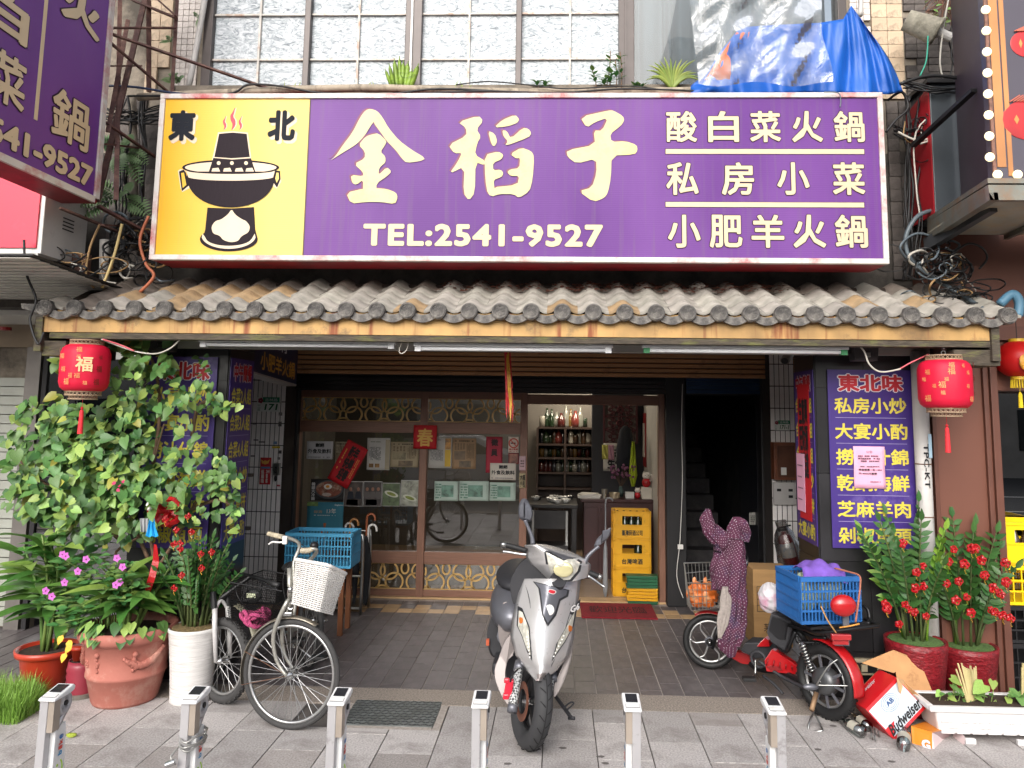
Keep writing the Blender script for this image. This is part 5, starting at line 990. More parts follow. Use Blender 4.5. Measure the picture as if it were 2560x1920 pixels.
# ---------------------------------------------------------------- right neighbour
l, r, b, t_ = rect(2335, 890, 2505, 1400, 5.52); nb = thing('neighbour_shop', (2.9, 5.6, 0), 'brown panelled neighbouring shop with a dark window at the right edge', 'building')
MB().bb((l, 5.55, 0), (r, 6.5, 3.0)).build('corner_panel', m_brown, nb); 
for x0, x1 in ((l, l+.03), (r-.1, r-.07), (r-.05, r)): MB().bb((x0, 5.52, 0), (x1, 5.55, 2.6)).build('moulding', M('brown moulding', '5f3a2e', .5), nb, bev=.004)
MB().bb((l+.03, 5.53, .9), (r-.1, 5.55, .94)).build('moulding', M('brown moulding', '5f3a2e'), nb)
MB().bb((r, 5.62, 2.1), (7, 5.9, 2.5)).build('window_head', m_brown, nb)
l, r4, b, t_ = rect(2372, 610, 2560, 860, 5.3); MB().bb((l+.02, 5.6, 2.3), (7, 5.95, 3.25)).build('fascia', m_brown, nb); MB().bb((l-.02, 5.56, 2.46), (7, 5.62, 2.56)).build('fascia_moulding', M('brown moulding', '5f3a2e'), nb)
MB().bb((r, 6.0, .55), (7, 6.02, 2.1)).build('pane', glassmat('dark shop glass', '55585c', .22), nb); MB().bb((r, 5.98, .5), (7, 6.05, .56)).build('sill', m_dark, nb); MB().bb((r, 6.0, 0), (7, 6.1, .5)).build('plinth', m_dark, nb)
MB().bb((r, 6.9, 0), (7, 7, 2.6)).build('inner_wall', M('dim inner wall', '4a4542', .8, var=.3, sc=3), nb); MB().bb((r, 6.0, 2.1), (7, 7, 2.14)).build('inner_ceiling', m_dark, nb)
MB().bb((l+.3, YU+.12, 3.25), (8, 6.2, 7)).build('upper_wall', m_conc, nb)
# projecting black sign with round bulbs
c0 = A(2398, 470, 5.0); sgn = thing('bulb_sign', (3.0, 4.6, 3.3), 'dark sign framed by round glowing bulbs with red lantern pictures at top right', 'sign'); m_bs = M('sign charcoal', '4a4550', .4, var=.08, sc=2)
Yn = 4.45; l, r, b, t_ = rect(2470, -60, 2700, 455, Yn); MB().bb((l, Yn, b), (r, Yn+.06, t_+.4)).build('face', m_bs, sgn)
x_b = A(2402, 300, 5.2).x; MB().poly([(l, Yn, b), (l, Yn, t_+.4), (x_b, 5.25, t_+.4), (x_b, 5.25, b)], (.02, 0, 0)).build('side', M('sign side aubergine', '40343f', .5, var=.12), sgn)
MB().bb((l-.006, Yn-.012, b), (l+.012, Yn, t_+.4)).build('edge_strip', M('worn copper edge', '7a5648', .6, var=.4, sc=30), sgn)
for px_, y0_, y1_, w_ in ((2490, 8, 418, 22), (2512, 8, 440, 12)): la, lb, ba, ta = rect(px_-w_/2, y0_-60, px_+w_/2, y1_, Yn); MB().bb((la, Yn-.004, ba), (lb, Yn, ta)).build('stripe', M('gold stripe', 'b07848', .4, var=.25, sc=1.5), sgn)
m_bulb = M('lit bulb', 'fff2bf', .4, var=0, emit=.75)
for k in range(9):
    c = A(2449+k*1.4, 27+k*52.5, Yn); 
    if k < 8: MB().ell(c+V((.03, -.012, 0)), (.027, .02, .027), 16, 10).build('bulb', m_bulb, sgn, True)
for px_ in (2491, 2541, 2595): c = A(px_, 438, Yn); MB().ell(c+V((0, -.012, 0)), (.027, .02, .027), 16, 10).build('bulb', m_bulb, sgn, True)
for cy_, s_ in ((300, 1), (110, .7)):
    c = A(2572, cy_, Yn); MB().ell(c+V((0, -.003, 0)), (.16*s_, .004, .125*s_), 30, 12).build('lantern_print', M('printed lantern red', 'b02328', .4, var=.35, sc=5), sgn)
    for k in range(-4, 5): MB().beam(c+V((.02*k*s_-.03, -.01, .11*s_)), c+V((.02*k*s_+.03, -.01, .15*s_)), .006).build('lantern_fringe', M('print copper', 'b8604a', .5), sgn)
    MB().poly([c+V((-.09*s_, -.008, 0)), c+V((-.075*s_, -.008, -.03)), c+V((-.06*s_, -.008, 0)), c+V((-.075*s_, -.008, .03))]).build('diamond_print', M('print gold', 'd98a4a', .5), sgn)
# red and charcoal boxes behind it, support strut
l, r, b, t_ = rect(2306, 232, 2415, 555, 5.45); t = thing('shop_light_box', ((l+r)/2, 5.6, b), 'charcoal light box with a red side between the cables and the bulb sign', 'sign'); xm_ = A(2315, 400, 5.4).x
MB().bb((xm_, 5.3, b), (r+.3, 5.6, t_)).build('face', M('charcoal panel', '3c4146', .4, var=.12), t, bev=.004); MB().poly([(xm_, 5.31, b+.02), (xm_, 5.31, t_-.02), (xm_-.02, 5.62, t_-.1), (xm_-.02, 5.62, b+.0)], (-.006, 0, 0)).build('red_side', M('red panel', '9c1c26', .4, var=.1), t)
MB().bb((xm_-.03, 5.27, t_), (r+.2, 5.62, t_+.03)).build('top', m_dark, t); 
tag(MB().beam(A(2282, 365, 5.35), A(2435, 225, 4.7), .04, .025).build('strut', m_dark), 'black diagonal strut holding the bulb sign', 'strut')
# metal awning below
t = thing('metal_awning', (3.0, 5.0, 3.0), 'grey metal awning edge below the bulb sign', 'awning'); m_aw = M('grey green metal', '7f8078', .4, .5, var=.15, sc=5, dirt='8a6f58', dsc=6)
P1, P2, P3, P4 = A(2470, 462, 4.35), A(2318, 555, 5.4), A(2318, 600, 5.4), A(2475, 500, 4.35)
MB().poly([P1, P4, P3, P2], (.05, 0, 0)).build('side_rail', m_aw, t); MB().poly([P1, P1+V((2, 0, 0)), P4+V((2, 0, 0)), P4], (0, .04, 0)).build('front_rail', m_aw, t)
MB().poly([P1+V((0, 0, .01)), P1+V((2, 0, .01)), V((P1.x+2, 5.45, P2.z)), P2], (0, 0, .03)).build('sheet', m_aw, t); MB().poly([P3+V((0, 0, .04)), P4+V((0, .02, .05)), P4+V((2, .02, .05)), V((P4.x+2, 5.4, P3.z+.04))], (0, 0, .01)).build('soffit', M('awning underside', 'a3a196', .5, var=.15, sc=4, dirt='b09a70', dsc=6), t)
MB().beam(A(2318, 612, 5.4), A(2482, 512, 4.7), .05, .09).build('bracket', M('bracket steel', '3f4144', .5), t); MB().beam(P3+V((.55, 0, .02)), P4+V((.6, .1, .02)), .03).build('rib', m_aw, t)
# round red lantern at the right edge
c = A(2545, 898, 5.5); t = thing('round_lantern', c, 'bright red round lantern with yellow fringe at the right edge', 'lantern'); k = 46/1900*5.5
rows = [[c+V((k*1.15*sin(pi*j/16)*cos(2*pi*i/24)*(1 if j % 2 else .97), k*1.15*sin(pi*j/16)*sin(2*pi*i/24)*(1 if j % 2 else .97), k*cos(pi*j/16))) for i in range(24)] for j in range(17)]
MB().loft(rows, True).build('shade', M('bright red silk', 'd01a1a', .45, var=.1, transl=.3), t, smooth=True)
for s_ in (-1, 1): MB().lathe([(.055, 0), (.055, .03)], c+V((0, 0, s_*k*.97-.015)), 18).build('ring', M('gold band', 'c9a62c', .4), t)
mb = MB(); [mb.tube([c+V((.05*cos(i*.3), .05*sin(i*.3), -k)), c+V((.055*cos(i*.3), .055*sin(i*.3), -k-.07))], .003, 4) for i in range(21)]; stuff(mb.build('fringe', M('yellow fringe', 'e0c01c', .7), t))
mb = MB().tube([c+V((0, 0, -k)), c+V((0, 0, -k-.1))], .002, 5).lathe([(.006, -.1), (.013, -.12), (.015, -.21)], c+V((0, 0, -k)), 10); mb.build('tassel', M('yellow fringe', 'e0c01c', .7), t)
MB().ell(c+V((-.03, -k*1.08, -.03)), (.05, .012, .055), 14, 8, rough=.1).build('gold_print', M('gold figure print', 'c98a2a', .5, var=.4, sc=40), t)
MB().tube([c+V((0, 0, k)), c+V((0, 0, k+.25))], .003, 5).build('hanger', m_dark, t)
# crates at the right edge
m_yc2 = M('bright yellow plastic', 'f0c80c', .4, var=.05)


Yk = 5.62; xk = A(2545, 1440, Yk).x+.12
cr_ = [(.0, 'lowest black crate at the right edge beside the red pots', m_dark, .34), (.345, 'second black crate at the right edge beside the red pots', m_dark, .25), (.6, 'lower yellow crate at the right edge behind the red pot', m_yc2, .27), (.875, 'upper yellow beer crate at the right edge with dark bottles', m_yc2, .29)]
for z, lab, m_, h_ in cr_: crate(V((xk, Yk+.17, z+.001)), .42, .32, h_, m_, lab, style='beer' if h_ == .29 else 'slot', slots=(7, 3))
for i in range(5): o = bpy.data.objects.new('beer_bottle', bottle(0, '3d2a1a')); COL.objects.link(o); o.location = (xk-.15+i*.07, Yk+.08, .9); o.scale = (.85, .85, 1.05); tag(o, 'brown beer bottle in the upper yellow crate at the right edge', 'bottle', 'bottles in the upper yellow crate')
# electric box in the wall by the trash
l, r, b, t_ = rect(2130, 1650, 2205, 1690, 5.45); t = thing('wall_socket_box', ((l+r)/2, 5.45, b), 'open beige electrical box low on the right pillar behind the carton', 'electrical box'); MB().bb((l, 5.46, b), (r, 5.5, t_)).build('frame', M('beige metal', 'b3a68c', .5, var=.1), t, bev=.004); MB().bb((l+.03, 5.452, b+.02), (r-.03, 5.46, t_-.02)).build('recess', m_dark, t); MB().bb((l+.06, 5.44, b+.03), (l+.1, 5.452, t_-.03)).build('switch', M('beige metal', 'b3a68c'), t)
# ---------------------------------------------------------------- left neighbour
nl = thing('neighbour_shop', (-4, 6.5, 0), 'neighbouring shop with a slatted soffit, striped shutter and dark glass door at the left edge', 'building')
Yl = 6.6; xq = A(40, 1000, Yl).x; z_h = A(60, 868, Yl).z
MB().bb((-8, Yl, z_h), (xL-.6, Yl+.3, z_h+.25)).build('beam', M('beige beam', '8f7f6c', .7, var=.1), nl)
ms_ = MB().box((0, 0, 0), (.14, .02, .006)).mesh('soffit_slat', M('aluminium soffit slat', 'c9c4bc', .5, 0, var=.1, rnd=.05))
MB().poly([(-8, 4.4, 2.8), (xL-.75, 4.4, 2.8), (xL-.75, Yl, z_h+.27), (-8, Yl, z_h+.27)], (0, 0, .01)).build('soffit', m_dark, nl)
for k in range(24): f = k/24; y = 4.42+f*(Yl-4.42); z = 2.795+(z_h+.265-2.795)*f; MB().bb((-8, y, z-.008), (xL-.78, y+.085, z-.002)).build('soffit_slat', M('aluminium soffit slat', '9a958e'), nl)
l, r, b, t_ = rect(-60, 880, 45, 1500, Yl)
for k in range(26): z = .02+k*.082; MB().bb((-8, Yl+.01+.006*(k % 2), z), (r, Yl+.03, z+.074)).build('shutter_slat', M('pale green shutter slat', '8f9a90' if 0 else 'a3a59c', .45, .2, var=.1), nl)
MB().bb((r, Yl-.02, 0), (r+.13, Yl+.06, z_h)).build('shutter_guide', M('grey guide', '77726e', .4, .5, var=.15), nl); MB().bb((r+.15, Yl-.01, 0), (r+.19, Yl+.04, z_h)).build('door_stile', m_dark, nl)
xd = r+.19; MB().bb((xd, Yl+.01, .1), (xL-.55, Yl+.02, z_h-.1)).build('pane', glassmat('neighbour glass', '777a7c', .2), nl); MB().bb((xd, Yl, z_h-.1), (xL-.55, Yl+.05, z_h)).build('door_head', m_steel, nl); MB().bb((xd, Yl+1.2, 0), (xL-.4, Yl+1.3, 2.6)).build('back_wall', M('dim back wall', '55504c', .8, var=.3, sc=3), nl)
for z in (1.25, .75, .3): MB().bb((xd, Yl+.7, z), (xL-.5, Yl+.75, z+.03)).build('inner_shelf', M('inner shelf', '6a615c', .6), nl)
MB().bb((-8, Yl+.05, 0), (xd, Yl+.1, 2.6)).build('wall', m_conc, nl)
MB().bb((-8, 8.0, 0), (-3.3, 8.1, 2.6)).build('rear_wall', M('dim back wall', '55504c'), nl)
text('新鮮', m_ink2, (V((xd+.1, Yl-.001, Zp(1010, Yl, 130))), V((.22, 0, 0)), V((0, 0, .12))), nl, bold=.03)
tag(MB().lathe([(0, -.03), (.05, -.025), (.05, .0)], A(12, 818, 6.0), 16).build('fire_alarm', M('alarm red', '8a1c1c', .4)), 'small red alarm lamp on the slatted soffit at the left edge', 'alarm')
MB().bb((-8, 5.3, 2.8), (xL-1.0, 5.36, 3.0)).build('fascia', M('peeling brown fascia', '6b4c42', .7, var=.2, sc=3, dirt='b9aa9c', dsc=3, damt=.25), nl)
# ---------------------------------------------------------------- plants
def leafmesh(name, w_, mat, lob=0, fold=.25, droop=.25, n=6, tip=1.0):
    """unit leaf along +Y: midrib plus two folded halves"""
    vs = []; fs = []
    for i in range(n+1):
        f = i/n; ww = w_*(sin(pi*min(1, f**(.75 if tip >= 1 else 1)*.98+.02)))**tip
        if lob: ww = w_*(1 if f < .3 else ((1-f)/.7)**.7)*(.55 if i == 0 else 1)
        y = f; z = -droop*f*f
        yb = y-(lob if i == 0 else lob*.35 if i == 1 else 0)
        vs += [(-ww, yb, z+abs(ww)*fold), (0, y, z), (ww, yb, z+abs(ww)*fold)]
    for i in range(n):
        a = i*3; fs += [(a, a+1, a+4, a+3), (a+1, a+2, a+5, a+4)]
    return MB().add(vs, fs).mesh(name, mat, True)
def leafT(c, d, nrm, s, wx=1):
    d = V(d).normalized(); x = d.cross(V(nrm)); x = x.normalized() if x.length > 1e-4 else V((1, 0, 0)); z = x.cross(d)
    R = Matrix((x, d, z)).transposed().to_4x4(); return Matrix.Translation(c) @ R @ Matrix.Diagonal((s*wx, s, s, 1))
class Leaves:
    """keeps the first 300 leaves as parts, the rest in one joined part"""
    def __init__(s, parent, name='leaf'): s.p = parent; s.n = 0; s.mb = {}; s.name = name; s.items = []
    def add(s, me, T): s.items.append((T.translation.y-T.to_scale()[1]*2, me, T))
    def done(s):
        s.items.sort(key=lambda i: i[0]); 
        for k, (_, me, T) in enumerate(s.items):
            if k < 290: inst(me, s.name, s.p, T)
            else:
                mt = me.materials[0]; mb = s.mb.setdefault(mt.name, (MB(), mt))[0]; mb.T = T; mb.add([v.co for v in me.vertices], [tuple(p.vertices) for p in me.polygons])
        for mb, mt in s.mb.values(): mb.T = Matrix(); stuff(fix(mb.build('foliage', mt, smooth=True), s.p))
def leafmat(name, c, rnd=.22, **k): return M(name, c, .42, var=.15, sc=14, rnd=rnd, hue=.018, transl=.22, spec=.4, **k)
L_mid, L_dk, L_lt, L_yel = leafmat('vine leaf', '5f8648'), leafmat('vine leaf dark', '466a38'), leafmat('young leaf', '93b25c'), leafmat('yellowing leaf', 'a3a348')
heart = [leafmesh('leaf', .44, m_, lob=.16, droop=.18, n=5) for m_ in (L_mid, L_dk, L_lt, L_yel)]
q = random.Random(21)
vb = thing('climbing_vine', A(400, 1500, 5.3), 'big leafy vine of heart shaped leaves climbing the left pillar behind the pots', 'vine'); LV = Leaves(vb)
blobs = [(60,1120,60,90,38),(130,1080,95,100,110),(210,1120,100,110,150),(300,1130,90,130,170),(330,960,55,110,70),(370,900,60,60,24),(310,850,50,22,22),(430,840,60,14,16),(360,1240,110,70,120),(180,1260,110,60,105),(440,1010,80,60,26),(500,990,50,30,22),(560,1020,48,20,18),(510,930,20,50,16),(480,1180,100,70,62),(560,1200,42,60,42),(590,1290,20,40,14),(500,1290,60,26,20),(120,1190,90,70,70),(260,1330,130,40,55),(150,880,35,40,12),(60,1250,50,40,22),(440,1100,60,60,10),(400,960,50,70,18)]
for cx, cy, rx, ry, n_ in blobs:
    for k in range(int(n_*1.3)):
        a = q.uniform(0, 2*pi); r_ = math.sqrt(q.random()); px, py = cx+rx*r_*cos(a), cy+ry*r_*sin(a); Y = 5.42-.5*q.random()**.8*(1-.5*r_)
        if px > 540 and Y > 5.3: Y = 5.2
        if py < 900: Y = q.uniform(5.15, 5.4)
        s_ = q.uniform(.04, .092)*(1.25 if px < 230 and q.random() < .3 else 1)*(.8 if px > 480 else 1)
        me_ = heart[q.choices((0, 1, 2, 3), (.5, .24, .22 if py > 900 else .02, .04))[0]]
        d = V((q.uniform(-.7, .7), q.uniform(-.55, .05), q.uniform(-1, .15))); nr = V((q.uniform(-.5, .5), -1, q.uniform(.2, 1.2)))
        LV.add(me_, leafT(A(px, py, Y), d, nr, s_))
LV.done()
m_stem = M('vine stem', '6b5340', .8, var=.25, sc=20, bump=.4)
for pts in ([(400,1480),(385,1400),(372,1300),(380,1180),(410,1060)], [(372,1400),(330,1300),(300,1180),(250,1080)], [(395,1420),(450,1330),(500,1240),(560,1180)], [(340,1500),(310,1420),(290,1380),(360,1330),(400,1240)], [(383,1160),(400,1020),(380,900),(330,850)], [(300,1350),(200,1260),(100,1200),(50,1150)], [(430,1300),(540,1250),(600,1280)], [(480,1090),(500,1010),(560,1010)]):
    MB().tube([A(a, b, 5.35) for a, b in pts], [.014-.002*i for i in range(len(pts))], 7, sm=4).build('stem', m_stem, vb, True)
m_mag = M('magenta bract', 'c0285f', .6, var=.1, transl=.2)
for k, (a, b) in enumerate(((290, 1205), (300, 1212), (292, 1222), (308, 1200))): inst(leafmesh('flower', .4, m_mag, droop=.1, n=4), 'flower', vb, leafT(A(a, b, 4.88), (q.uniform(-1, 1), -.3, q.uniform(-1, 1)), (0, -1, .2), .03))
# red bow, blue scrap and toy in the vine
def bow(c, s_, mat, label, group=None, gold=True, n=6):
    t = thing('ribbon_bow', c, label, 'bow', group); mb = MB()
    for k in range(n):
        a = 2*pi*k/n+q.uniform(-.3, .3); d = V((cos(a), -.35, sin(a))); d.normalize(); e_ = c+d*s_*.5; R = V(d).to_track_quat('X', 'Y').to_matrix() @ Matrix.Rotation(q.uniform(-.9, .9), 3, 'X'); mb.torus(e_, s_*.36, s_*.17, R @ V((0, 0, 1)), 9, 5, 1.5)
    mb.build('loop', mat, t)
    if gold: mb = MB(); [mb.ell(c+V((.004*sin(k*2), -s_*.3, -s_*(.5+.28*k))), s_*.1, 6, 4) for k in range(5)]; mb.build('gold_beads', M('gold bead', 'd9a83a', .3, .6), t)
    return t
m_bow = M('red foil ribbon', 'a8141c', .32, var=.12, sc=40, bump=.3, bsc=120)
bow(A(425, 1278, 5.2), .11, m_bow, 'large crumpled red ribbon bow in the vine above the white pot', gold=False, n=9); bow(A(395, 1272, 5.22), .07, m_bow, 'smaller red ribbon bow left of the large one in the vine', gold=False, n=7)
o = MB().loft([[A(374+k*3+(k%2)*2, 1294+0*k, 5.1+.01*(k%2)) for k in range(5)], [A(370+k*4.5, 1318, 5.1+.02*(k % 2)) for k in range(5)], [A(364+k*8, 1340+(k % 2)*3, 5.1+.02*(k % 2)) for k in range(5)]]).build('cloth_scrap', M('bright blue cloth', '2aa3d9', .7), solid=.003); tag(o, 'bright blue scrap of cloth hanging from the vine', 'cloth')
o = MB().loft([[A(350+k*5, 1296+0*k, 5.12+.01*(k%2)) for k in range(5)], [A(352+k*4, 1330, 5.12+.02*(k % 2)) for k in range(5)]]).build('cloth_scrap', M('grey cloth', '9a9c9e', .8), solid=.003); tag(o, 'grey scrap of cloth beside the blue one in the vine', 'cloth')
o = MB().ell(A(373, 1262, 5.05), .02, 12, 8).ell(A(373, 1271, 5.05), (.014, .014, .016), 10, 8).build('toy_charm', M('toy white', 'd9d5cf', .4), smooth=True); tag(o, 'small round white charm hanging in the vine', 'charm')
o = MB().loft([[A(385, 1360, 5.0), A(392, 1362, 5.0)], [A(382, 1400, 5.02), A(398, 1404, 5.02)], [A(372, 1440, 5.0), A(388, 1446, 5.0)], [A(362, 1470, 5.02), A(372, 1490, 5.02)]]).build('red_ribbon', m_bow, solid=.002); tag(o, 'long red ribbon hanging from the bow between the pots', 'ribbon')
# --- pots
def pot(name, c, prof_, mat, label, cat='pot', n=40, soil=True, bump_fn=None):
    t = thing(name, c, label, cat); MB().lathe(prof_, c, n, cap=False).build('pot', mat, t, smooth=True)
    if soil: r_ = prof_[-2][0]; MB().lathe([(0, prof_[-1][1]+.0), (r_-.005, prof_[-1][1])], c, n, cap=False).build('soil', M('potting soil', '3a2c22', .95, var=.4, sc=50, bump=.8), t)
    return t
m_terra = M('terracotta', 'a8675a', .8, var=.1, sc=5, dirt='c29a8a', dsc=3, damt=.3, bump=.15, bsc=60); m_orp = M('orange plastic pot', 'b23a26', .35, var=.06, sc=4)
# terracotta
gb = G(275, 1776); c = V((gb.x-.02, gb.y+.2, 0)); Rr = .3; Hh = A(290, 1592, c.y-Rr).z
pf = [(0, 0), (.19, 0), (.2, .02), (.235, Hh*.36), (.243, Hh*.37), (.243, Hh*.41), (.238, Hh*.42), (.262, Hh*.82), (.285, Hh*.84), (.3, Hh*.88), (.305, Hh*.95), (.295, Hh), (.275, Hh), (.265, Hh*.94), (.26, Hh*.9)]
tp = pot('flower_pot', c, pf, m_terra, 'large terracotta pot with moulded garlands holding leafy plants and pink flowers', 'potted plant')
mb = MB()
def onpot(a, z): f = z/Hh; r_ = .2+.065*f*1.25; return c+V((r_*cos(a), r_*sin(a), z))
for a0 in (-pi*.93, -pi*.36):
    for k in range(26):
        f = k/25; a = a0+.95*f if a0 > -2 else a0+.5*f; z = Hh*(.74-.2*sin(pi*min(1, .12+f*.8))+.05*f); mb.ell(onpot(a, z), .014+.012*sin(pi*f), 7, 5, rough=.25, rg=q)
for a in (-2.25,):
    for k in range(10): mb.ell(onpot(a+.08*cos(k*.628), Hh*.58+.02*sin(k*.628)), (.009, .009, .009), 6, 4)
    mb.ell(onpot(a, Hh*.58), .012, 8, 6)
for a in (-1.8, -2.75, -.9):
    mb.ell(onpot(a, Hh*.72), .018, 8, 6)
    for k in range(7): mb.ell(onpot(a+q.uniform(-.06, .06), Hh*(.66-.025*k)), .014, 6, 5)
mb.build('garland_relief', m_terra, tp, True)
# orange pot left
g2 = G(75, 1742); co_ = V((g2.x, g2.y+.15, 0)); H2 = A(90, 1640, co_.y-.2).z
to = pot('flower_pot', co_, [(0, 0), (.13, 0), (.14, .02), (.165, H2*.8), (.175, H2*.84), (.195, H2*.86), (.2, H2), (.188, H2), (.18, H2*.93), (.175, H2*.92)], m_orp, 'glossy orange red pot with a long leaved plant at the far left', 'potted plant')
# small maroon stack
g3 = G(178, 1752); c3_ = V((g3.x, g3.y+.1, 0)); m_mar2 = M('maroon glaze', '8f3240', .4, var=.1)
rib = [(.09+.006*(k % 2), .02+k*.022) for k in range(9)]
tm_ = pot('flower_pot', c3_, [(0, 0), (.085, 0)]+rib+[(.085, .23), (.08, .225), (.078, .22)], m_mar2, 'small ribbed maroon pot stacked with tiny pots between the orange and terracotta pots', 'pot')
for dx, dy, s_, m_ in ((-.02, -.02, .05, m_orp), (.05, -.03, .035, M('tiny red pot', 'b5202a', .4))): MB().lathe([(0, .23), (s_*.7, .23), (s_, .3), (s_*1.1, .3), (s_*1.1, .32), (0, .32)], c3_+V((dx, dy, 0)), 18, cap=False).build('tiny_pot', m_, tm_, True)
MB().lathe([(0, -.0), (.1, .0), (.11, .03), (.1, .03)], c3_+V((0, 0, .0)), 24).build('saucer', M('grey saucer', '7d776f', .8), tm_)
# white tall pot
g4 = G(452, 1768); c4 = V((g4.x, g4.y+.13, 0)); H4 = A(458, 1580, c4.y-.15).z; m_wp = M('white ribbed glaze', 'd5d2cf', .6, var=.1, sc=3, stretch=(1, 1, 30), dirt='77716d', dsc=10, damt=.22, bump=.5, bsc=9)
m_wp.node_tree.nodes['Mapping'].inputs['Scale'].default_value = (.6, .6, 28)
pf = [(0, 0), (.125, 0), (.13, .01)]+[(.128+.03*(k/30)**1.5+.0012*(k % 2), .02+(H4-.05)*k/30) for k in range(31)]+[(.165, H4-.02), (.165, H4), (.152, H4), (.148, H4-.02)]
tw_ = pot('flower_pot', c4, pf, m_wp, 'tall white ribbed pot with a dark green zz plant and small red bows', 'potted plant')
# --- lance leaved plants
L_dra = leafmat('dracaena leaf', '55803a'); L_dr2 = leafmat('dracaena leaf pale', '7d9d4a'); dra = [leafmesh('leaf', .13, m_, droop=.55, fold=.3, n=8, tip=.9) for m_ in (L_dra, L_dra, L_dr2)]
def arching(t, base, n, spread, hmin, hmax, ls, seed, ax=1.0, stems=5):
    q = random.Random(seed); LL = Leaves(t)
    for s_ in range(stems):
        a = 2*pi*s_/stems+q.uniform(-.3, .3); sp = spread*q.uniform(.15, .55); top_ = base+V((sp*cos(a)*ax, sp*sin(a)*.6, q.uniform(hmin, hmax))); MB().tube([base+V((.04*cos(a), .04*sin(a), -.02)), base+(top_-base)*.5+V((.02, 0, 0)), top_], [.012, .01, .006], 7, sm=3).build('stem', leafmat('green stem', '6f8a48'), t, True)
        for k in range(n//stems):
            f = .35+.65*k/(n//stems); p_ = base+(top_-base)*f; b_ = k*2.4+a; up = .2+.9*f*q.uniform(.6, 1.1); d = V((cos(b_), sin(b_)*.8-.15, up)); LL.add(dra[q.choice((0, 1, 2)) if f > .6 else 0], leafT(p_, d, (-.1*cos(b_), -.25, 1), ls*q.uniform(.7, 1.15)))
    LL.done()
arching(to, co_+V((0, 0, H2)), 74, .42, .25, .82, .36, 2, stems=7)
arching(tp, c+V((.02, -.02, Hh)), 84, .5, .12, .42, .3, 5, stems=8)
LL = Leaves(tp, 'small_leaf'); small = [leafmesh('small_leaf', .27, m_, droop=.15, n=4) for m_ in (leafmat('periwinkle leaf', '4f8048'), leafmat('periwinkle leaf pale', '7a9a55'))]
fl = [(157,1386),(216,1398),(195,1428),(293,1395),(307,1417),(162,1456),(290,1462),(300,1455),(130,1491),(115,1477),(165,1390)]
for (a, b) in fl+[(200,1420),(240,1440),(270,1420),(330,1400),(180,1480),(150,1510),(200,1500),(230,1380),(330,1440),(200,1540),(160,1545),(260,1400),(310,1480)]:
    c_ = A(a, b+10, 4.88+q.uniform(0, .2)); MB().tube([c+V(((c_.x-c.x)*.4, (c_.y-c.y)*.5, Hh)), (c_+c+V((0, 0, Hh)))/2+V((0, 0, .04)), c_], .004, 5, sm=3).build('sprig', leafmat('green stem', '6f8a48'), tp, True)
    for k in range(9): an = k*2.4; LL.add(small[k % 2], leafT(c_+V((q.uniform(-.05, .05), q.uniform(-.03, .05), q.uniform(-.06, .0))), (cos(an), sin(an)*.7-.3, .25), (0, -.4, 1), q.uniform(.06, .09)))
LL.done()
m_pf = M('pink periwinkle', 'd070c8', .6, var=.08, transl=.2); pet = leafmesh('petal', .5, m_pf, droop=.05, n=3)
for a, b in fl:
    c_ = A(a, b, 4.84); e0 = bpy.data.objects.new('flower', MB().ell(c_+V((0, -.004, 0)), .004, 8, 6).mesh('flower', M('flower eye', '7a2a5a', .6))); COL.objects.link(e0); fix(e0, tp); tl_ = q.uniform(-.4, .4)
    for k in range(5): an = k*1.2566+tl_; inst(pet, 'petal', e0, leafT(c_, (cos(an), -.15, sin(an)), (0, -1, .1), .027))
# vine runners over the pot rim and a variegated yellow leaf
LL = Leaves(tp, 'heart_leaf')
for k in range(40): a = q.uniform(-2.9, -.3); LL.add(heart[q.choice((0, 1, 2))], leafT(c+V((.27*cos(a), .27*sin(a), Hh+q.uniform(-.02, .07))), (cos(a), sin(a), -.9), (cos(a), sin(a), 1), q.uniform(.05, .09)))
LL.done()
for k, (a, b) in enumerate(((180, 1612), (166, 1632), (158, 1588), (172, 1600))): inst(leafmesh('yellow_leaf', .35, M('yellow leaf', 'd9a92a', .6, var=.2, sc=40), n=4), 'yellow_leaf', tp, leafT(A(a, b, 4.9), (q.uniform(-.6, .6), -.4, -.6), (0, -1, .5), .06))
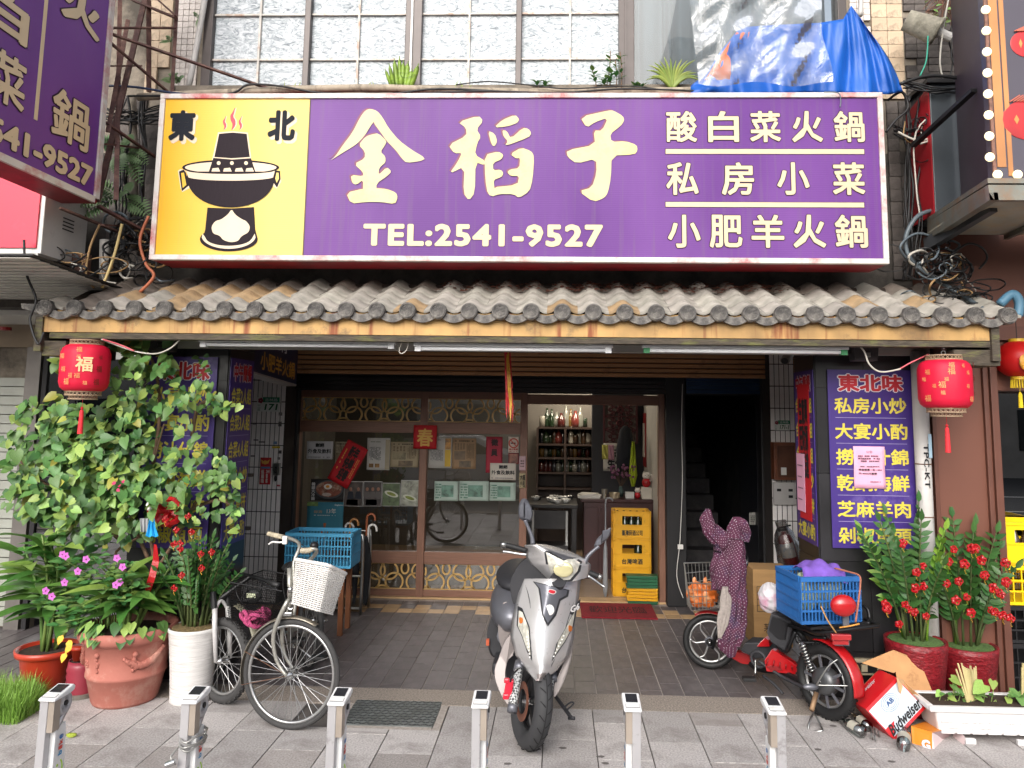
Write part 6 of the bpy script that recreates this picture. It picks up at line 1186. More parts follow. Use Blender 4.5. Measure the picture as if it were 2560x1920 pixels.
# --- zz plants
L_zz = leafmat('zz leaf', '3a622e'); L_zn = leafmat('zz young leaf', '6f9a36'); zz_m = [leafmesh('leaflet', .22, m_, droop=.1, fold=.2, n=4) for m_ in (L_zz, L_zn)]
def zzplant(t, base, n, h, spread, seed, young=(), lsz=.075, r0=.06, lean=0, pairs=11):
    q = random.Random(seed); LL = Leaves(t, 'leaflet')
    for s_ in range(n):
        a = 2.399*s_+q.uniform(-.2, .2); rr_ = spread*math.sqrt((s_+.5)/n); hh = h*q.uniform(.72, 1.05)*(1-.25*(rr_/spread)**2); p0 = base+V((r0*cos(a)*1.2, r0*sin(a), 0)); p2 = base+V((rr_*cos(a)+lean, rr_*sin(a)*.7-.02, hh)); p1 = p0*.5+p2*.5+V((-.04*cos(a), -.03*sin(a), .05)); pts = [p0*(1-f)**2+p1*2*f*(1-f)+p2*f*f for f in [i/8 for i in range(9)]]
        MB().tube(pts, [.009-.0007*i for i in range(9)], 6).build('stalk', L_zn if s_ in young else leafmat('zz stalk', '56633a'), t, True)
        for k in range(pairs):
            f = .28+.72*k/pairs; p_ = p0*(1-f)**2+p1*2*f*(1-f)+p2*f*f; tg = (p2-p0).normalized(); sd_ = tg.cross(V((cos(a*3+s_), sin(a*3+s_), .2))).normalized()
            for sg_ in (-1, 1): LL.add(zz_m[1 if s_ in young else 0], leafT(p_, sd_*sg_+tg*q.uniform(.4, 1.1)+V((0, 0, q.uniform(-.2, .2))), (q.uniform(-.4, .4), -1, .5), lsz*q.uniform(.8, 1.15)*(1-.35*f*f)))
        LL.add(zz_m[1 if s_ in young else 0], leafT(p2, p2-p1, (0, -1, .3), lsz*.8))
    LL.done()
zzplant(tw_, c4+V((0, 0, H4-.01)), 24, .62, .3, 3, pairs=9, lsz=.07)
for k, (a, b) in enumerate([(471,1290),(442,1325),(480,1330),(452,1372),(503,1385),(530,1380),(505,1420),(455,1438),(437,1470),(436,1360),(452,1358),(415,1300)]):
    bow(A(a, b, 4.98), .024, m_bow, 'small red bow tied to the zz plant in the white pot', 'small red bows on the white pot plant', n=4)
MB().lathe([(0, 0), (.145, 0), (.14, .012), (.08, .022), (0, .02)], c4+V((0, 0, H4-.012)), 20, cap=False).build('moss', M('dry moss', '6b5a3a', .95, var=.4, sc=60, bump=1), tw_)
# red pots on the right
m_rp = M('red flaked glaze', '7d1a22', .35, var=.35, sc=45, bump=.8, bsc=40, dirt='4f1016', dsc=30, damt=.35); m_rp.node_tree.nodes['Mapping'].inputs['Scale'].default_value = (1, 1, 1.8)
red = []
for px, gy, lab, w_, ry in ((2322, 1800, 'left red scaly pot with a zz plant hung with red bows beside the cartons', 138, 1618), (2452, 1770, 'right red scaly pot with a zz plant hung with red bows', 132, 1630)):
    g_ = G(px, gy); cc = V((g_.x, g_.y+.14, 0)); H_ = A(px, ry, cc.y-.18).z; r_ = w_/1900*cc.y/2
    pf = [(0, 0), (r_*.72, 0), (r_*.74, .01)]+[(r_*(.74+.24*(k/26))+.002*(k % 2), .015+(H_-.07)*k/26) for k in range(27)]+[(r_, H_-.04), (r_*1.0, H_), (r_*.92, H_), (r_*.9, H_-.03)]
    t = pot('flower_pot', cc, pf, m_rp, lab, 'potted plant'); MB().lathe([(0, .0), (r_*.9, .0), (r_*.85, .015), (0, .025)], cc+V((0, 0, H_-.02)), 24, cap=False).build('moss', M('green moss', '4f6b35', .95, var=.4, sc=70, bump=1), t); red.append((t, cc, H_))
zzplant(red[0][0], red[0][1]+V((0, 0, red[0][2])), 13, .86, .36, 8, young=(5, 9), lsz=.105, lean=-.02)
zzplant(red[1][0], red[1][1]+V((0, 0, red[1][2])), 14, .84, .3, 14, young=(4,), lsz=.115, lean=.03)
bl = [(2256,1358),(2215,1517),(2290,1430),(2307,1415),(2212,1508),(2275,1525),(2285,1530),(2247,1560),(2314,1540),(2308,1465),(2287,1470),(2218,1525),(2262,1512)]
br_ = [(2383,1373),(2371,1404),(2410,1410),(2437,1371),(2427,1371),(2396,1453),(2389,1500),(2416,1492),(2426,1532),(2460,1438),(2482,1470),(2500,1484),(2512,1407),(2514,1455),(2477,1525),(2487,1530),(2505,1538),(2525,1545),(2452,1400),(2365,1458)]
for L_, nm in ((bl, 'left'), (br_, 'right')):
    for a, b in L_: bow(A(a, b, 5.0+q.uniform(0, .12)), q.uniform(.024, .035), m_bow, 'shiny red foil bow tied to the zz plant in the %s red pot' % nm, 'red bows on the %s red pot plant' % nm, n=5)
# white planter trough
g_ = G(2345, 1862); x0 = g_.x; Yp = g_.y+.02; zt_ = A(2440, 1775, Yp).z; t = thing('planter_trough', (x0+.45, Yp+.12, 0), 'long white plastic trough of seedlings at the bottom right', 'planter'); m_pw = M('white planter plastic', 'd9d7d6', .4, var=.04)
MB().box((x0+.45, Yp+.13, zt_*.5+.02), (.84, .22, zt_-.05), taper=1.12, tx=1.06).build('trough', m_pw, t, bev=.015)
mb = MB(); a, b = x0-.03, x0+.95; 
for u, v, w2, v2 in ((a, Yp-.01, b, Yp+.025), (a, Yp+.235, b, Yp+.27), (a, Yp+.025, a+.035, Yp+.235), (b-.035, Yp+.025, b, Yp+.235)): mb.bb((u, v, zt_-.015), (w2, v2, zt_+.015))
mb.build('rim', m_pw, t, bev=.006)
mb = MB()
for j in range(3):
    for i in range(9): mb.bb((x0+.04+i*.09+(j % 2)*.04, Yp+.012-.004*j, .05+j*.033), (x0+.115+i*.09+(j % 2)*.04, Yp+.022-.004*j, .078+j*.033))
mb.build('brick_relief', m_pw, t, bev=.002)
for x in (x0+.2, x0+.5): MB().bb((x-.03, Yp-.005, 0), (x+.03, Yp+.02, .03)).build('foot', m_pw, t, bev=.004)
MB().bb((a+.035, Yp+.025, zt_-.012), (b-.035, Yp+.235, zt_+.008)).build('soil', M('potting soil', '3a2c22'), t)
LL = Leaves(t, 'seedling_leaf')
for a, b, s_ in ((2378,1695,.07),(2380,1712,.05),(2352,1730,.05),(2400,1722,.05),(2460,1712,.1),(2482,1702,.06),(2525,1728,.07),(2545,1730,.09),(2372,1742,.05),(2412,1748,.06),(2440,1740,.05),(2490,1760,.06),(2360,1765,.04),(2520,1745,.05),(2395,1765,.05)):
    c_ = A(a, b, Yp+.12); root = V((c_.x+q.uniform(-.02, .02), Yp+.12, zt_)); MB().tube([root, (root+c_)/2+V((.01, 0, .02)), c_], .003, 5, sm=3).build('shoot', leafmat('shoot', '93a860'), t, True); LL.add(heart[2 if q.random() < .5 else 0], leafT(c_, (q.uniform(-.8, .8), -.4, -.3), (0, -.8, 1), s_))
    LL.add(heart[0], leafT(root+V((0, -.02, .05)), (q.uniform(-1, 1), -.4, .3), (0, -.5, 1), s_*.6))
LL.done()
for bx_ in (2425, 2555):
    mb = MB()
    for k in range(12): mb.beam(A(bx_+k*1.8, 1775, Yp+.1+.004*k), A(bx_-35+k*4.5 if bx_ < 2500 else bx_+k*2, 1665+q.uniform(-8, 12), Yp+.1+.006*k), .008)
    mb.build('cut_stalks', M('dry straw', 'b5a878', .8, var=.15), t)
# grass patch
q = random.Random(6); mb = MB()
for k in range(2300):
    px = q.uniform(-40, 105); g_ = G(px, 1745+q.uniform(0, 68)*(1-max(0, px-40)/110)); h_ = q.uniform(.07, .2)*(1 if px < 80 else .7); a = q.uniform(0, 6.3); l_ = q.uniform(.02, .1); w_ = .0022; x_ = V((cos(a+1.5)*w_, sin(a+1.5)*w_, 0)); d = V((cos(a), sin(a), 0))
    mb.add([g_-x_, g_+x_, g_+d*l_*.35+x_+V((0, 0, h_*.6)), g_+d*l_*.35-x_+V((0, 0, h_*.6)), g_+d*l_+V((0, 0, h_))], [(0, 1, 2, 3), (3, 2, 4)])
o = mb.build('grass', leafmat('grass blade', '86a848')); stuff(o); tag(o, 'tuft of bright green grass at the left edge of the pavement', 'grass')
# --- plants on the upper ledge
def ledge(px, py, Y=5.45): return A(px, py, Y)
m_sns = M('snake plant', '7d9a38', .5, var=.3, sc=6, stretch=(1, 1, 6), dirt='41592a', dsc=8, damt=.3, transl=.1)
t = thing('snake_plant', ledge(995, 222), 'snake plant with broad banded blades on the ledge above the sign', 'plant')
for px, top_, w_ in ((985, 145, 10), (998, 139, 9), (1008, 150, 10), (1020, 152, 12), (1030, 172, 13), (972, 158, 8), (962, 170, 7), (1046, 158, 12), (1002, 185, 10), (980, 185, 9), (1036, 190, 11)):
    b_ = ledge(1000+(px-1000)*.5, 225); e_ = ledge(px, top_, 5.42+q.uniform(-.05, .05)); w2 = w_/1900*5.4*.55; rows = [[b_*(1-f)+e_*f+V((s_*w2*(.7+.5*sin(pi*f) if f < .9 else .15), abs(s_)*.01, 0)) for s_ in (-1, 0, 1)] for f in (0, .2, .4, .6, .8, .93, 1)]; MB().loft(rows).build('blade', m_sns, t, smooth=True, solid=.003)
m_al = leafmat('aloe blade', '8a9a4a')
t = thing('aloe', ledge(1680, 222), 'spiky aloe on the ledge below the curtain window', 'plant')
for k in range(16): a = -.1+pi*1.05*k/15; L_ = q.uniform(.18, .28); b_ = ledge(1680, 222); pts = [b_, b_+V((cos(a)*L_*.45, -.03, L_*(.35+.3*sin(a)))), b_+V((cos(a)*L_*(.9), -.05, L_*(.25+.75*sin(a))))]; MB().tube(pts, [.014, .011, .001], 5, sm=4).build('blade', m_al, t, True)
def sprigs(pxs, lab, h=40, n=5, seed=1, nm='ledge_plant', Y=5.45):
    q = random.Random(seed); t = thing(nm, ledge(sum(pxs)/len(pxs), 222, Y), lab, 'plant'); LL = Leaves(t)
    for px in pxs:
        b_ = ledge(px, 222, Y); e_ = ledge(px+q.uniform(-12, 12), 222-h*q.uniform(.6, 1.1), Y); MB().tube([b_, (b_+e_)/2+V((.01, 0, 0)), e_], .004, 5, sm=3).build('stem', m_stem, t, True)
        for k in range(n*2): f = .3+.7*k/(n*2); an = k*2.4; LL.add(small[k % 2], leafT(b_*(1-f)+e_*f, (cos(an), -.3+.4*sin(an), .35), (0, -.4, 1), q.uniform(.04, .07)))
    LL.done(); return t
sprigs((1490, 1505, 1520), 'leafy weed with broad leaves on the ledge left of the wide dark mullion', 45, 8, 1); sprigs((1515, 1540, 1553), 'tall thin stemmed succulent on the ledge left of the wide dark mullion', 88, 5, 2); sprigs((1345, 1358), 'small bright green weed on the ledge under the third window', 22, 5, 3); sprigs((1590, 1610), 'low weed beside the aloe on the ledge', 14, 4, 7)
def spikes(px, lab, seed, n=7, h=28):
    q = random.Random(seed); t = thing('ledge_plant', ledge(px, 222), lab, 'plant')
    for k in range(n): b_ = ledge(px+q.uniform(-18, 18), 224); e_ = b_+V((q.uniform(-.05, .05), 0, q.uniform(.4, 1)*h/350)); MB().tube([b_, (b_+e_)/2, e_], [.005, .004, .0006], 5).build('blade', m_al, t)
spikes(930, 'few thin spikes left of the snake plant', 1); spikes(1150, 'two or three pale blades right of the snake plant', 2, 4, 34); spikes(728, 'tiny dark cactus like sprig under the left window', 5, 3, 26)
# ferns between the signs
m_fern = leafmat('fern frond', '5f7d50'); fm = leafmesh('frondlet', .16, m_fern, droop=.1, n=3)
def fern(c, dirs, L_, lab):
    t = thing('fern', c, lab, 'fern'); me_mb = None
    for d in dirs:
        d = V(d).normalized(); mb = MB(); pts = [c+d*L_*f+V((0, -.02, -.5*L_*f*f)) for f in [i/14 for i in range(15)]]; mb.tube(pts, .0025, 4)
        for i, p_ in enumerate(pts[1:]):
            tg = (pts[min(14, i+2)]-p_).normalized() if i < 13 else tg; sd_ = tg.cross(V((0, -1, .3))).normalized()
            for s_ in (-1, 1):
                T = leafT(p_, sd_*s_+tg*.35, (0, -1, .3), L_*.28*sin(pi*min(.97, (i+2.5)/16.5))); mb.T = T; mb.add([v.co for v in fm.vertices], [tuple(f.vertices) for f in fm.polygons]); mb.T = Matrix()
        mb.build('frond', m_fern, t)
fern(A(300, 385, 5.5), ((-.2, -.5, .4), (.6, -.5, .6), (.9, -.3, .1), (.4, -.6, -.3), (.8, -.3, -.4)), .3, 'upper fern growing from the dark wall between the two signs')
fern(A(300, 500, 5.5), ((-.9, -.5, .2), (-.4, -.5, .6), (.5, -.5, .4), (1, -.3, .0), (-1, -.3, -.2)), .32, 'lower fern growing from the dark wall between the two signs')
fern(A(445, 212, 5.6), ((-.3, -.5, .9), (.2, -.5, 1), (.7, -.5, .8), (-.7, -.4, .5)), .13, 'small fern at the foot of the white mosaic strip'); fern(A(430, 108, 5.6), ((-.3, -.5, .9), (.4, -.5, .5), (-.9, -.4, .2)), .08, 'tiny fern halfway up the white mosaic strip'); fern(A(498, 50, 5.6), ((-.3, -.5, .9), (.4, -.5, .5), (.2, -.4, -.8)), .08, 'tiny fern near the top of the white mosaic strip')
# dry shrub top right
t = thing('dry_shrub', A(2360, 20, 5.5), 'tangled half dry shrub hanging on the wall beside the bulb sign', 'plant'); q = random.Random(8); mb = MB(); LL = Leaves(t)
for k in range(60):
    b_ = A(2370+q.uniform(-20, 20), -10, 5.5); e_ = A(2360+q.uniform(-55, 40), q.uniform(0, 65), 5.35+q.uniform(0, .15)); mb.tube([b_, (b_+e_)/2+V((q.uniform(-.04, .04), -.03, q.uniform(-.03, .03))), e_], .0025, 4, sm=3)
    if k % 2: LL.add(small[1], leafT(e_, (q.uniform(-1, 1), -.4, q.uniform(-1, .4)), (0, -1, .4), .045))
stuff(fix(mb.build('twigs', M('dry twig', '6b4a3c', .85, var=.3)), t)); LL.done()
# ---------------------------------------------------------------- bicycles
m_alu = M('silver painted steel', 'a9a79f', .35, .6, var=.1, sc=8, dirt='6b5f52', dsc=14, damt=.15); m_rim = M('alloy rim', 'b9b9b8', .3, .85, var=.06); m_tyre = M('worn tyre', '3a3939', .8, var=.15, sc=20); m_wick = M('white wicker', 'd9d6d2', .6, var=.08, sc=30, dirt='a89c96', dsc=8, damt=.15); m_blkm = M('black metal', '1f1f21', .4, .4, var=.15)
def wheel(par, C, ax, R, tr, rimm=None, nsp=36, knob=0, hub=.02, tyrem=None, spokem=None, flat=1):
    ax = V(ax).normalized(); x = ax.orthogonal().normalized(); y = ax.cross(x); C = V(C)
    w_ = MB().torus(C, R-tr, tr, ax, 64, 10, flat).build('wheel', tyrem or m_tyre, par, True)
    if knob:
        mb = MB()
        for k in range(knob):
            a = 2*pi*k/knob; d = x*cos(a)+y*sin(a)
            for s_ in (-.6, 0, .6) if k % 2 else (-.35, .35): mb.box(C+d*(R-.002-abs(s_)*.006)+ax*s_*tr, (.008, .012, .012), Matrix((ax, d.cross(ax), d)).transposed())
        stuff(mb.build('tread', tyrem or m_tyre, w_))
    MB().torus(C, R-2*tr-.006, .011, ax, 64, 6, 1.1).build('rim', rimm or m_rim, w_, True)
    if nsp:
        mb = MB(); Rr_ = R-2*tr-.012
        for k in range(nsp):
            a = 2*pi*k/nsp; b = a+(.42 if k % 4 < 2 else -.42); s_ = .03 if k % 2 else -.03
            mb.tube([C+(x*cos(b)+y*sin(b))*hub*1.3+ax*s_, C+(x*cos(a)+y*sin(a))*Rr_], .0017, 4, cap=False)
        stuff(mb.build('spokes', spokem or m_rim, w_))
    R_ = Matrix((x, y, ax)).transposed(); MB().lathe([(0, -.055), (.008, -.055), (.01, -.035), (hub*1.4, -.032), (hub, -.02), (hub, .02), (hub*1.4, .032), (.01, .035), (.008, .055), (0, .055)], C, 18, R_).build('hub', m_chrome, w_, True)
    return w_
def T3(par, pts, r, nm, mat, n=8, sm=4): return MB().tube([A(*p) for p in pts], r, n, sm=sm).build(nm, mat, par, True)
cb = crop(480, 1280, 2.86)
def CB(l, Y=None): return [(*cb(p[0], p[1]), p[2]) for p in l]
Cw = A(728, 1684, 4.74); Rw = Cw.z
b1 = thing('bicycle', (Cw.x, Cw.y, 0), 'silver city bicycle with a white wicker basket on its front', 'bicycle')
ax1 = V((-.17, -.985, .03)); wheel(b1, Cw, ax1, Rw, .017)
h1 = V((.985, -.17, 0)); 
for s_ in (1, -1):
    o_ = ax1*(.05*s_); MB().tube([Cw+o_*1.05, Cw+o_-h1*.075+V((0, 0, .09)), Cw+o_-h1*.1+V((0, 0, .24)), Cw+o_*.8-h1*.04+V((0, 0, .40)), Cw+o_*.3-h1*.03+V((0, 0, .43))], [.009, .011, .013, .014, .014], 9, sm=4).build('fork_blade', m_alu, b1, True)
hd0 = Cw-h1*.03+V((0, 0, .42)); hd1 = A(724, 1420, 4.78)
MB().tube([hd0, hd1], .016, 12).build('head_tube', m_alu, b1, True); MB().lathe([(.02, -.015), (.022, 0), (.02, .015)], hd0+V((0, 0, .07)), 16).build('headset', m_chrome, b1, True)
T3(b1, [(738,1500,4.75),(734,1420,4.78),(737,1398,4.8),(748,1370,4.84),(744,1355,4.9),(722,1345,4.97),(705,1342,5.0)], .011, 'handlebar', m_alu)
T3(b1, [(737,1404,4.8),(765,1405,4.72),(785,1390,4.66),(792,1377,4.62),(784,1372,4.6),(768,1376,4.6)], .011, 'handlebar', m_alu)
m_grip = M('cream rubber grip', 'b3a891', .6, var=.15, dirt='6b6252', dsc=20)
T3(b1, [(712,1344,5.0),(690,1339,5.03),(671,1334,5.06)], [.015, .017, .016], 'grip', m_grip); T3(b1, [(782,1373,4.6),(765,1377,4.6),(752,1376,4.6)], [.015, .017, .016], 'grip', m_grip)
T3(b1, [(718,1352,4.97),(700,1356,4.99),(682,1355,5.0),(672,1361,5.01)], .006, 'brake_lever', m_white); MB().box(A(713, 1350, 4.96), (.03, .03, .05)).build('lever_clamp', m_white, b1, bev=.004)
c_ = A(786, 1363, 4.62); MB().lathe([(.024, -.012), (.026, 0), (.022, .012), (.008, .02), (0, .021)], c_, 20, Matrix.Rotation(.2, 3, 'Y')).build('bell', m_blkm, b1, True)
T3(b1, [(720,1352,4.96),(755,1362,4.9),(772,1380,4.75),(776,1400,4.7)], .0025, 'brake_cable', m_blk, 5); T3(b1, [(736,1395,4.8),(712,1430,4.7),(708,1470,4.72),(722,1530,4.72)], .0025, 'brake_cable', m_blk, 5)
# mudguard with stays
def guard(par, C, ax, R, a0, a1, w_, mat, up=V((0, 0, 1)), nm='mudguard', n=26):
    ax = V(ax).normalized(); hx = ax.cross(up).normalized(); uz = hx.cross(ax); rows = []
    for k in range(n+1): a = a0+(a1-a0)*k/n; d = hx*cos(a)+uz*sin(a); rows.append([C+d*(R-abs(s_)**2*.012)+ax*s_*w_ for s_ in (-1, -.6, 0, .6, 1)])
    return MB().loft(rows).build(nm, mat, par, smooth=True, solid=.0025)
hx_ = ax1.cross(V((0, 0, 1))).normalized(); sg = 1 if hx_.dot(h1) > 0 else -1
guard(b1, Cw, ax1, Rw+.018, rad(62) if sg > 0 else rad(118), rad(195) if sg > 0 else rad(-15), .026, M('dull mudguard', '8c877c', .4, .6, var=.15, dirt='5b4a3a', dsc=8))
for an in (rad(160), rad(195)):
    d = -h1*abs(cos(an))+V((0, 0, sin(an))); MB().tube([Cw+ax1*.045, Cw+d*(Rw+.012)+ax1*.02], .0022, 5).build('mudguard_stay', M('rusty stay', '7a5a48', .5, .5), b1)
MB().box(hd0+ax1*.03+V((-.0, 0, -.07)), (.06, .012, .022)).build('reflector_bracket', m_chrome, b1, bev=.003); MB().torus(hd0+ax1*.03+V((.02, 0, -.02)), .02, .004, (0, 1, 0), 14, 5).build('brake_caliper', m_chrome, b1)
# rear half seen through the spokes
Cr = V((A(768, 1640, 5.75).x, 5.78, .345)); wheel(b1, Cr, (.97, .1, .05), .345, .017, nsp=28)
MB().tube([hd0+V((0, 0, .06)), Cr+V((-.0, -.42, -.06))], .017, 8).build('down_tube', m_alu, b1, True); MB().tube([Cr+V((0, -.42, -.06)), Cr+V((0, -.3, .38))], .014, 8).build('seat_tube', m_alu, b1, True)
MB().tube([Cr+V((0.05, 0, 0)), Cr+V((.03, -.42, -.06))], .009, 6).build('chain_stay', m_alu, b1); MB().lathe([(.08, -.004), (.09, -.004), (.09, .004), (.08, .004)], Cr+V((.05, -.42, -.06)), 28, Matrix.Rotation(pi/2, 3, 'Y'), cap=False).build('chainring', m_blkm, b1)
MB().ell(Cr+V((0, -.26, .45)), (.09, .13, .035), 14, 8).build('saddle', m_blk, b1, True)
for s_, p_ in ((1, (797, 1644, 5.3)), (-1, (742, 1600, 5.3))): c_ = A(*p_); MB().tube([Cr+V((.06*s_, -.42, -.06)), c_-V((.05*s_, 0, 0))], .008, 6).build('crank', m_chrome, b1); MB().box(c_, (.1, .07, .025)).build('pedal', m_blk, b1, bev=.006)
o = MB().box(Cw+V((.045, -.02, -Rw+.022)), (.001, .001, .001)); mb = MB(); 
for k in range(8): a = rad(-66)+k*rad(2.0); d = h1*cos(a)+V((0, 0, sin(a))); mb.box(Cw+d*(Rw-.016)+ax1*.0165, (.01, .003, .012), Matrix.Rotation(-a, 3, 'Y'))
mb.build('tyre_marking', M('orange tyre print', 'd98a2a', .6), b1)
def basket(par, tl, tf, ff, bl, bf, bff, mat, nw, nv, r=.004, weave=.004, rim=.012, nm='basket'):
    """four sided woven basket from near back, near front, far front corners (top and bottom); far back follows"""
    t4 = [V(tl), V(tf), V(ff), V(ff)+V(tl)-V(tf)]; b4 = [V(bl), V(bf), V(bff), V(bff)+V(bl)-V(bf)]; o_ = MB()
    def rr_(q4, n):      # rounded rectangle points
        p_ = []; 
        for i in range(4):
            a, b = q4[i], q4[(i+1) % 4]
            for k in range(n): f = (k+.5)/n; f = .5+(f-.5)*.94; p_.append(a*(1-f)+b*f)
        return p_
    n = nv; T_, B_ = rr_(t4, n), rr_(b4, n); cen = sum(t4, V())/4
    rimo = MB().tube(T_, rim, 8, closed=True).build(nm, mat, par, True)
    mb = MB()
    for j in range(nw):
        f = (j+.5)/nw; pts = []
        for k, (a, b) in enumerate(zip(T_, B_)):
            p_ = a*(1-f)+b*f; o2 = (p_-cen); o2.z = 0; o2.normalize(); pts.append(p_+o2*weave*(1 if (k+j) % 2 else -1))
        mb.tube(pts, r, 5, closed=True)
    stuff(mb.build('weave', mat, rimo, True)); mb = MB()
    for a, b in zip(T_, B_): mb.tube([a, b], r*.7, 4)
    stuff(mb.build('upright_canes', mat, rimo)); MB().poly([b_ for b_ in b4], (0, 0, .006)).build('bottom', mat, rimo)
    return rimo
basket(b1, A(736,1398,4.62), A(820,1413,4.5), A(868,1436,4.68), A(727,1509,4.62), A(795,1529,4.5), A(833,1538,4.66), m_wick, 23, 9, r=.0042, weave=.0035, rim=.011)
# second bicycle
cw2 = A(556, 1682, 5.12); R2 = .262; cw2.z = R2; b2 = thing('bicycle', (cw2.x, cw2.y, 0), 'smaller mountain bicycle with a black mesh basket behind the silver one', 'bicycle'); ax2 = V((-.5, -.86, .04)); h2 = V((.86, -.5, 0))
wheel(b2, cw2, ax2, R2, .026, knob=60, nsp=28)
m_fk = M('white fork', 'c9c7c6', .35, .2, var=.05, dirt='b0303a', dsc=5, damt=.15)
for s_ in (1, -1): o_ = ax2*(.055*s_); MB().tube([cw2+o_, cw2+o_-h2*.03+V((0, 0, .2)), cw2+o_*.9-h2*.05+V((0, 0, .33))], [.012, .017, .017], 10).build('fork_leg', m_fk, b2, True); MB().tube([cw2+o_-h2*.05+V((0, 0, .33)), cw2+o_*.9-h2*.08+V((0, 0, .43))], .02, 10).build('fork_boot', m_blk, b2)
MB().tube([cw2+ax2*.05-h2*.05+V((0, 0, .31)), cw2-h2*.06+V((0, 0, .37)), cw2-ax2*.05-h2*.05+V((0, 0, .31))], .012, 8, sm=4).build('fork_brace', m_fk, b2, True)
st_ = cw2-h2*.09+V((0, 0, .45)); hb = A(628, 1440, 5.2); MB().tube([cw2-h2*.07+V((0, 0, .38)), hb], .016, 10).build('head_tube', m_blkm, b2)
T3(b2, [(553,1424,5.35),(580,1430,5.3),(610,1436,5.22),(650,1447,5.15),(695,1463,5.05)], .012, 'handlebar', m_blkm); T3(b2, [(551,1423,5.36),(578,1430,5.3)], .018, 'grip', m_blk); T3(b2, [(672,1455,5.1),(697,1464,5.04)], .018, 'grip', m_blk); T3(b2, [(560,1436,5.3),(585,1438,5.27),(600,1443,5.22)], .007, 'brake_lever', m_blkm); T3(b2, [(650,1455,5.1),(675,1468,5.05),(694,1474,5.02)], .007, 'brake_lever', m_blkm)
for pts in ([(600,1440,5.2),(590,1470,5.0),(600,1500,4.95),(640,1540,5.1)], [(655,1450,5.1),(650,1480,4.98),(620,1500,4.95),(590,1500,5.0)]): T3(b2, pts, .003, 'brake_cable', m_blk, 5)
m_wire = M('black wire mesh', '19191a', .5, .5)
def meshbasket(par, t4, b4, mat, r, nu, nv, nm='basket', rim=.005):
    t4 = [V(p) for p in t4]; b4 = [V(p) for p in b4]; ro = MB().tube(t4, rim, 6, closed=True).build(nm, mat, par); mb = MB()
    for i in range(4):
        a, b, c, d = t4[i], t4[(i+1) % 4], b4[(i+1) % 4], b4[i]
        for k in range(nu+1): f = k/nu; mb.tube([a*(1-f)+b*f, d*(1-f)+c*f], r, 4, cap=False)
        for k in range(1, nv+1): f = k/nv; mb.tube([a*(1-f)+d*f, b*(1-f)+c*f], r, 4, cap=False)
    for k in range(nu+1): f = k/nu; mb.tube([b4[0]*(1-f)+b4[1]*f, b4[3]*(1-f)+b4[2]*f], r, 4, cap=False)
    stuff(mb.build('wires', mat, ro)); return ro
tA, tB, bA, bB = A(576,1456,4.98), A(705,1478,4.88), A(566,1550,5.0), A(655,1562,4.92); off = V((.12, .24, .03))
meshbasket(b2, [tA, tB, tB+off, tA+off], [bA, bB, bB+off*.8, bA+off*.8], m_wire, .0012, 26, 16)
c_ = A(632, 1490, 5.15); MB().ell(c_, (.06, .02, .045), 12, 8).build('headlamp_back', m_blk, b2, True); MB().box(c_+V((0, -.03, .01)), (.06, .004, .03)).build('sticker', M('sticker cream', 'c9cfae', .6, var=.4, sc=60), b2)
wheel(b2, V((cw2.x+.35, 6.05, .27)), (.95, .3, 0), .27, .026, nsp=24); MB().tube([cw2-h2*.07+V((0, 0, .4)), V((cw2.x+.22, 5.6, .3))], .02, 8).build('down_tube', m_blkm, b2); MB().tube([V((cw2.x+.22, 5.6, .3)), V((cw2.x+.35, 6.05, .27))], .012, 8).build('chain_stay', m_alu, b2); MB().tube([V((cw2.x+.22, 5.6, .3)), V((cw2.x+.24, 5.7, .72))], .014, 8).build('seat_tube', m_blkm, b2); MB().ell(V((cw2.x+.24, 5.7, .75)), (.08, .12, .035), 12, 8).build('saddle', m_blk, b2, True); MB().box(A(640, 1645, 5.6), (.09, .06, .02)).build('pedal', m_blk, b2)
guard(b2, V((cw2.x-.02, cw2.y+.12, .3)), ax2, .3, rad(100), rad(170), .03, M('mudguard beige', '8f8b78', .5)); 
q = random.Random(3); mb = MB(); c_ = A(637, 1546, 4.98)
for k in range(16): mb.torus(c_+V((q.uniform(-.07, .07), q.uniform(-.03, .03), q.uniform(-.015, .03))), q.uniform(.02, .045), .012, (q.uniform(-1, 1), q.uniform(-1, 1), q.uniform(.2, 1)), 14, 6)
tag(mb.build('bandana', M('pink knit', 'a8406b', .9, var=.4, sc=120, bump=.8, bsc=200), smooth=True), 'crumpled pink patterned cloth in the black mesh basket', 'cloth')
# ---------------------------------------------------------------- blue crate on umbrella stand, umbrellas
m_bc = M('light blue crate plastic', '3f8fb5', .5, var=.1, sc=4, dirt='2d5f7a', dsc=6, damt=.12)
Yb = 6.6; l, r, b, t_ = rect(712, 1333, 878, 1420, Yb); crate(V(((l+r)/2, Yb+.16, b)), r-l, .32, t_-b, m_bc, 'light blue slatted crate standing on a stool behind the bicycles', style='slot', slots=(20, 3))
st = thing('stool', ((l+r)/2, Yb+.16, 0), 'low wooden stool under the light blue crate', 'stool'); MB().bb((l+.03, Yb+.02, b-.035), (r-.05, Yb+.3, b-.003)).build('seat', M('stool wood', '7a4a2c', .6, var=.2), st, bev=.006)
for x in (l+.06, r-.08):
    for y in (Yb+.04, Yb+.27): MB().bb((x-.02, y-.02, 0), (x+.02, y+.02, b-.035)).build('leg', M('stool wood', '7a4a2c'), st)
l, r, b, t_ = rect(880, 1368, 916, 1505, 7.4); us = thing('umbrella_stand', ((l+r)/2-.2, 7.5, 0), 'grey tubular umbrella stand in front of the left window', 'umbrella stand')
